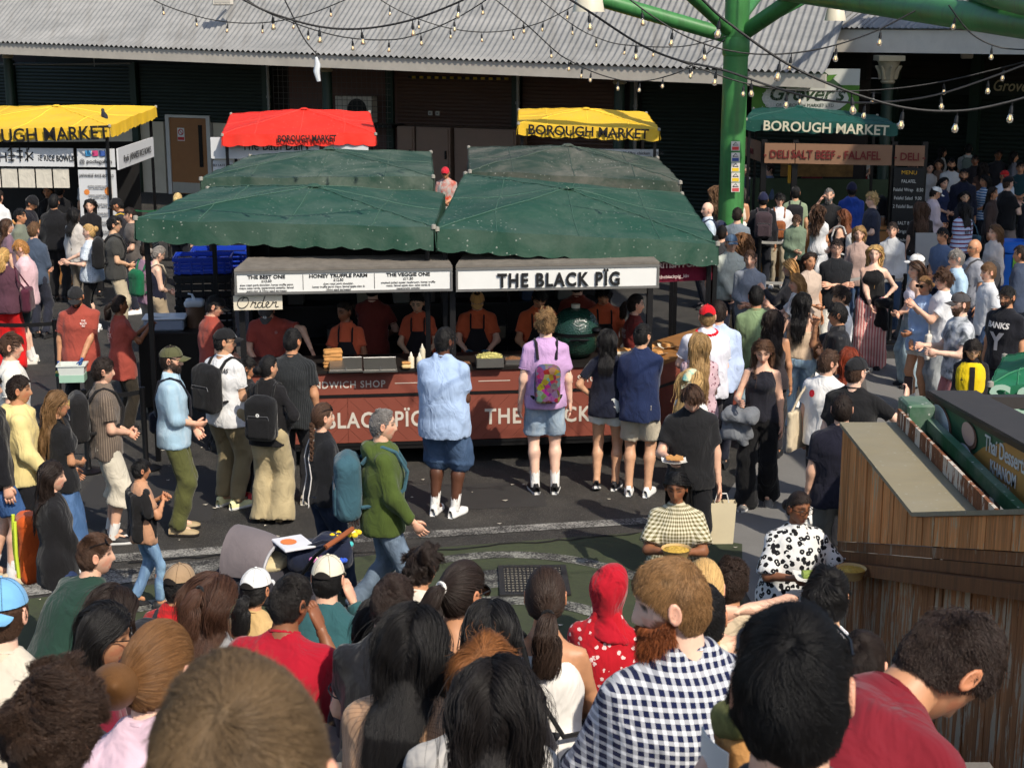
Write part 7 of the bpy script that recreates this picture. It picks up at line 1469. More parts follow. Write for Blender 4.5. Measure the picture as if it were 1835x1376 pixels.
P('woman in a white tee with long streaked hair holding a camera',1428,490,1.66,275,'light',('long',(156,118,74),{'len': 0.34}),('tee',(230,230,228)),('trousers',(40,42,50)),WS,arms=('phone','phone'),sex='f',group=GR)
P('blonde woman half hidden behind the woman with a camera',1416,464,1.66,285,'light',('long',(190,146,90),{'len': 0.3}),('long',(40,40,46)),('trousers',(40,42,50)),BS,arms=('phone','front'),sex='f',group=GR)
P('man with thick dark hair in a white shirt facing left',1508,512,1.76,262,'olive',('short','dark',{'len': 0.07,'lift': 0.3}),('long',(226,226,226)),('trousers',(40,42,50)),BS,arms=('front','front'),group=GR)
P('young man in a black satin shirt touching his mouth',1502,543,1.75,278,'tan',('short','black',{'len': 0.07}),('tee',fabric((30,30,33),rough=0.5),{'ease': 0.035,'collar': True}),('trousers',(30,30,34)),BS,arms=('down','face'),group=GR)
P('youth in a white tee with a red heart carrying a beige tote',1486,627,1.70,38,'light',('short','brown',{'len': 0.06}),('tee',(232,230,226),{'ease': 0.035}),('shorts',(24,24,26),{'len': 0.9}),WS,arms=('down','front'),head=(35,0),socks=WHT,group=GR,extras=[('sling',(206,190,162),'beige cotton tote bag on the youth in the white tee',-1,-0.02,(0.03,0.19,0.2),True,0.0,-0.05,None,'tote_bag',True),('print','o',(196,30,44),0.1,-0.07,0.36,-1,0.9,0.012)])
P('red haired woman in a dark grey top between two men',1522,622,1.62,10,'pale',('long','redhair',{'len': 0.3}),('tee',(84,80,78)),('trousers',(40,40,44)),BS,sex='f',group=GR)
o_ph = P('man in a black cap and black tee holding up a phone',1536,640,1.83,28,'pale',('crop','brown'),('tee',(28,28,30),{'ease': 0.03}),('trousers',(40,40,44)),BS,arms=('down',((0.2,0.28,0.0),(0.5,-0.4,-1),0.8)),build=1.08,head=(30,0),group=GR,extras=[('cap',(34,34,36)),('glasses',(200,196,190))])
P('man in a navy tee leaning by the plank wall',1510,706,1.76,6,'light',('short','dark',{'len': 0.045,'recede': 0.01}),('tee',(28,28,42),{'ease': 0.035}),('trousers',(116,112,104)),GS,arms=('down','front'),build=1.1,group=GR)
o_gi = P('woman in a gingham blouse holding a food bowl',1212,848,1.60,186,'brown',('long','black',{'len': 0.3,'part': 0.0,'backdir': 1.3}),('blouse',fabric((222,214,186),'gingham',(104,96,58),40),{'sleeve': 0.8}),('skirt',(74,78,48),{'len': 0.7,'flare': 1.5}),BS,arms=(((-0.14,0.3,-0.2),(0.8,-0.3,-0.6),0.7),((-0.14,0.3,-0.2),(0.8,-0.3,-0.6),0.7)),head=(8,8),build=1.22,sex='f',group=GC)
o_le = P('woman in a leopard print blouse and glasses holding two dishes',1436,882,1.62,168,'brown',('bun','dark',{'tie': (0,-0.1,-0.03)}),('blouse',fabric((220,220,218),'leopard',(22,22,26),24),{'sleeve': 0.95,'ease': 0.05,'hem': -0.25}),('trousers',(30,30,36)),BS,arms=(((0.05,0.34,-0.17),(0.6,-0.4,-0.7),0.7),((-0.04,0.34,-0.19),(0.6,-0.4,-0.7),0.7)),head=(-14,8),build=1.25,sex='f',belly=0.03,group=GR,extras=[('glasses',)])
# right
P('man with crossed arms in a black tee and white trousers',1500,428,1.80,184,'light',('short','dark',{'len': 0.05}),('tee',(30,32,36),{'ease': 0.03}),('trousers',(222,218,208),{'fit': 1.08}),WS,arms=('fold','fold'),group=GR,extras=[('glasses',(60,40,40))])
P('woman in pink striped trousers and black tank with wavy blonde hair',1568,439,1.70,196,'pale',('wavy',(196,158,100),{'len': 0.32}),('tank',(26,26,28)),('wide',fabric((206,120,118),'stripe_v',(232,196,188),26,wrap=False),{'fit': 1.2}),BS,arms=('hip','low_front'),sex='f',build=1.08,group=GR,extras=[('drape',(24,24,26),'black jacket over the arm of the woman in striped trousers',-1,'jacket',(0.1,0.1,0.3),'jacket',0.16,0.0)])
P('woman in a white vest with sunglasses on her dark hair',1641,467,1.66,262,'light',('long','brown',{'len': 0.24}),('tank',(220,214,224)),('wide',denim((132,150,160),0.5)),BS,arms=('front','front'),sex='f',group=GR,extras=[('glasses',(30,26,26),True,True)])
P('person in a white cap behind the woman with raised sunglasses',1644,455,1.68,285,'pale',('short','white'),('long',(206,204,200)),('trousers',(120,120,124)),BS,group=GR,extras=[('cap',(226,226,224))])
P('woman in a light blue shirt and sunglasses with bare legs',1658,495,1.66,238,'tan',('bun',(120,88,54),{'tie': (0,-0.11,0.0),'size': 0.03}),('long',(166,192,226),{'ease': 0.04,'hem': -0.16}),('shorts',(216,212,204),{'len': 0.5}),WS,arms=('front','low_front'),sex='f',socks=WHT,group=GR,extras=[('glasses',(30,26,26),True),('sling',(222,216,206),'white canvas tote held by the woman in the blue shirt',-1,-0.06,(0.04,0.18,0.17),True,0,0.05,None,'tote_bag',True)])
P('curly haired young man in a white tee facing left',1692,483,1.78,268,'light',('curly','brown',{'len': 0.1,'curl': 0.8}),('tee',(230,230,232),{'ease': 0.035}),('trousers',denim((140,144,146),0.5)),GS,arms=('phone','phone'),group=GR,extras=[('glasses',(40,36,34))])
P('grey haired man in a light blue shirt and glasses',1715,446,1.78,266,'light',('short','grey',{'len': 0.06}),('long',(176,204,226),{'ease': 0.03}),('trousers',(50,52,60)),BS,group=GR,extras=[('glasses',)])
P('bald man in a grey tee with hand in his pocket',1747,428,1.76,262,'tan',('bald','grey'),('tee',(150,152,160),{'ease': 0.035}),('trousers',(44,48,66)),BS,arms=('down','hip'),build=1.1,belly=0.03,group=GR,extras=[('glasses',),('backpack',(60,60,64),'dark backpack on the bald man in the grey tee')])
P('bearded man in a tie-dye tee and pink shorts with a grey cap',1722,524,1.80,262,'pale',('short','brown',{'beard': 0.03}),('tee',fabric((196,200,206),'tiedye',(92,98,104),7),{'ease': 0.035}),('long_shorts',(190,122,120),{'len': 0.05}),WS,arms=('hold','hold'),group=GR,extras=[('cap',(74,72,74)),('glasses',)])
P('man in a black band tee at the right edge',1806,512,1.78,232,'tan',('short','black',{'len': 0.055,'beard': 0.015}),('tee',(26,27,34),{'ease': 0.03}),('trousers',(30,32,40)),BS,build=1.08,group=GR,extras=[('glasses',),('print','BANKS',(214,210,206),0.085,0.0,0.34,1,1.0,0.003),('print','Y',(190,188,190),0.26,0.0,0.1,1,0.9,0.012)])
o_ye = P('woman in a yellow vest with black and blonde hair',1746,612,1.60,188,'asian',('bob',(40,34,30),{'len': 0.12}),('long',(34,32,36),{'ease': 0.02}),('trousers',(40,40,46)),BS,arms=('front','front'),head=(0,30),sex='f',group=GR,extras=[('glasses',(150,120,80))])
# crowd by the deli stall
P('bald man in a pale blue shirt facing left',1268,362,1.76,262,'pale',('bald','grey'),('long',(196,212,228)),('trousers',(50,50,56)),BS,group=GU,extras=[('backpack',(40,46,70),'navy backpack strap of the bald man in pale blue')])
P('person in a black cap below the bald man',1294,404,1.66,20,'light',('short','dark'),('tee',(60,62,66)),('trousers',(40,42,48)),BS,group=GU,extras=[('cap',(24,24,26))])
P('woman with very long curly ginger hair seen from behind',1334,418,1.66,4,'light',('longcurly',(120,84,54),{'len': 0.5}),('tee',(60,50,46)),('skirt',(84,76,66),{'len': 0.7}),BS,arms=('front','front'),sex='f',group=GU)
P('woman with long curly brown hair beside the green column',1285,333,1.66,4,'light',('longcurly',(112,84,60),{'len': 0.3}),('long',(26,25,27)),('trousers',(30,30,34)),BS,sex='f',group=GU)
P('woman in a white crop top and white shorts by the column',1326,334,1.66,12,'tan',('long',(70,62,58),{'len': 0.26}),('crop',(226,216,200)),('shorts',(222,220,218),{'len': 0.5}),WS,sex='f',group=GU)
P('balding man in glasses and a grey shirt eating by the column',1338,296,1.74,160,'light',('crop','grey',{'recede': 0.04}),('rolled',(84,84,100)),('trousers',(50,52,62)),BS,arms=('front','front'),head=(0,20),group=GU,extras=[('glasses',)])
P('young man in a denim blue shirt facing left at the deli',1379,293,1.78,255,'pale',('short','dark',{'len': 0.08,'curl': 0.3}),('rolled',(88,102,128),{'ease': 0.03}),('trousers',(40,44,56)),BS,arms=('front','front'),group=GU)
P('person in a navy beanie with a dark backpack',1368,345,1.74,5,'tan',('short','black'),('jacket',(28,28,34)),('trousers',(30,32,40)),BS,group=GU,extras=[('beanie',(30,34,62)),('backpack',(64,52,58),'plum backpack on the person in the navy beanie')])
P('woman in a white blouse with a brown leather backpack worn in front',1398,346,1.68,186,'light',('short','black',{'len': 0.09}),('blouse',(226,226,228),{'ease': 0.05}),('trousers',(168,156,134)),WS,arms=('hip','front'),sex='f',build=1.1,group=GU,extras=[('glasses',),('backpack',(142,84,50),'brown leather backpack worn on the chest',(0.11,0.06,0.15),0.12,None,True)])
P('man in a sage shirt and black cap seen from behind',1426,334,1.72,10,'olive',('short','black'),('tee',(140,156,128)),('trousers',(50,54,50)),BS,group=GU,extras=[('cap',(28,28,30)),('backpack',(34,34,38),'black backpack on the sage shirt')])
P('grey bearded man in a black tee shading his eyes',1486,337,1.80,190,'light',('crop','grey',{'beard': 0.05}),('tee',(34,34,36)),('trousers',(40,42,46)),BS,arms=('front',((-0.02,0.26,0.16),(0.6,0.1,-1),0.5)),build=1.1,group=GU)
P('boy in a sage green hoodie looking down',1428,386,1.5,184,'light',('short','brown',{'len': 0.05}),('hoodie',(112,128,108)),('trousers',(30,32,38)),BS,arms=('low_front','front'),head=(0,25),group=GU)
P('girl in a white dress with long curly brown hair',1470,368,1.6,42,'tan',('longcurly','brown',{'len': 0.34}),('dress',(228,228,230)),('dress',(226,226,228),{'len': 0.42,'flare': 1.5}),WS,arms=('front','front'),sex='f',group=GU)
P('woman with reddish long hair and a bare back',1511,375,1.66,312,'light',('long',(112,66,42),{'len': 0.26}),('strapless',(26,24,26)),('trousers',(60,62,70)),BS,arms=('front','front'),sex='f',group=GU,extras=[('backpack',(206,204,200),'white hard backpack on the woman with reddish hair',(0.15,0.09,0.22),0.08)])
P('man in a bright blue jacket and navy beanie',1527,327,1.80,6,'dark',('crop','black'),('hoodie',(34,66,150)),('trousers',(30,34,48)),BS,arms=('front','front'),group=GU,extras=[('beanie',(28,30,56))])
P('blond curly haired youth in a navy tee facing left',1563,345,1.80,268,'pale',('curly',(186,156,106),{'len': 0.09}),('tee',(48,52,68),{'ease': 0.03}),('trousers',(30,32,40)),BS,arms=('front','front'),group=GU,extras=[('glasses',(90,70,50))])
P('man in a white tee and sunglasses with a black backpack strap',1606,321,1.78,95,'olive',('crop','black'),('tee',(222,222,220)),('trousers',ljeans),WS,arms=('chest','front'),group=GU,extras=[('glasses',(20,20,22),True),('backpack',(24,24,26),'black backpack on the white tee man in sunglasses')])
P('tall man in a checked shirt and olive trousers',1637,288,1.84,22,'light',('short','brown'),('tee',fabric((176,176,160),'gingham',(70,76,66),22),{'ease': 0.03,'collar': True}),('trousers',(70,76,56)),BS,arms=('front','down'),group=GU,extras=[('backpack',(60,66,62),'grey backpack on the checked shirt')])
P('man in a white cap and pale pink shirt eating',1682,335,1.74,82,'olive',('short','dark'),('long',(206,190,196),{'ease': 0.03}),('trousers',(60,60,66)),BS,arms=('front','front'),head=(0,22),group=GU,extras=[('cap',(226,224,218))])
P('woman in a dark brown tee with very long straight brown hair',1652,362,1.70,4,'light',('long',(74,52,38),{'len': 0.4}),('tee',(40,34,32)),('trousers',denim((140,162,188),0.6)),WS,sex='f',build=1.08,group=GU)
P('bearded man in a navy shirt facing the camera',1728,302,1.82,190,'tan',('short','black',{'beard': 0.03}),('long',(26,30,48),{'ease': 0.03}),('trousers',(24,26,34)),BS,build=1.1,group=GU)
P('woman in a red and blue striped tee with a teal bag',1727,362,1.63,335,'tan',('long','black',{'len': 0.26}),('tee',fabric((196,206,230),'multi_h',(180,196,230),14),{'ease': 0.035}),('trousers',(30,34,46)),BS,arms=('front','front'),sex='f',build=1.1,group=GU,extras=[('sling',(52,84,98),'teal shoulder bag of the striped tee woman',1,0.06,(0.06,0.14,0.12),True,0,0,None,'shoulder_bag',True)])
P('man in a black cap, black tee and grey shorts eating at the right',1808,316,1.84,72,'pale',('crop','brown'),('tee',(26,26,28),{'ease': 0.03}),('long_shorts',(130,116,110),{'len': 0.05}),BWS,arms=('chest','chest'),build=1.08,group=GU,extras=[('cap',(24,24,26))])
P('woman in a blue striped top touching her mouth',1765,314,1.66,262,'tan',('long','black',{'len': 0.3}),('tee',fabric((60,110,160),'stripe_h',(200,210,220),20)),('trousers',(26,28,36)),BS,arms=('front','face'),sex='f',group=GU)
for k,(u,v,h,fc,sk,hr,tp,lab) in enumerate((
    (1690,264,1.66,95,'tan',('long','black',{'len': 0.15}),(206,206,206),'dark haired woman in white at the back of the deli crowd'),
    (1711,257,1.68,185,'asian',('long','black',{'len': 0.2}),(216,216,220),'woman in white facing forward at the back of the deli crowd'),
    (1736,258,1.76,10,'light',('short','black'),(206,206,204),'man in a pale shirt with a grey backpack at the back right'),
    (1757,262,1.66,190,'tan',('none','black'),(70,64,70),'woman in a pale blue headscarf at the back right'),
    (1706,284,1.78,185,'tan',('short','black',{'beard': 0.03}),(196,196,196),'bearded man in a white shirt behind the navy shirt man'),
    (1683,286,1.66,200,'tan',('long','dark',{'len': 0.25}),(120,96,84),'woman in a brown top beside the black menu board'),
    (1667,292,1.62,170,'light',('long','black',{'len': 0.2}),(206,200,196),'small woman half hidden by the black menu board'),
    (1762,291,1.68,5,'tan',('longcurly','dark',{'len': 0.2}),(90,66,56),'woman with a dark curly bob facing away at the right'),
    (1801,305,1.76,170,'tan',('short','black'),(196,206,222),'man in a red cap and pale shirt behind the black tee'),
    (1818,272,1.68,100,'tan',('long','black',{'len': 0.2}),(120,120,130),'woman in a patterned top at the far right edge'),
    (1692,318,1.64,150,'light',('long','black',{'len': 0.25}),(40,50,84),'woman in a blue dress behind the white cap man'),
    (1730,343,1.6,180,'asian',('long','black',{'len': 0.2}),(40,40,46),'woman eating with both hands behind the striped tee'),
    (1790,268,1.72,175,'brown',('short','black'),(36,36,42),'man in dark clothes in the shade at the far right'),
    (1748,278,1.7,200,'brown',('short','black'),(44,40,44),'man in a dark jacket in the shaded crowd'),
    (1830,290,1.75,200,'tan',('short','black'),(30,60,66),'person in a dark teal top cut by the right edge'),
    (1780,335,1.66,120,'tan',('long','dark',{'len': 0.2}),(70,56,52),'woman in a brown coat beside the blue striped top'))):
    ex = [('hijab',(120,150,176))] if 'headscarf' in lab else [('cap',(196,40,40))] if 'red cap' in lab else [('backpack',(120,134,128),'grey green backpack at the back right of the crowd')] if 'grey backpack' in lab else []
    P(lab,u,v,h,fc,sk,hr,('long' if k % 2 else 'tee',tp),('trousers',(34,34,42)),BS,arms=('front','front') if k % 3 else ('down','down'),sex='f' if 'woman' in lab else 'm',group=GU,extras=ex)
P('deli vendor in a maroon tee behind the counter',1456,287,1.72,10,'brown',('crop','black'),('tee',(92,26,36)),('trousers',(30,30,34)),BS,arms=('work','work'),group='deli vendors')
P('deli vendor in a red apron tipping out a white bucket',1545,266,1.66,200,'light',('long','dark',{'len': 0.1}),('tee',(190,186,180)),('trousers',(30,30,34)),BS,arms=('work','hold'),head=(0,20),sex='f',group='deli vendors',extras=[('apron',(120,24,34),False)])
# crowd by the rice bowl stall
P('man in a grey-green shirt with short dark hair at the left',35,374,1.76,92,'tan',('short','black'),('tee',(116,122,108),{'ease': 0.03,'collar': True}),('trousers',(40,42,52)),BS,group=GK)
P('man in a black sweater with a pale blue hem seen from behind',96,349,1.80,6,'tan',('curly','black',{'len': 0.05}),('long',(24,24,27),{'ease': 0.045,'hem': -0.1}),('trousers',(30,29,30),{'fit': 1.1}),BS,arms=('down','front'),build=1.08,group=GK)
P('man in a dark jacket and black cap looking down',62,352,1.76,96,'tan',('short','black'),('jacket',(30,30,38)),('trousers',(36,38,46)),BS,arms=('front','front'),head=(0,25),group=GK,extras=[('beanie',(24,24,27))])
P('woman in black with long black hair facing the camera',160,357,1.66,178,'light',('long','black',{'len': 0.24}),('long',(26,25,28)),('trousers',(28,28,32)),BS,arms=('front','chest'),sex='f',group=GK)
P('young man in a white tee reading the rice bowl menu',158,305,1.78,330,'light',('short','black',{'len': 0.06}),('tee',(214,220,230),{'ease': 0.035}),('trousers',(40,42,50)),BS,group=GK)
P('man in a dark jacket and cap with a yellow bag',203,356,1.76,262,'tan',('short','black'),('jacket',(40,40,46)),('trousers',(36,38,46)),BS,arms=('front','front'),head=(0,25),group=GK,extras=[('cap',(24,24,27)),('sling',(216,176,40),'yellow bag of the man in the dark cap',1,0.08,(0.06,0.14,0.13))])
P('man in a charcoal tee and cargo trousers with folded arms',204,387,1.80,78,'asian',('short','black',{'len': 0.07}),('tee',(64,64,62),{'ease': 0.035}),('cargo',(190,176,150)),WS,arms=('belly','front'),group=GK,extras=[('glasses',),('backpack',(26,26,28),'black backpack on the charcoal tee')])
P('fair haired woman in a pale patterned top handing over a plate',158,402,1.64,268,'pale',('bun',(186,150,96),{'tie': (0,-0.09,0.05)}),('blouse',fabric((206,216,226),'dots',(120,140,156),34),{'ease': 0.04}),('slim',(22,22,25)),WS,arms=('hold','reach'),sex='f',build=1.2,group=GK)
P('ginger haired man in a pink shirt looking down',32,430,1.74,262,'pale',('short',(170,120,66),{'len': 0.06}),('long',(222,186,192),{'ease': 0.04}),('shorts',(52,66,66),{'len': 0.85}),((220,216,206),(224,222,214)),arms=('front','front'),head=(0,15),socks=WHT,group=GK,extras=[('glasses',)])
P('woman in red trousers and a plum top with a blonde ponytail',6,444,1.68,358,'pale',('pony',(190,152,92),{'len': 0.22,'band': (220,190,120)}),('tee',(84,54,66),{'ease': 0.035}),('wide',(206,26,28),{'fit': 1.0}),((222,216,204),(226,220,210)),arms=('front','front'),sex='f',group=GK,extras=[('sling',(78,34,50),'plum leather shoulder bag of the woman in red trousers',1,0.06,(0.07,0.15,0.17),True,0,0,None,'shoulder_bag',True)])
P('man in a black tee behind the black sweater',106,329,1.76,4,'brown',('crop','black'),('tee',(24,24,27)),('trousers',(30,30,34)),BS,group=GK)
P('woman with black hair at the rice bowl counter',84,332,1.66,178,'tan',('long','black',{'len': 0.2}),('long',(26,25,28)),('trousers',(28,28,32)),BS,sex='f',group=GK)
P('person in a white shirt cut by the left edge at the rice bowl stall',-4,340,1.8,20,'light',('short','dark'),('long',(224,224,224)),('trousers',(40,42,50)),BS,group=GK)
P('grey haired woman in a navy vest with a cream waist bag',290,442,1.62,62,'pale',('bun',(130,124,118),{'tie': (0,-0.1,0.0)}),('tank',(26,28,44)),('trousers',(170,152,126)),BWS,arms=('front','front'),sex='f',build=1.1,head=(0,25),group=GK,extras=[('sling',(196,186,166),'cream waist bag of the grey haired woman',-1,0.02,(0.07,0.14,0.09),True,0,-0.06)])
P('person with a green drawstring bag beside the grey haired woman',262,432,1.66,40,'light',('short','dark'),('tee',(150,120,140)),('shorts',(140,136,126),{'len': 0.9}),((40,46,66),(220,220,218)),group=GK,extras=[('backpack',(22,100,66),'green drawstring bag at the left canopy end',(0.13,0.07,0.19),0.06,None,False,False)])
P('woman with a blonde bun beyond the left green canopy',318,346,1.66,10,'pale',('bun',(206,176,122),{'tie': (0,-0.09,0.02)}),('tee',(120,110,100)),('trousers',(40,42,50)),BS,sex='f',group=GK)
P('man in a red cap and grey jersey between the green canopies',797,301,1.76,188,'tan',('crop','black'),('tee',fabric((176,172,168),'tiedye',(196,70,40),5)),('trousers',(40,42,50)),BS,arms=('front','front'),head=(0,25),group=GK,extras=[('cap',(204,44,60),True)])
P('rice bowl vendor in black behind the food trays',30,300,1.7,170,'tan',('short','black'),('tee',(24,24,27)),('trousers',(28,28,32)),BS,arms=('work','work'),group='rice bowl vendors')
P('rice bowl vendor in a dark shirt at the side counter',222,275,1.74,150,'asian',('short','black'),('tee',(30,34,46)),('trousers',(28,28,32)),BS,arms=('work','work'),group='rice bowl vendors')
# stall workers; aproned ones have shirt colour brightened to stand in for light
o_tub = P('worker in a brick red tee carrying a white tub',133,516,1.76,168,'tan',('crop','black',{'beard': 0.012}),('tee',TEE,{'ease': 0.035,'hem': -0.2}),('trousers',(22,22,24)),BS,arms=('low_front','down'),head=(8,24),build=1.06,group=GW,extras=[('cap',(40,40,42)),('gloves',(44,84,150)),('print','THE\nBLACK\nPÏG',(226,206,200),0.03,-0.06,0.38,1,0.8,0.0008)])
P('worker in a brick red tee taking a photo with her phone',214,529,1.62,62,'brown',('pony','dark',{'len': 0.2}),('tee',TEE,{'ease': 0.035,'hem': -0.24}),('trousers',(50,44,36),{'fit': 1.1}),BS,arms=('phone','phone'),sex='f',group=GW,extras=[('print','THE\nBLACK\nPÏG',(226,206,200),0.075,0.0,0.36,-1,0.8,0.0015)])
P('worker in a black cap and brick red tee taking orders',392,530,1.76,70,'light',('short','black'),('tee',TEE,{'ease': 0.035,'hem': -0.2}),('trousers',(24,24,26)),BS,arms=('front','front'),head=(20,20),group=GW,extras=[('cap',(26,26,28))])
P('worker bending over the counter with an outstretched arm',474,548,1.74,172,'light',('short','brown'),('tee',(176,78,66),{'ease': 0.03}),('trousers',(24,24,26)),BS,arms=(((0.30,0.32,-0.16),(0.4,0.2,1),0.6),'work'),head=(10,42),lean=18,group=GW,extras=[('cap',(84,80,78),False,None,(226,226,222),(196,196,192)),('print','*',(226,206,200),0.09,-0.08,0.36,1,0.9)])
P('apron worker with tied-back hair looking left by the bread stack',614,540,1.66,182,'brown',('bun','dark'),('tee',(210,96,62),{'ease': 0.03}),('trousers',(24,24,26)),BS,arms=('work','work'),head=(35,8),sex='f',group=GW,extras=[('apron',),('gloves',(36,70,160))])
P('apron worker with black hair standing by the squeeze bottles',746,527,1.66,180,'asian',('bun','black'),('tee',(206,94,62),{'ease': 0.03}),('trousers',(24,24,26)),BS,arms=('work','work'),head=(8,18),sex='f',group=GW,extras=[('apron',),('gloves',(36,70,160))])
P('apron worker in a tan cap bending over the slaw tray',855,525,1.68,180,'light',('short','dark'),('tee',(212,98,60),{'ease': 0.03}),('trousers',(24,24,26)),BS,arms=('work','work'),head=(0,28),group=GW,extras=[('cap',(214,160,96)),('apron',),('gloves',(60,110,130))])
P('apron worker with black hair left of the green grill',968,519,1.74,178,'tan',('short','black',{'len': 0.06}),('tee',(216,98,56),{'ease': 0.03}),('trousers',(24,24,26)),BS,arms=('work','work'),head=(-5,25),group=GW,extras=[('apron',(34,30,32),False),('gloves',(36,70,160))])
P('apron worker with a quiff behind the green grill',1082,512,1.74,176,'tan',('short','black',{'len': 0.07,'lift': 0.3}),('tee',(214,98,60),{'ease': 0.03}),('trousers',(24,24,26)),BS,arms=('work','work'),head=(6,22),group=GW,extras=[('apron',)])
P('worker in dark red turned to the side counter',1140,527,1.66,80,'light',('pony','dark',{'len': 0.2}),('tee',(128,48,44),{'ease': 0.03}),('trousers',(24,24,26)),BS,arms=('work','work'),sex='f',group=GW,extras=[('print','HONEY\nTRUFFLE',(226,206,200),0.06,0.0,0.34,-1,0.8,0.001)])
P('worker in the dark behind the bread stack worker',668,497,1.76,10,'light',('short','dark'),('tee',(120,50,42)),('trousers',(24,24,26)),BS,arms=('reach','work'),group=GW)
P('worker in the dark behind the green grill',1036,490,1.78,20,'light',('short','dark'),('tee',(130,56,42)),('trousers',(24,24,26)),BS,arms=('work','reach'),group=GW)

for k,(u,v,h,fc,sk,hr,tp,lab) in enumerate((
    (1345,448,1.7,200,'light',('short','brown'),(150,156,166),'man in a grey blue top behind the sage green tee'),
    (1452,452,1.68,160,'tan',('long','dark',{'len': 0.22}),(196,176,160),'woman in a beige top left of the crossed arms man'),
    (1600,398,1.72,200,'light',('short','dark'),(196,198,200),'man in a pale tee behind the wavy blonde woman'),
    (1690,408,1.7,240,'tan',('short','black'),(92,110,140),'man in a blue tee beside the blank grey stand'),
    (1783,402,1.7,250,'light',('long','mid',{'len': 0.25}),(206,196,190),'woman in a cream top left of the blue bin'),
    (1772,470,1.74,260,'light',('short','mid'),(210,212,216),'man in a white shirt behind the band tee'),
    (1830,440,1.7,300,'tan',('short','dark'),(60,70,90),'person in a slate top at the right edge by the bin'),
    (1322,372,1.7,20,'light',('short','dark'),(120,130,140),'person in a grey shirt near the foot of the green column'),
    (1540,405,1.68,190,'light',('long','fair',{'len': 0.2}),(176,150,140),'woman in a dusty pink top between the barriers'),
    (232,372,1.72,250,'light',('short','dark'),(90,84,80),'man in a brown shirt at the left canopy corner'),
    (132,372,1.66,30,'tan',('long','black',{'len': 0.2}),(196,190,184),'woman in an ivory top behind the patterned top woman'),
    (12,392,1.66,60,'light',('long','brown',{'len': 0.2}),(120,96,110),'woman in a mauve top at the left edge'),
    (60,398,1.74,20,'light',('short','mid'),(70,82,100),'man in a slate blue shirt right of the pink shirt'))):
    P(lab,u,v,h,fc,sk,hr,('tee' if k % 2 else 'long',tp),('trousers',((44,46,58),(120,110,96),(60,80,110))[k % 3]),WS if k % 2 else BS,arms=(('front','front'),('down','front'),('down','down'))[k % 3],sex='f' if 'woman' in lab else 'm',group=GU if u > 900 else GK)
# ------------------------------------------------------------------ people sitting on the steps
def S(label,u,v,Y,face,*a,**k): k.setdefault('group',GF); k.setdefault('lean',14); k.setdefault('arms',('lap','lap')); return P(label,u,v,k.pop('h',1.72),face,*a,seat=Y,**k)
S('curly dark haired man in the bottom left corner',92,1206,2.55,12,'light',('curly',(58,42,32),{'len': 0.075,'curl': 0.75}),('tee',(60,60,66)),bottom=('trousers',(40,44,56)))
S('man with cropped light brown hair nearest the camera',420,1176,1.24,-6,'light',('short',(106,86,62),{'len': 0.03,'lift': 0.03,'noise': 0.07}),('tee',(90,92,98)),bottom=('trousers',(40,44,56)))
S('woman with wavy brown hair in a claw clip and pink top',292,1112,3.1,10,'pale',('bun',(110,76,44),{'tie': (-0.03,-0.115,-0.02),'size': 0.055}),('long',(222,192,206)),sex='f',head=(10,10))
S('woman with black hair and glasses in profile at the left',196,1083,4.7,62,'tan',('bob','black',{'len': 0.2}),('jacket',(110,24,44)),sex='f',head=(12,6),extras=[('glasses',)])
S('man in a light blue cap worn backwards and beige tee',2,1036,4.3,6,'pale',('crop','brown'),('tee',(206,196,178),{'ease': 0.035}),build=1.18,extras=[('cap',(120,178,222),True)])
S('man in a dark green tee with sunglasses on his head',168,955,7.2,48,'light',('crop','brown'),('tee',(36,62,52),{'ease': 0.035}),build=1.15,lean=30,head=(22,-12),extras=[('glasses',(24,24,26),True,True)])
S('woman with long dark brown hair behind the black haired woman',205,1046,5.7,20,'light',('long','dark',{'len': 0.3}),('long',(60,40,44)),sex='f',lean=24)
S('man in a tan cap and red checked shirt',322,1010,7.3,24,'tan',('crop','black'),('tee',fabric((196,30,36),'gingham',(150,40,40),30),{'collar': True}),extras=[('cap',(160,134,104)),('backpack',(40,42,48),'dark backpack strap on the red checked shirt')])
S('woman with half tied brown hair and a grey top',388,1030,5.9,14,'light',('half',(70,46,34),{'tie': (0,-0.1,0.06),'len': 0.24}),('tee',(140,140,142)),sex='f',head=(22,6))
S('woman in a white cap and tan tee with a dark ponytail',459,1018,7.3,24,'tan',('pony','black',{'len': 0.2,'tie': (0,-0.105,-0.03)}),('tee',(196,164,112)),sex='f',arms=('lap','face'),extras=[('cap',(228,228,226))])
S('broad man in a crimson tee with thinning black hair',527,1028,5.7,12,'brown',('crop',(30,26,24),{'recede': 0.0}),('tee',(168,22,42),{'ease': 0.04}),build=1.22,arms=('lap','face'),head=(28,6),extras=[('necklace',(200,170,90))])
S('person in a cream cap and teal jacket',588,995,7.4,12,'light',('crop','black'),('jacket',(48,88,92)),arms=('face','face'),extras=[('cap',(224,216,194))])
S('man with short dark hair in a black tee',708,1028,5.2,12,'pale',('crop',(48,36,30),{'recede': 0.0}),('tee',(30,30,33)),head=(18,6))
S('boy with tousled brown hair in a cream tee',762,978,7.0,18,'tan',('short','dark',{'len': 0.07,'lift': 0.3,'noise': 0.35}),('tee',(218,210,192)),h=1.66,head=(20,6))
S('woman with a dark ponytail tied by a white band',834,1005,5.6,24,'tan',('pony','dark',{'len': 0.26,'band': (230,226,220),'tie': (-0.01,-0.112,0.03)}),('tank',(40,38,42)),sex='f',head=(18,4),extras=[('glasses',(24,24,26),True)])
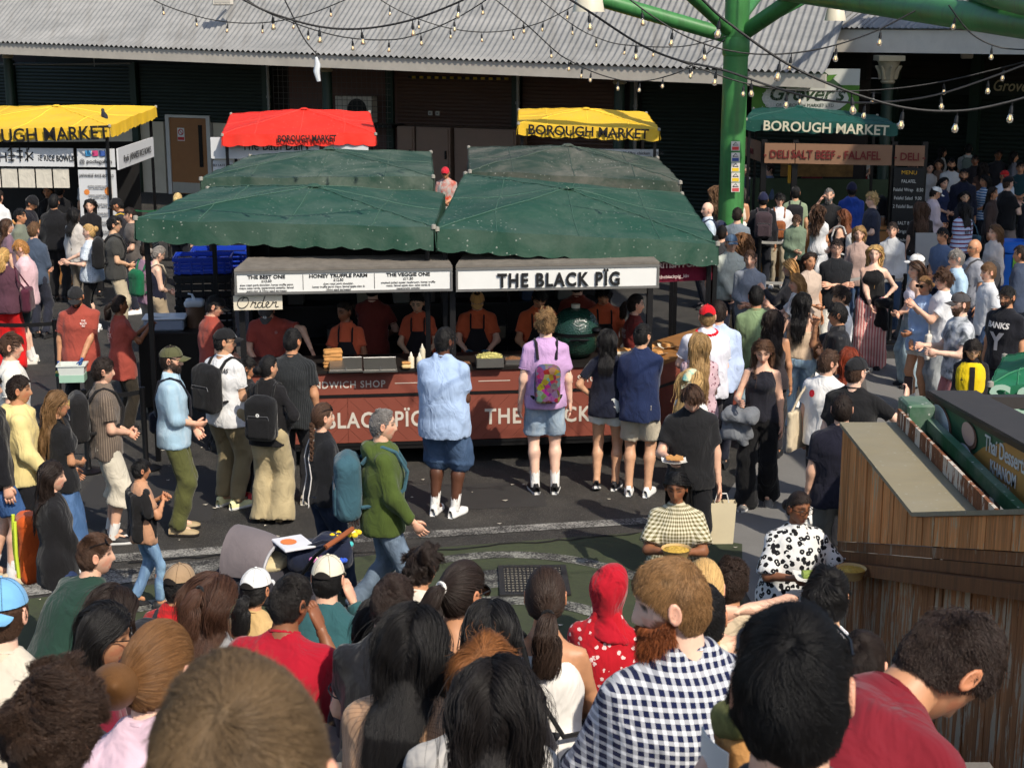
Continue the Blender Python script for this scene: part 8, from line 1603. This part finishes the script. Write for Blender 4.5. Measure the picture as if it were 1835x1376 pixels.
S('woman with a low brown ponytail in a white vest',978,1016,5.2,4,'tan',('pony',(52,38,30),{'len': 0.24,'band': (24,24,26),'tie': (0.015,-0.115,-0.045),'spread': 0.04}),('tank',(230,226,220),{'ease': 0.014}),sex='f',arms=('front','lap'),extras=[('sling',(24,24,26),'black crossbody strap bag on the white vest',1,0.05,(0.05,0.1,0.09),True)])
S('woman with centre parted straight black hair',880,1075,4.9,4,'asian',('long','black',{'len': 0.3,'part': 0.0}),('long',(40,38,44)),sex='f')
S('woman in a tan knit sweater with long glossy black hair',742,1084,3.7,14,'tan',('long','black',{'len': 0.2}),('long',fabric((190,150,116),'pin',(160,122,92),70),{'ease': 0.045}),sex='f',build=1.05,extras=[('glasses',(226,214,206),True,True)])
S('person with auburn hair between two black haired women',866,1143,3.5,6,'pale',('short',(132,84,46),{'len': 0.09,'lift': 0.08}),('tee',(190,186,180)))
S('woman with long black hair nearest the bottom centre',888,1178,3.0,2,'asian',('long',(26,22,21),{'len': 0.4,'part': -0.01}),('long',(150,186,220)),sex='f')
S('woman in a red headscarf and red floral dress',1094,1012,6.6,14,'tan',('none','black'),('long',fabric((180,22,36),'floral',(230,200,196),30)),sex='f',bottom=('skirt',(170,22,34),{'len': 0.3}),extras=[('hijab',(176,20,38))])
S('bearded man in a navy and white checked shirt',1192,998,3.35,-14,'pale',('short',(132,98,62),{'len': 0.028,'lift': 0.04,'noise': 0.05,'beard': 0.07,'beard_col': (134,72,34)}),('long',fabric((22,30,66),'plaid',(226,228,232),50,wrap=False),{'ease': 0.045}),build=1.14,head=(-72,4),lean=10)
S('blonde woman gathering her hair with one hand',1262,1002,5.2,6,'light',('pony',(196,160,104),{'len': 0.3,'tie': (0.01,-0.115,-0.03),'band': (196,160,104)}),('tank',(216,204,180)),sex='f',arms=('lap','hairhold'))
S('man with black cropped hair beside the checked shirt',1262,1046,4.6,8,'tan',('short','black',{'len': 0.03}),('tee',(120,116,112)))
S('man with dark brown curls behind the blonde woman',1312,1002,6.4,20,'tan',('curly',(52,38,30),{'len': 0.05}),('tee',(200,180,150)))
S('man with spiky black hair in front of the plank wall',1484,1018,5.2,10,'asian',('short','black',{'len': 0.07,'lift': 0.2}),('tee',(226,226,230),{'ease': 0.04}),extras=[('print','TS',(50,90,170),0.2,0.06,0.25,-1,0.9,0.004)],build=1.1)
o_sw = S('man with glossy black hair and sunglasses eating a sandwich',1425,1089,2.05,8,'light',('short',(18,17,18),{'len': 0.06,'lift': 0.03,'noise': 0.06}),('tee',(50,48,46)),arms=(((-0.06,0.32,0.0),(0.6,0,-1),0.8),'lap'),lean=6,extras=[('glasses',(20,20,22),True,True)])
S('man in a maroon tee leaning over to the right',1780,1130,2.85,54,'tan',('short',(52,40,34),{'len': 0.045,'lift': 0.2,'curl': 0.3}),('tee',(118,26,38),{'ease': 0.045}),build=1.0,lean=55,head=(14,42),arms=('knees','knees'),extras=[('necklace',)])
S('dark haired person half hidden beside the crimson tee',676,1076,5.4,10,'light',('long','black',{'len': 0.15}),('long',(40,36,38)),sex='f',h=1.6)
S('man in a white tee beside the plank wall',1548,1130,4.0,20,'light',('crop','dark'),('tee',(226,226,228),{'ease': 0.04}),h=1.6)
# ------------------------------------------------------------------ small things held or carried
def held(name,label,cat,o,side,off=(0,0,0),rz=0.0): p,d = o.hands[side]; return empty(name,p + np.array(off),rz,label,cat)
kraft = plain('kraft_paper',(196,164,110),0.75); paper_w = plain('white_paper',(224,222,216),0.7); noodles = plain('noodles',(196,160,70),0.7,var=0.6,nscale=50,bump=0.7,bscale=80)
def bowl(e,r=0.085):
    MB().lathe([(0.0,0.0),(r*0.75,0.0),(r,0.065),(r*1.04,0.068),(r*0.97,0.06),(r*0.72,0.008)],24).build('bowl',kraft,e,True); n = 14; a = np.linspace(0,2*math.pi,21); P_ = np.array([[[r*0.93*t*math.cos(q),r*0.93*t*math.sin(q),0.052 + 0.018*(1 - t*t) + rng.uniform(-0.006,0.006)] for q in a] for t in np.linspace(0,1,n)]); P_[:,-1] = P_[:,0]; MB().grid(P_).build('food',noodles,e,True)
p1,p2 = o_gi.hands[-1][0],o_gi.hands[1][0]; e = empty('food_bowl',(p1 + p2)/2 + np.array([0,-0.03,-0.02]),0,'round bowl of noodles held by the gingham blouse woman','bowl'); bowl(e,0.1)
e = held('food_bowl','round bowl of yellow noodles held by the leopard print woman','bowl',o_le,-1,(0.06,-0.04,-0.01)); bowl(e,0.095)
e = held('food_wrap','paper tray with a green wrap held by the leopard print woman','food',o_le,1,(0.05,-0.05,0.0)); MB().slab(np.array([[[x,y,0.02 + 0.9*y*y + 1.1*x*x] for x in np.linspace(-0.13,0.13,7)] for y in np.linspace(-0.1,0.1,6)]),np.array([0,0,0.003])).build('paper',paper_w,e,True); MB().tube([[-0.08,0,0.05],[0.08,0.02,0.055]],[0.03,0.026],10).build('wrap',plain('salad_green',(130,150,70),0.7,var=0.5,nscale=40),e,True)
e = held('food_tray','paper tray of food held by the man in the black tee','food',o_bt,1,(0.0,-0.05,0.0)); MB().slab(np.array([[[x,y,3.0*y*y + 1.5*x*x] for x in np.linspace(-0.1,0.1,7)] for y in np.linspace(-0.07,0.07,6)]),np.array([0,0,0.003])).build('paper',paper_w,e,True); MB().slab(np.array([[[x,y,0.03 + rng.uniform(0,0.02)] for x in np.linspace(-0.07,0.07,7)] for y in np.linspace(-0.05,0.05,6)]),np.array([0,0,0.012])).build('chips',bread,e,True)
e = held('carrier_bag','cream paper carrier bag hanging from the black tee man','bag',o_bt,-1,(0.02,0.0,-0.42)); MB().add([(x*w,y*0.05,z) for z,w in ((0,0.1),(0.36,0.12)) for x,y in ((-1,-1),(1,-1),(1,1),(-1,1))],[[0,1,5,4],[1,2,6,5],[2,3,7,6],[3,0,4,7],[3,2,1,0]]).build('bag_body',plain('cream_paper',(220,206,172),0.7),e); MB().tube([[-0.06,0,0.35],[-0.04,0,0.43],[0.04,0,0.43],[0.06,0,0.35]],0.006,5).build('handle',paper_w,e)
e = held('mobile_phone','black phone held up by the man in the black cap','phone',o_ph,1,(0,0.0,0.03),-0.5); MB().bbox(-0.038,0.038,-0.005,0.005,-0.08,0.08,0.004).build('body',plain('phone_black',(16,16,18),0.2),e); MB().box(-0.034,0.034,-0.0065,-0.0055,-0.074,0.074).build('screen',plain('phone_screen',(40,34,36),0.1),e); MB().tube([[0.039,0,-0.076],[0.039,0,0.076]],0.003,5).build('edge',alu,e)
e = held('white_tub','white plastic tub of pale green liquid carried by the worker','tub',o_tub,-1,(-0.06,-0.05,-0.16),0.1); m = MB(); m.add([(x*w,y*w*0.72,z) for z,w in ((0,0.12),(0.2,0.15)) for x,y in ((-1,-1),(1,-1),(1,1),(-1,1))],[[0,1,5,4],[1,2,6,5],[2,3,7,6],[3,0,4,7],[3,2,1,0]]).build('tub',plain('tub_white',(214,220,214),0.35),e); MB().add([(x*0.1385,y*0.1385*0.72,z) for z in (0.006,0.09) for x,y in ((-1,-1),(1,-1),(1,1),(-1,1))],[[0,1,5,4],[1,2,6,5],[2,3,7,6],[3,0,4,7],[7,6,5,4]]).build('liquid',plain('soapy_green',(160,196,176),0.2),e); MB().box(-0.162,0.162,-0.118,-0.108,0.19,0.205).box(-0.162,0.162,0.108,0.118,0.19,0.205).box(-0.162,-0.15,-0.107,0.107,0.19,0.205).box(0.15,0.162,-0.107,0.107,0.19,0.205).build('rim',plain('tub_white',(214,220,214),0.35),e)
e = held('sponge','green and yellow sponge in the worker\'s blue glove','sponge',o_tub,1,(0.02,-0.03,-0.05)); MB().bbox(-0.05,0.05,-0.03,0.03,-0.02,0.015,0.006).build('scourer',plain('scourer_green',(30,110,80),0.9),e); MB().bbox(-0.045,0.045,-0.028,0.028,0.016,0.045,0.006).build('foam',plain('foam_yellow',(214,196,110),0.9),e)
e = empty('sandwich',A(1330,1348,2.32),0.3,'bitten sandwich in white paper held near the bottom right','sandwich'); vv,qq = Field().box((0,0,0),rotm(0,20),np.array([0.036,0.05,0.07]),0.03).mesh(0.008,0.012,0.004,2); link('bread',mesh_data('bread',vv,[qq],bread),e); vv,qq = Field().box((-0.01,-0.01,0.06),rotm(0,20),np.array([0.032,0.042,0.026]),0.018).mesh(0.007,0.01,0.007,5); link('filling',mesh_data('filling',vv,[qq],plain('herb_filling',(110,110,60),0.8,var=0.8,nscale=60)),e); MB().slab(np.array([[[-0.055 + 3.0*y*y,y,z] for z in np.linspace(-0.11,0.03,5)] for y in np.linspace(-0.05,0.05,6)]),np.array([-0.003,0,0])).build('paper',paper_w,e,True)
# yellow vest worn over the black top, clipboard
vest = Field(); h2,w2,d2 = o_ye.thw; k_ = (h2 > -0.2); vest.prof(o_ye.T(0),o_ye.B,np.array([-0.08,0.14,0.33,0.44,0.5])*o_ye.s,(np.interp([-0.08,0.14,0.33,0.44,0.5],h2,w2) + np.array([0.02,0.02,0.018,0.0,-0.01]))*o_ye.s,(np.interp([-0.08,0.14,0.33,0.44,0.5],h2,d2) + 0.03)*o_ye.s); vv,qq = vest.mesh(0.017,0.03,0.005,2); link('vest',mesh_data('vest',vv,[qq],fabric((226,196,24))),o_ye.root); MB().slab(np.array([[np.array(on_torso(o_ye,np.array([x]),np.array([h]),1,0.042)[0]) for x in np.linspace(-0.028,0.028,4)] for h in np.linspace(-0.06,0.46,8)]),o_ye.B[1]*-0.004).build('vest_opening',fabric((30,28,32)),o_ye.root,True)
e = held('clipboard','grey clipboard held by the woman in the yellow vest','clipboard',o_ye,1,(0.08,-0.06,0.03)); MB().bbox(-0.12,0.12,-0.09,0.09,0,0.012,0.004).build('board',plain('board_grey',(140,142,144),0.6),e); MB().box(-0.1,0.1,-0.075,0.075,0.013,0.016).build('paper',paper_w,e); MB().box(-0.04,0.04,0.07,0.09,0.0165,0.03).build('clip',alu,e)
# open jacket of the boy
jk = Field(); h2,w2,d2 = boy.thw
for sd in (-1,1): jk.box(boy.T(0.12,sd*0.13,0.0),boy.B,np.array([0.05,0.12,0.24])*boy.s,0.045*boy.s); jk.cone(boy.T(0.43,sd*0.165),boy.T(0.22,sd*0.24,0.0),0.07*boy.s,0.065*boy.s)
jk.box(boy.T(0.16,0,-0.11),boy.B,np.array([0.15,0.035,0.27])*boy.s,0.03*boy.s); vv,qq = jk.mesh(0.017,0.05,0.008,3); link('jacket',mesh_data('jacket',vv,[qq],fabric((28,27,28),fold=0.8)),boy.root)
# orange rucksack of the woman in the black cardigan
q = G(40,955,0.95); e = empty('rucksack',(q[0] + 0.05,q[1],0.62),-1.2,'orange rucksack with neon strips carried by the cardigan woman','rucksack'); vv,qq = Field().box((0,0,0.22),np.eye(3),np.array([0.14,0.09,0.27]),0.07).mesh(0.016,0.02,0.008,2); link('pack_body',mesh_data('pack_body',vv,[qq],fabric((196,84,30))),e)
for x in (-0.09,0.09): MB().tube([[x,-0.1,0.02],[x*1.1,-0.108,0.2],[x,-0.1,0.46]],0.014,6).build('neon_strip',plain('neon_yellow',(210,232,70),0.6),e,True)

# pushchair piled with bags
pc_ = G(515,1190,0.0); pr = empty('pushchair',(pc_[0] - 0.05,pc_[1] + 0.1,0),math.radians(-20),'grey pushchair with an open hood parked by the steps','pushchair'); hoodm = fabric((112,104,106),fold=0.2); 
a = np.linspace(0,math.pi,13); tl = np.linspace(0.15,1.45,9); Ph = np.array([[[-0.28 - 0.2*math.sin(t)*math.sin(1.2),0.24*math.cos(q),0.72 + 0.0 + 0.30*math.sin(q)*(0.55 + 0.45*math.sin(t))] for q in a] for t in tl]); Ph[:,:,0] = np.array([[0.02 - 0.42*(1 - math.cos(t))*1.0 - 0.02 for q in a] for t in tl]); MB().slab(Ph,np.array([0,0,-0.015])).build('hood',hoodm,pr,True)
vv,qq = Field().box((-0.2,0,0.62),rotm(0,0),np.array([0.28,0.22,0.13]),0.12).box((0.12,0,0.55),np.eye(3),np.array([0.26,0.2,0.08]),0.07).mesh(0.018,0.05); link('seat',mesh_data('seat',vv,[qq],fabric((54,52,58),fold=0.3)),pr); vv,qq = Field().ell((-0.1,0,0.76),np.eye(3),np.array([0.16,0.17,0.07])).mesh(0.018,0.03,0.004); link('liner',mesh_data('liner',vv,[qq],fabric((206,190,150))),pr)
MB().tube([Ph[0,k] + np.array([0,0,0.005]) for k in range(13)],0.012,6).build('hood_trim',plain('trim_grey',(170,168,170),0.5),pr,True)
for sx_,sy_ in ((-0.3,0.24),(-0.3,-0.24),(0.32,0.2),(0.32,-0.2)): MB().lathe([(0.0,-0.02),(0.1,-0.02),(0.115,-0.012),(0.115,0.012),(0.1,0.02),(0.0,0.02)],18).build('wheel',pole_m,pr,True); wo = bpy.data.objects[-1] if False else pr.children[-1]; wo.rotation_euler = (math.pi/2,0,0); wo.location = (sx_,sy_,0.115)
for sy_ in (-0.22,0.22): MB().tube([[-0.3,sy_,0.12],[0.1,sy_,0.5],[0.42,sy_,0.95],[0.5,sy_,1.02]],0.014,8).build('frame_tube',pole_m,pr,True); MB().tube([[0.32,sy_*0.9,0.12],[0.0,sy_,0.5]],0.014,8).build('frame_tube',pole_m,pr,True)
MB().tube([[0.5,-0.22,1.02],[0.53,0,1.04],[0.5,0.22,1.02]],0.02,8).build('handlebar',plain('brown_leather',(150,84,50),0.6),pr,True)
pl = np.array(pr.location); e = empty('day_bag',pl + np.array([0.3,0.02,0.74]),0.3,'navy day bag lying on the pushchair','bag'); vv,qq = Field().box((0,0,0.08),rotm(10,0),np.array([0.24,0.15,0.1]),0.08).box((0.12,0.02,0.16),rotm(30),np.array([0.14,0.1,0.07]),0.06).mesh(0.017,0.04,0.01,2); link('bag_body',mesh_data('bag_body',vv,[qq],fabric((28,34,54))),e); MB().tube([[-0.15,-0.1,0.18],[0,-0.16,0.24],[0.18,-0.1,0.2]],0.014,6).build('strap',fabric((24,28,44)),e,True)
e = empty('shopping_bag',pl + np.array([0.12,-0.06,0.93]),0.5,'white printed paper bag lying on the pushchair hood','bag'); MB().bbox(-0.12,0.12,-0.15,0.15,0,0.02,0.006).build('bag_body',plain('printed_white',(220,220,224),0.6),e); disc_v = [(-0.03 + 0.06*math.cos(t),0.02 + 0.07*math.sin(t),0.0225) for t in np.arange(12)*math.pi/6]; me = bpy.data.meshes.new('print'); me.from_pydata(disc_v,[],[tuple(range(12))]); me.materials.append(plain('print_orange',(226,130,70),0.6)); link('print',me,e)
for k,(dx,dy,dz,c,nm) in enumerate(((0.42,0.1,0.78,(240,196,30),'yellow'),(0.36,0.0,0.72,(236,110,30),'orange'),(0.5,0.02,0.74,(80,190,190),'turquoise'),(0.3,-0.14,0.68,(220,130,190),'pink'),(0.46,-0.1,0.66,(50,90,200),'blue'),(0.55,0.1,0.8,(244,206,50),'pale yellow'))):
    e = empty('plush_toy',pl + np.array([dx,dy,dz + 0.16]),k,'%s soft toy clipped to the pushchair bag' % nm,'toy','soft toys on the pushchair'); cm = fabric(c,fold=0.2)
    for j in range(5): MB().lathe([(0,-0.025),(0.022,-0.012),(0.026,0.0),(0.022,0.012),(0,0.025)],10,(0.036*math.cos(j*1.257),0.036*math.sin(j*1.257),0.01*(j % 2))).build('petal',cm,e,True)
    MB().lathe([(0,-0.024),(0.022,-0.01),(0.022,0.012),(0,0.026)],10).build('centre',fabric((240,226,190),fold=0.2),e,True)

# ------------------------------------------------------------------ string lights
cab = plain('cable_black',(20,20,22),0.6); sock = plain('socket_black',(22,22,24),0.45)
def glass_bulb():
    m = NT('bulb_glass'); m.out((0.75,0.7,0.6),0.08,0.0,None,0.6); m.b.inputs['Transmission Weight'].default_value = 0.75; m.b.inputs['IOR'].default_value = 1.2; return m.m
gb = glass_bulb(); fil = NT('filament'); fil.out((1.0,0.7,0.35),0.5); fil.b.inputs['Emission Color'].default_value = (1.0,0.62,0.25,1); fil.b.inputs['Emission Strength'].default_value = 4.0; fil = fil.m
sk_me = MB().lathe([(0.004,0.0),(0.013,-0.006),(0.016,-0.03),(0.02,-0.05),(0.019,-0.075),(0.0,-0.075)],10).data('lamp_holder',sock,True); bu_me = MB().lathe([(0.014,-0.074),(0.016,-0.085),(0.03,-0.115),(0.031,-0.13),(0.024,-0.15),(0.0,-0.16)],12).data('bulb',gb,True); fi_me = MB().tube([[-0.008,0,-0.09],[-0.005,0,-0.13],[0.005,0,-0.13],[0.008,0,-0.09]],0.0028,5).data('filament',fil,True)
def string(label,pts,r=0.008,bulbs=(),sc=1.0,drop=0.03):
    q = np.array([A(u,v,Y) for u,v,Y in pts]); n = len(q); tt = np.linspace(0,n - 1,n*10); c = []
    for v in tt:
        i = min(int(v),n - 2); f = v - i; p0,p1,p2,p3 = q[max(i - 1,0)],q[i],q[i + 1],q[min(i + 2,n - 1)]; c.append(0.5*((2*p1) + (-p0 + p2)*f + (2*p0 - 5*p1 + 4*p2 - p3)*f*f + (-p0 + 3*p1 - 3*p2 + p3)*f ** 3))
    c = np.array(c); e = empty('string_light',(0,0,0),0,label,'string light','strings of bulbs over the market'); MB().tube(c,r,6).build('cable',cab,e,True); us = np.array([917.5 + F_PX*p[0]/(p[1]*math.cos(PITCH) + (CAM_H - p[2])*math.sin(PITCH)) for p in c])
    for b in bulbs:
        k = int(np.argmin(np.abs(us - b))); h = link('lamp_holder',sk_me,e); h.location = c[k] - np.array([0,0,drop*sc]); h.scale = (sc*0.78,)*3; h.rotation_euler = (rng.uniform(-.15,.15),rng.uniform(-.15,.15),0); g = link('bulb',bu_me,h); link('filament',fi_me,h); MB().tube([c[k] - h.location.to_tuple() if False else (0,0,drop*1.0),(0,0,-0.002)],0.006,5).build('lead',cab,h)
string('string of bulbs sagging across the corrugated roof at left',[(400,-18,15),(436,0,15),(486,24,15),(571,48,15),(649,52,15),(735,37,15),(816,7,15),(850,-12,15)],0.011,(486,571,649,740,820),1.0)
string('fainter string of bulbs below the left one',[(430,-10,19),(486,26,19),(600,64,19),(696,72,19),(755,60,19),(816,34,19),(863,6,19),(890,-14,19)],0.008,(548,630,697,756,816,864),0.95)
string('string of small bulbs dipping right of the yellow awning',[(870,-14,20),(938,40,20),(995,92,20.5),(1019,108,21),(1059,128,21),(1107,143,21),(1147,146,21),(1188,139,21),(1235,120,21),(1300,70,22)],0.008,(938,985,1019,1045,1060,1107,1148,1187,1238),0.95)
string('faint string of bulbs above the small ones',[(950,-14,22),(968,0,22),(1026,45,22),(1070,68,22),(1120,81,22),(1220,84,22.5),(1300,66,23)],0.008,(1024,1068,1120,1175),0.9)
string('bold cable with bulbs running down to the right past the column',[(1000,-14,11),(1022,0,11),(1060,24,11),(1145,79,11.5),(1215,108,12),(1296,126,12),(1397,160,12),(1480,180,12.5),(1570,184,13),(1688,168,13),(1860,108,13)],0.009,(1058,1140,1283,1345,1413,1552,1681,1780),0.85)
string('nearest bold cable with large bulbs across the deli stall',[(1235,-20,9.5),(1259,0,9.5),(1303,40,9.5),(1411,115,9.5),(1522,165,9.5),(1624,194,9.5),(1722,199,9.5),(1813,182,9.5),(1880,160,9.5)],0.0085,(1292,1400,1525,1617,1718,1811),0.85)
string('thin cable with small bulbs behind the nearest cable',[(1180,95,16),(1240,118,16),(1333,149,16),(1418,162,16),(1566,162,16),(1698,145,16),(1860,105,16)],0.008,(1238,1330,1440,1566,1697,1800),0.9)
string('single cable crossing from the top left of the roof to a white wrapped hook',[(500,-20,24),(520,20,24),(545,70,24),(570,100,24)],0.011)
string('cable crossing the column from top left to bulb at upper right',[(1700,10,14),(1740,60,14),(1790,85,14),(1850,90,14)],0.007,(1712,1778),0.85)
e = empty('wrapped_hook',A(567,122,24),0.2,'white wrapped cable end hanging below the corrugated roof','cable end'); MB().tube([[0,0,0.16],[0.02,0,0.05],[0.0,0,-0.05],[0.03,0,-0.2]],[0.02,0.045,0.05,0.03],8).build('wrap',plain('white_plastic',(214,218,222),0.35),e,True); MB().tube([[0,0,0.16],[0,0,0.25]],0.01,5).build('lead',cab,e)

string('thin string of small bulbs over the upper centre of the roof',[(660,-14,23),(720,22,23),(800,50,23),(880,58,23),(960,44,23),(1030,10,23),(1060,-12,23)],0.008,(700,752,806,862,918,975,1020),0.95)
string('thin string of bulbs over the upper left of the roof',[(250,-14,22),(300,12,22),(380,36,22),(460,42,22),(540,30,22),(610,4,22),(640,-12,22)],0.008,(290,350,410,470,530,590),0.95)
string('steep cable with bulbs left of the green column',[(1110,-14,13),(1170,30,13),(1230,66,13),(1300,90,13),(1380,98,13),(1470,88,13),(1560,60,13),(1640,20,13)],0.007,(1150,1205,1262,1420,1500,1575),0.9)
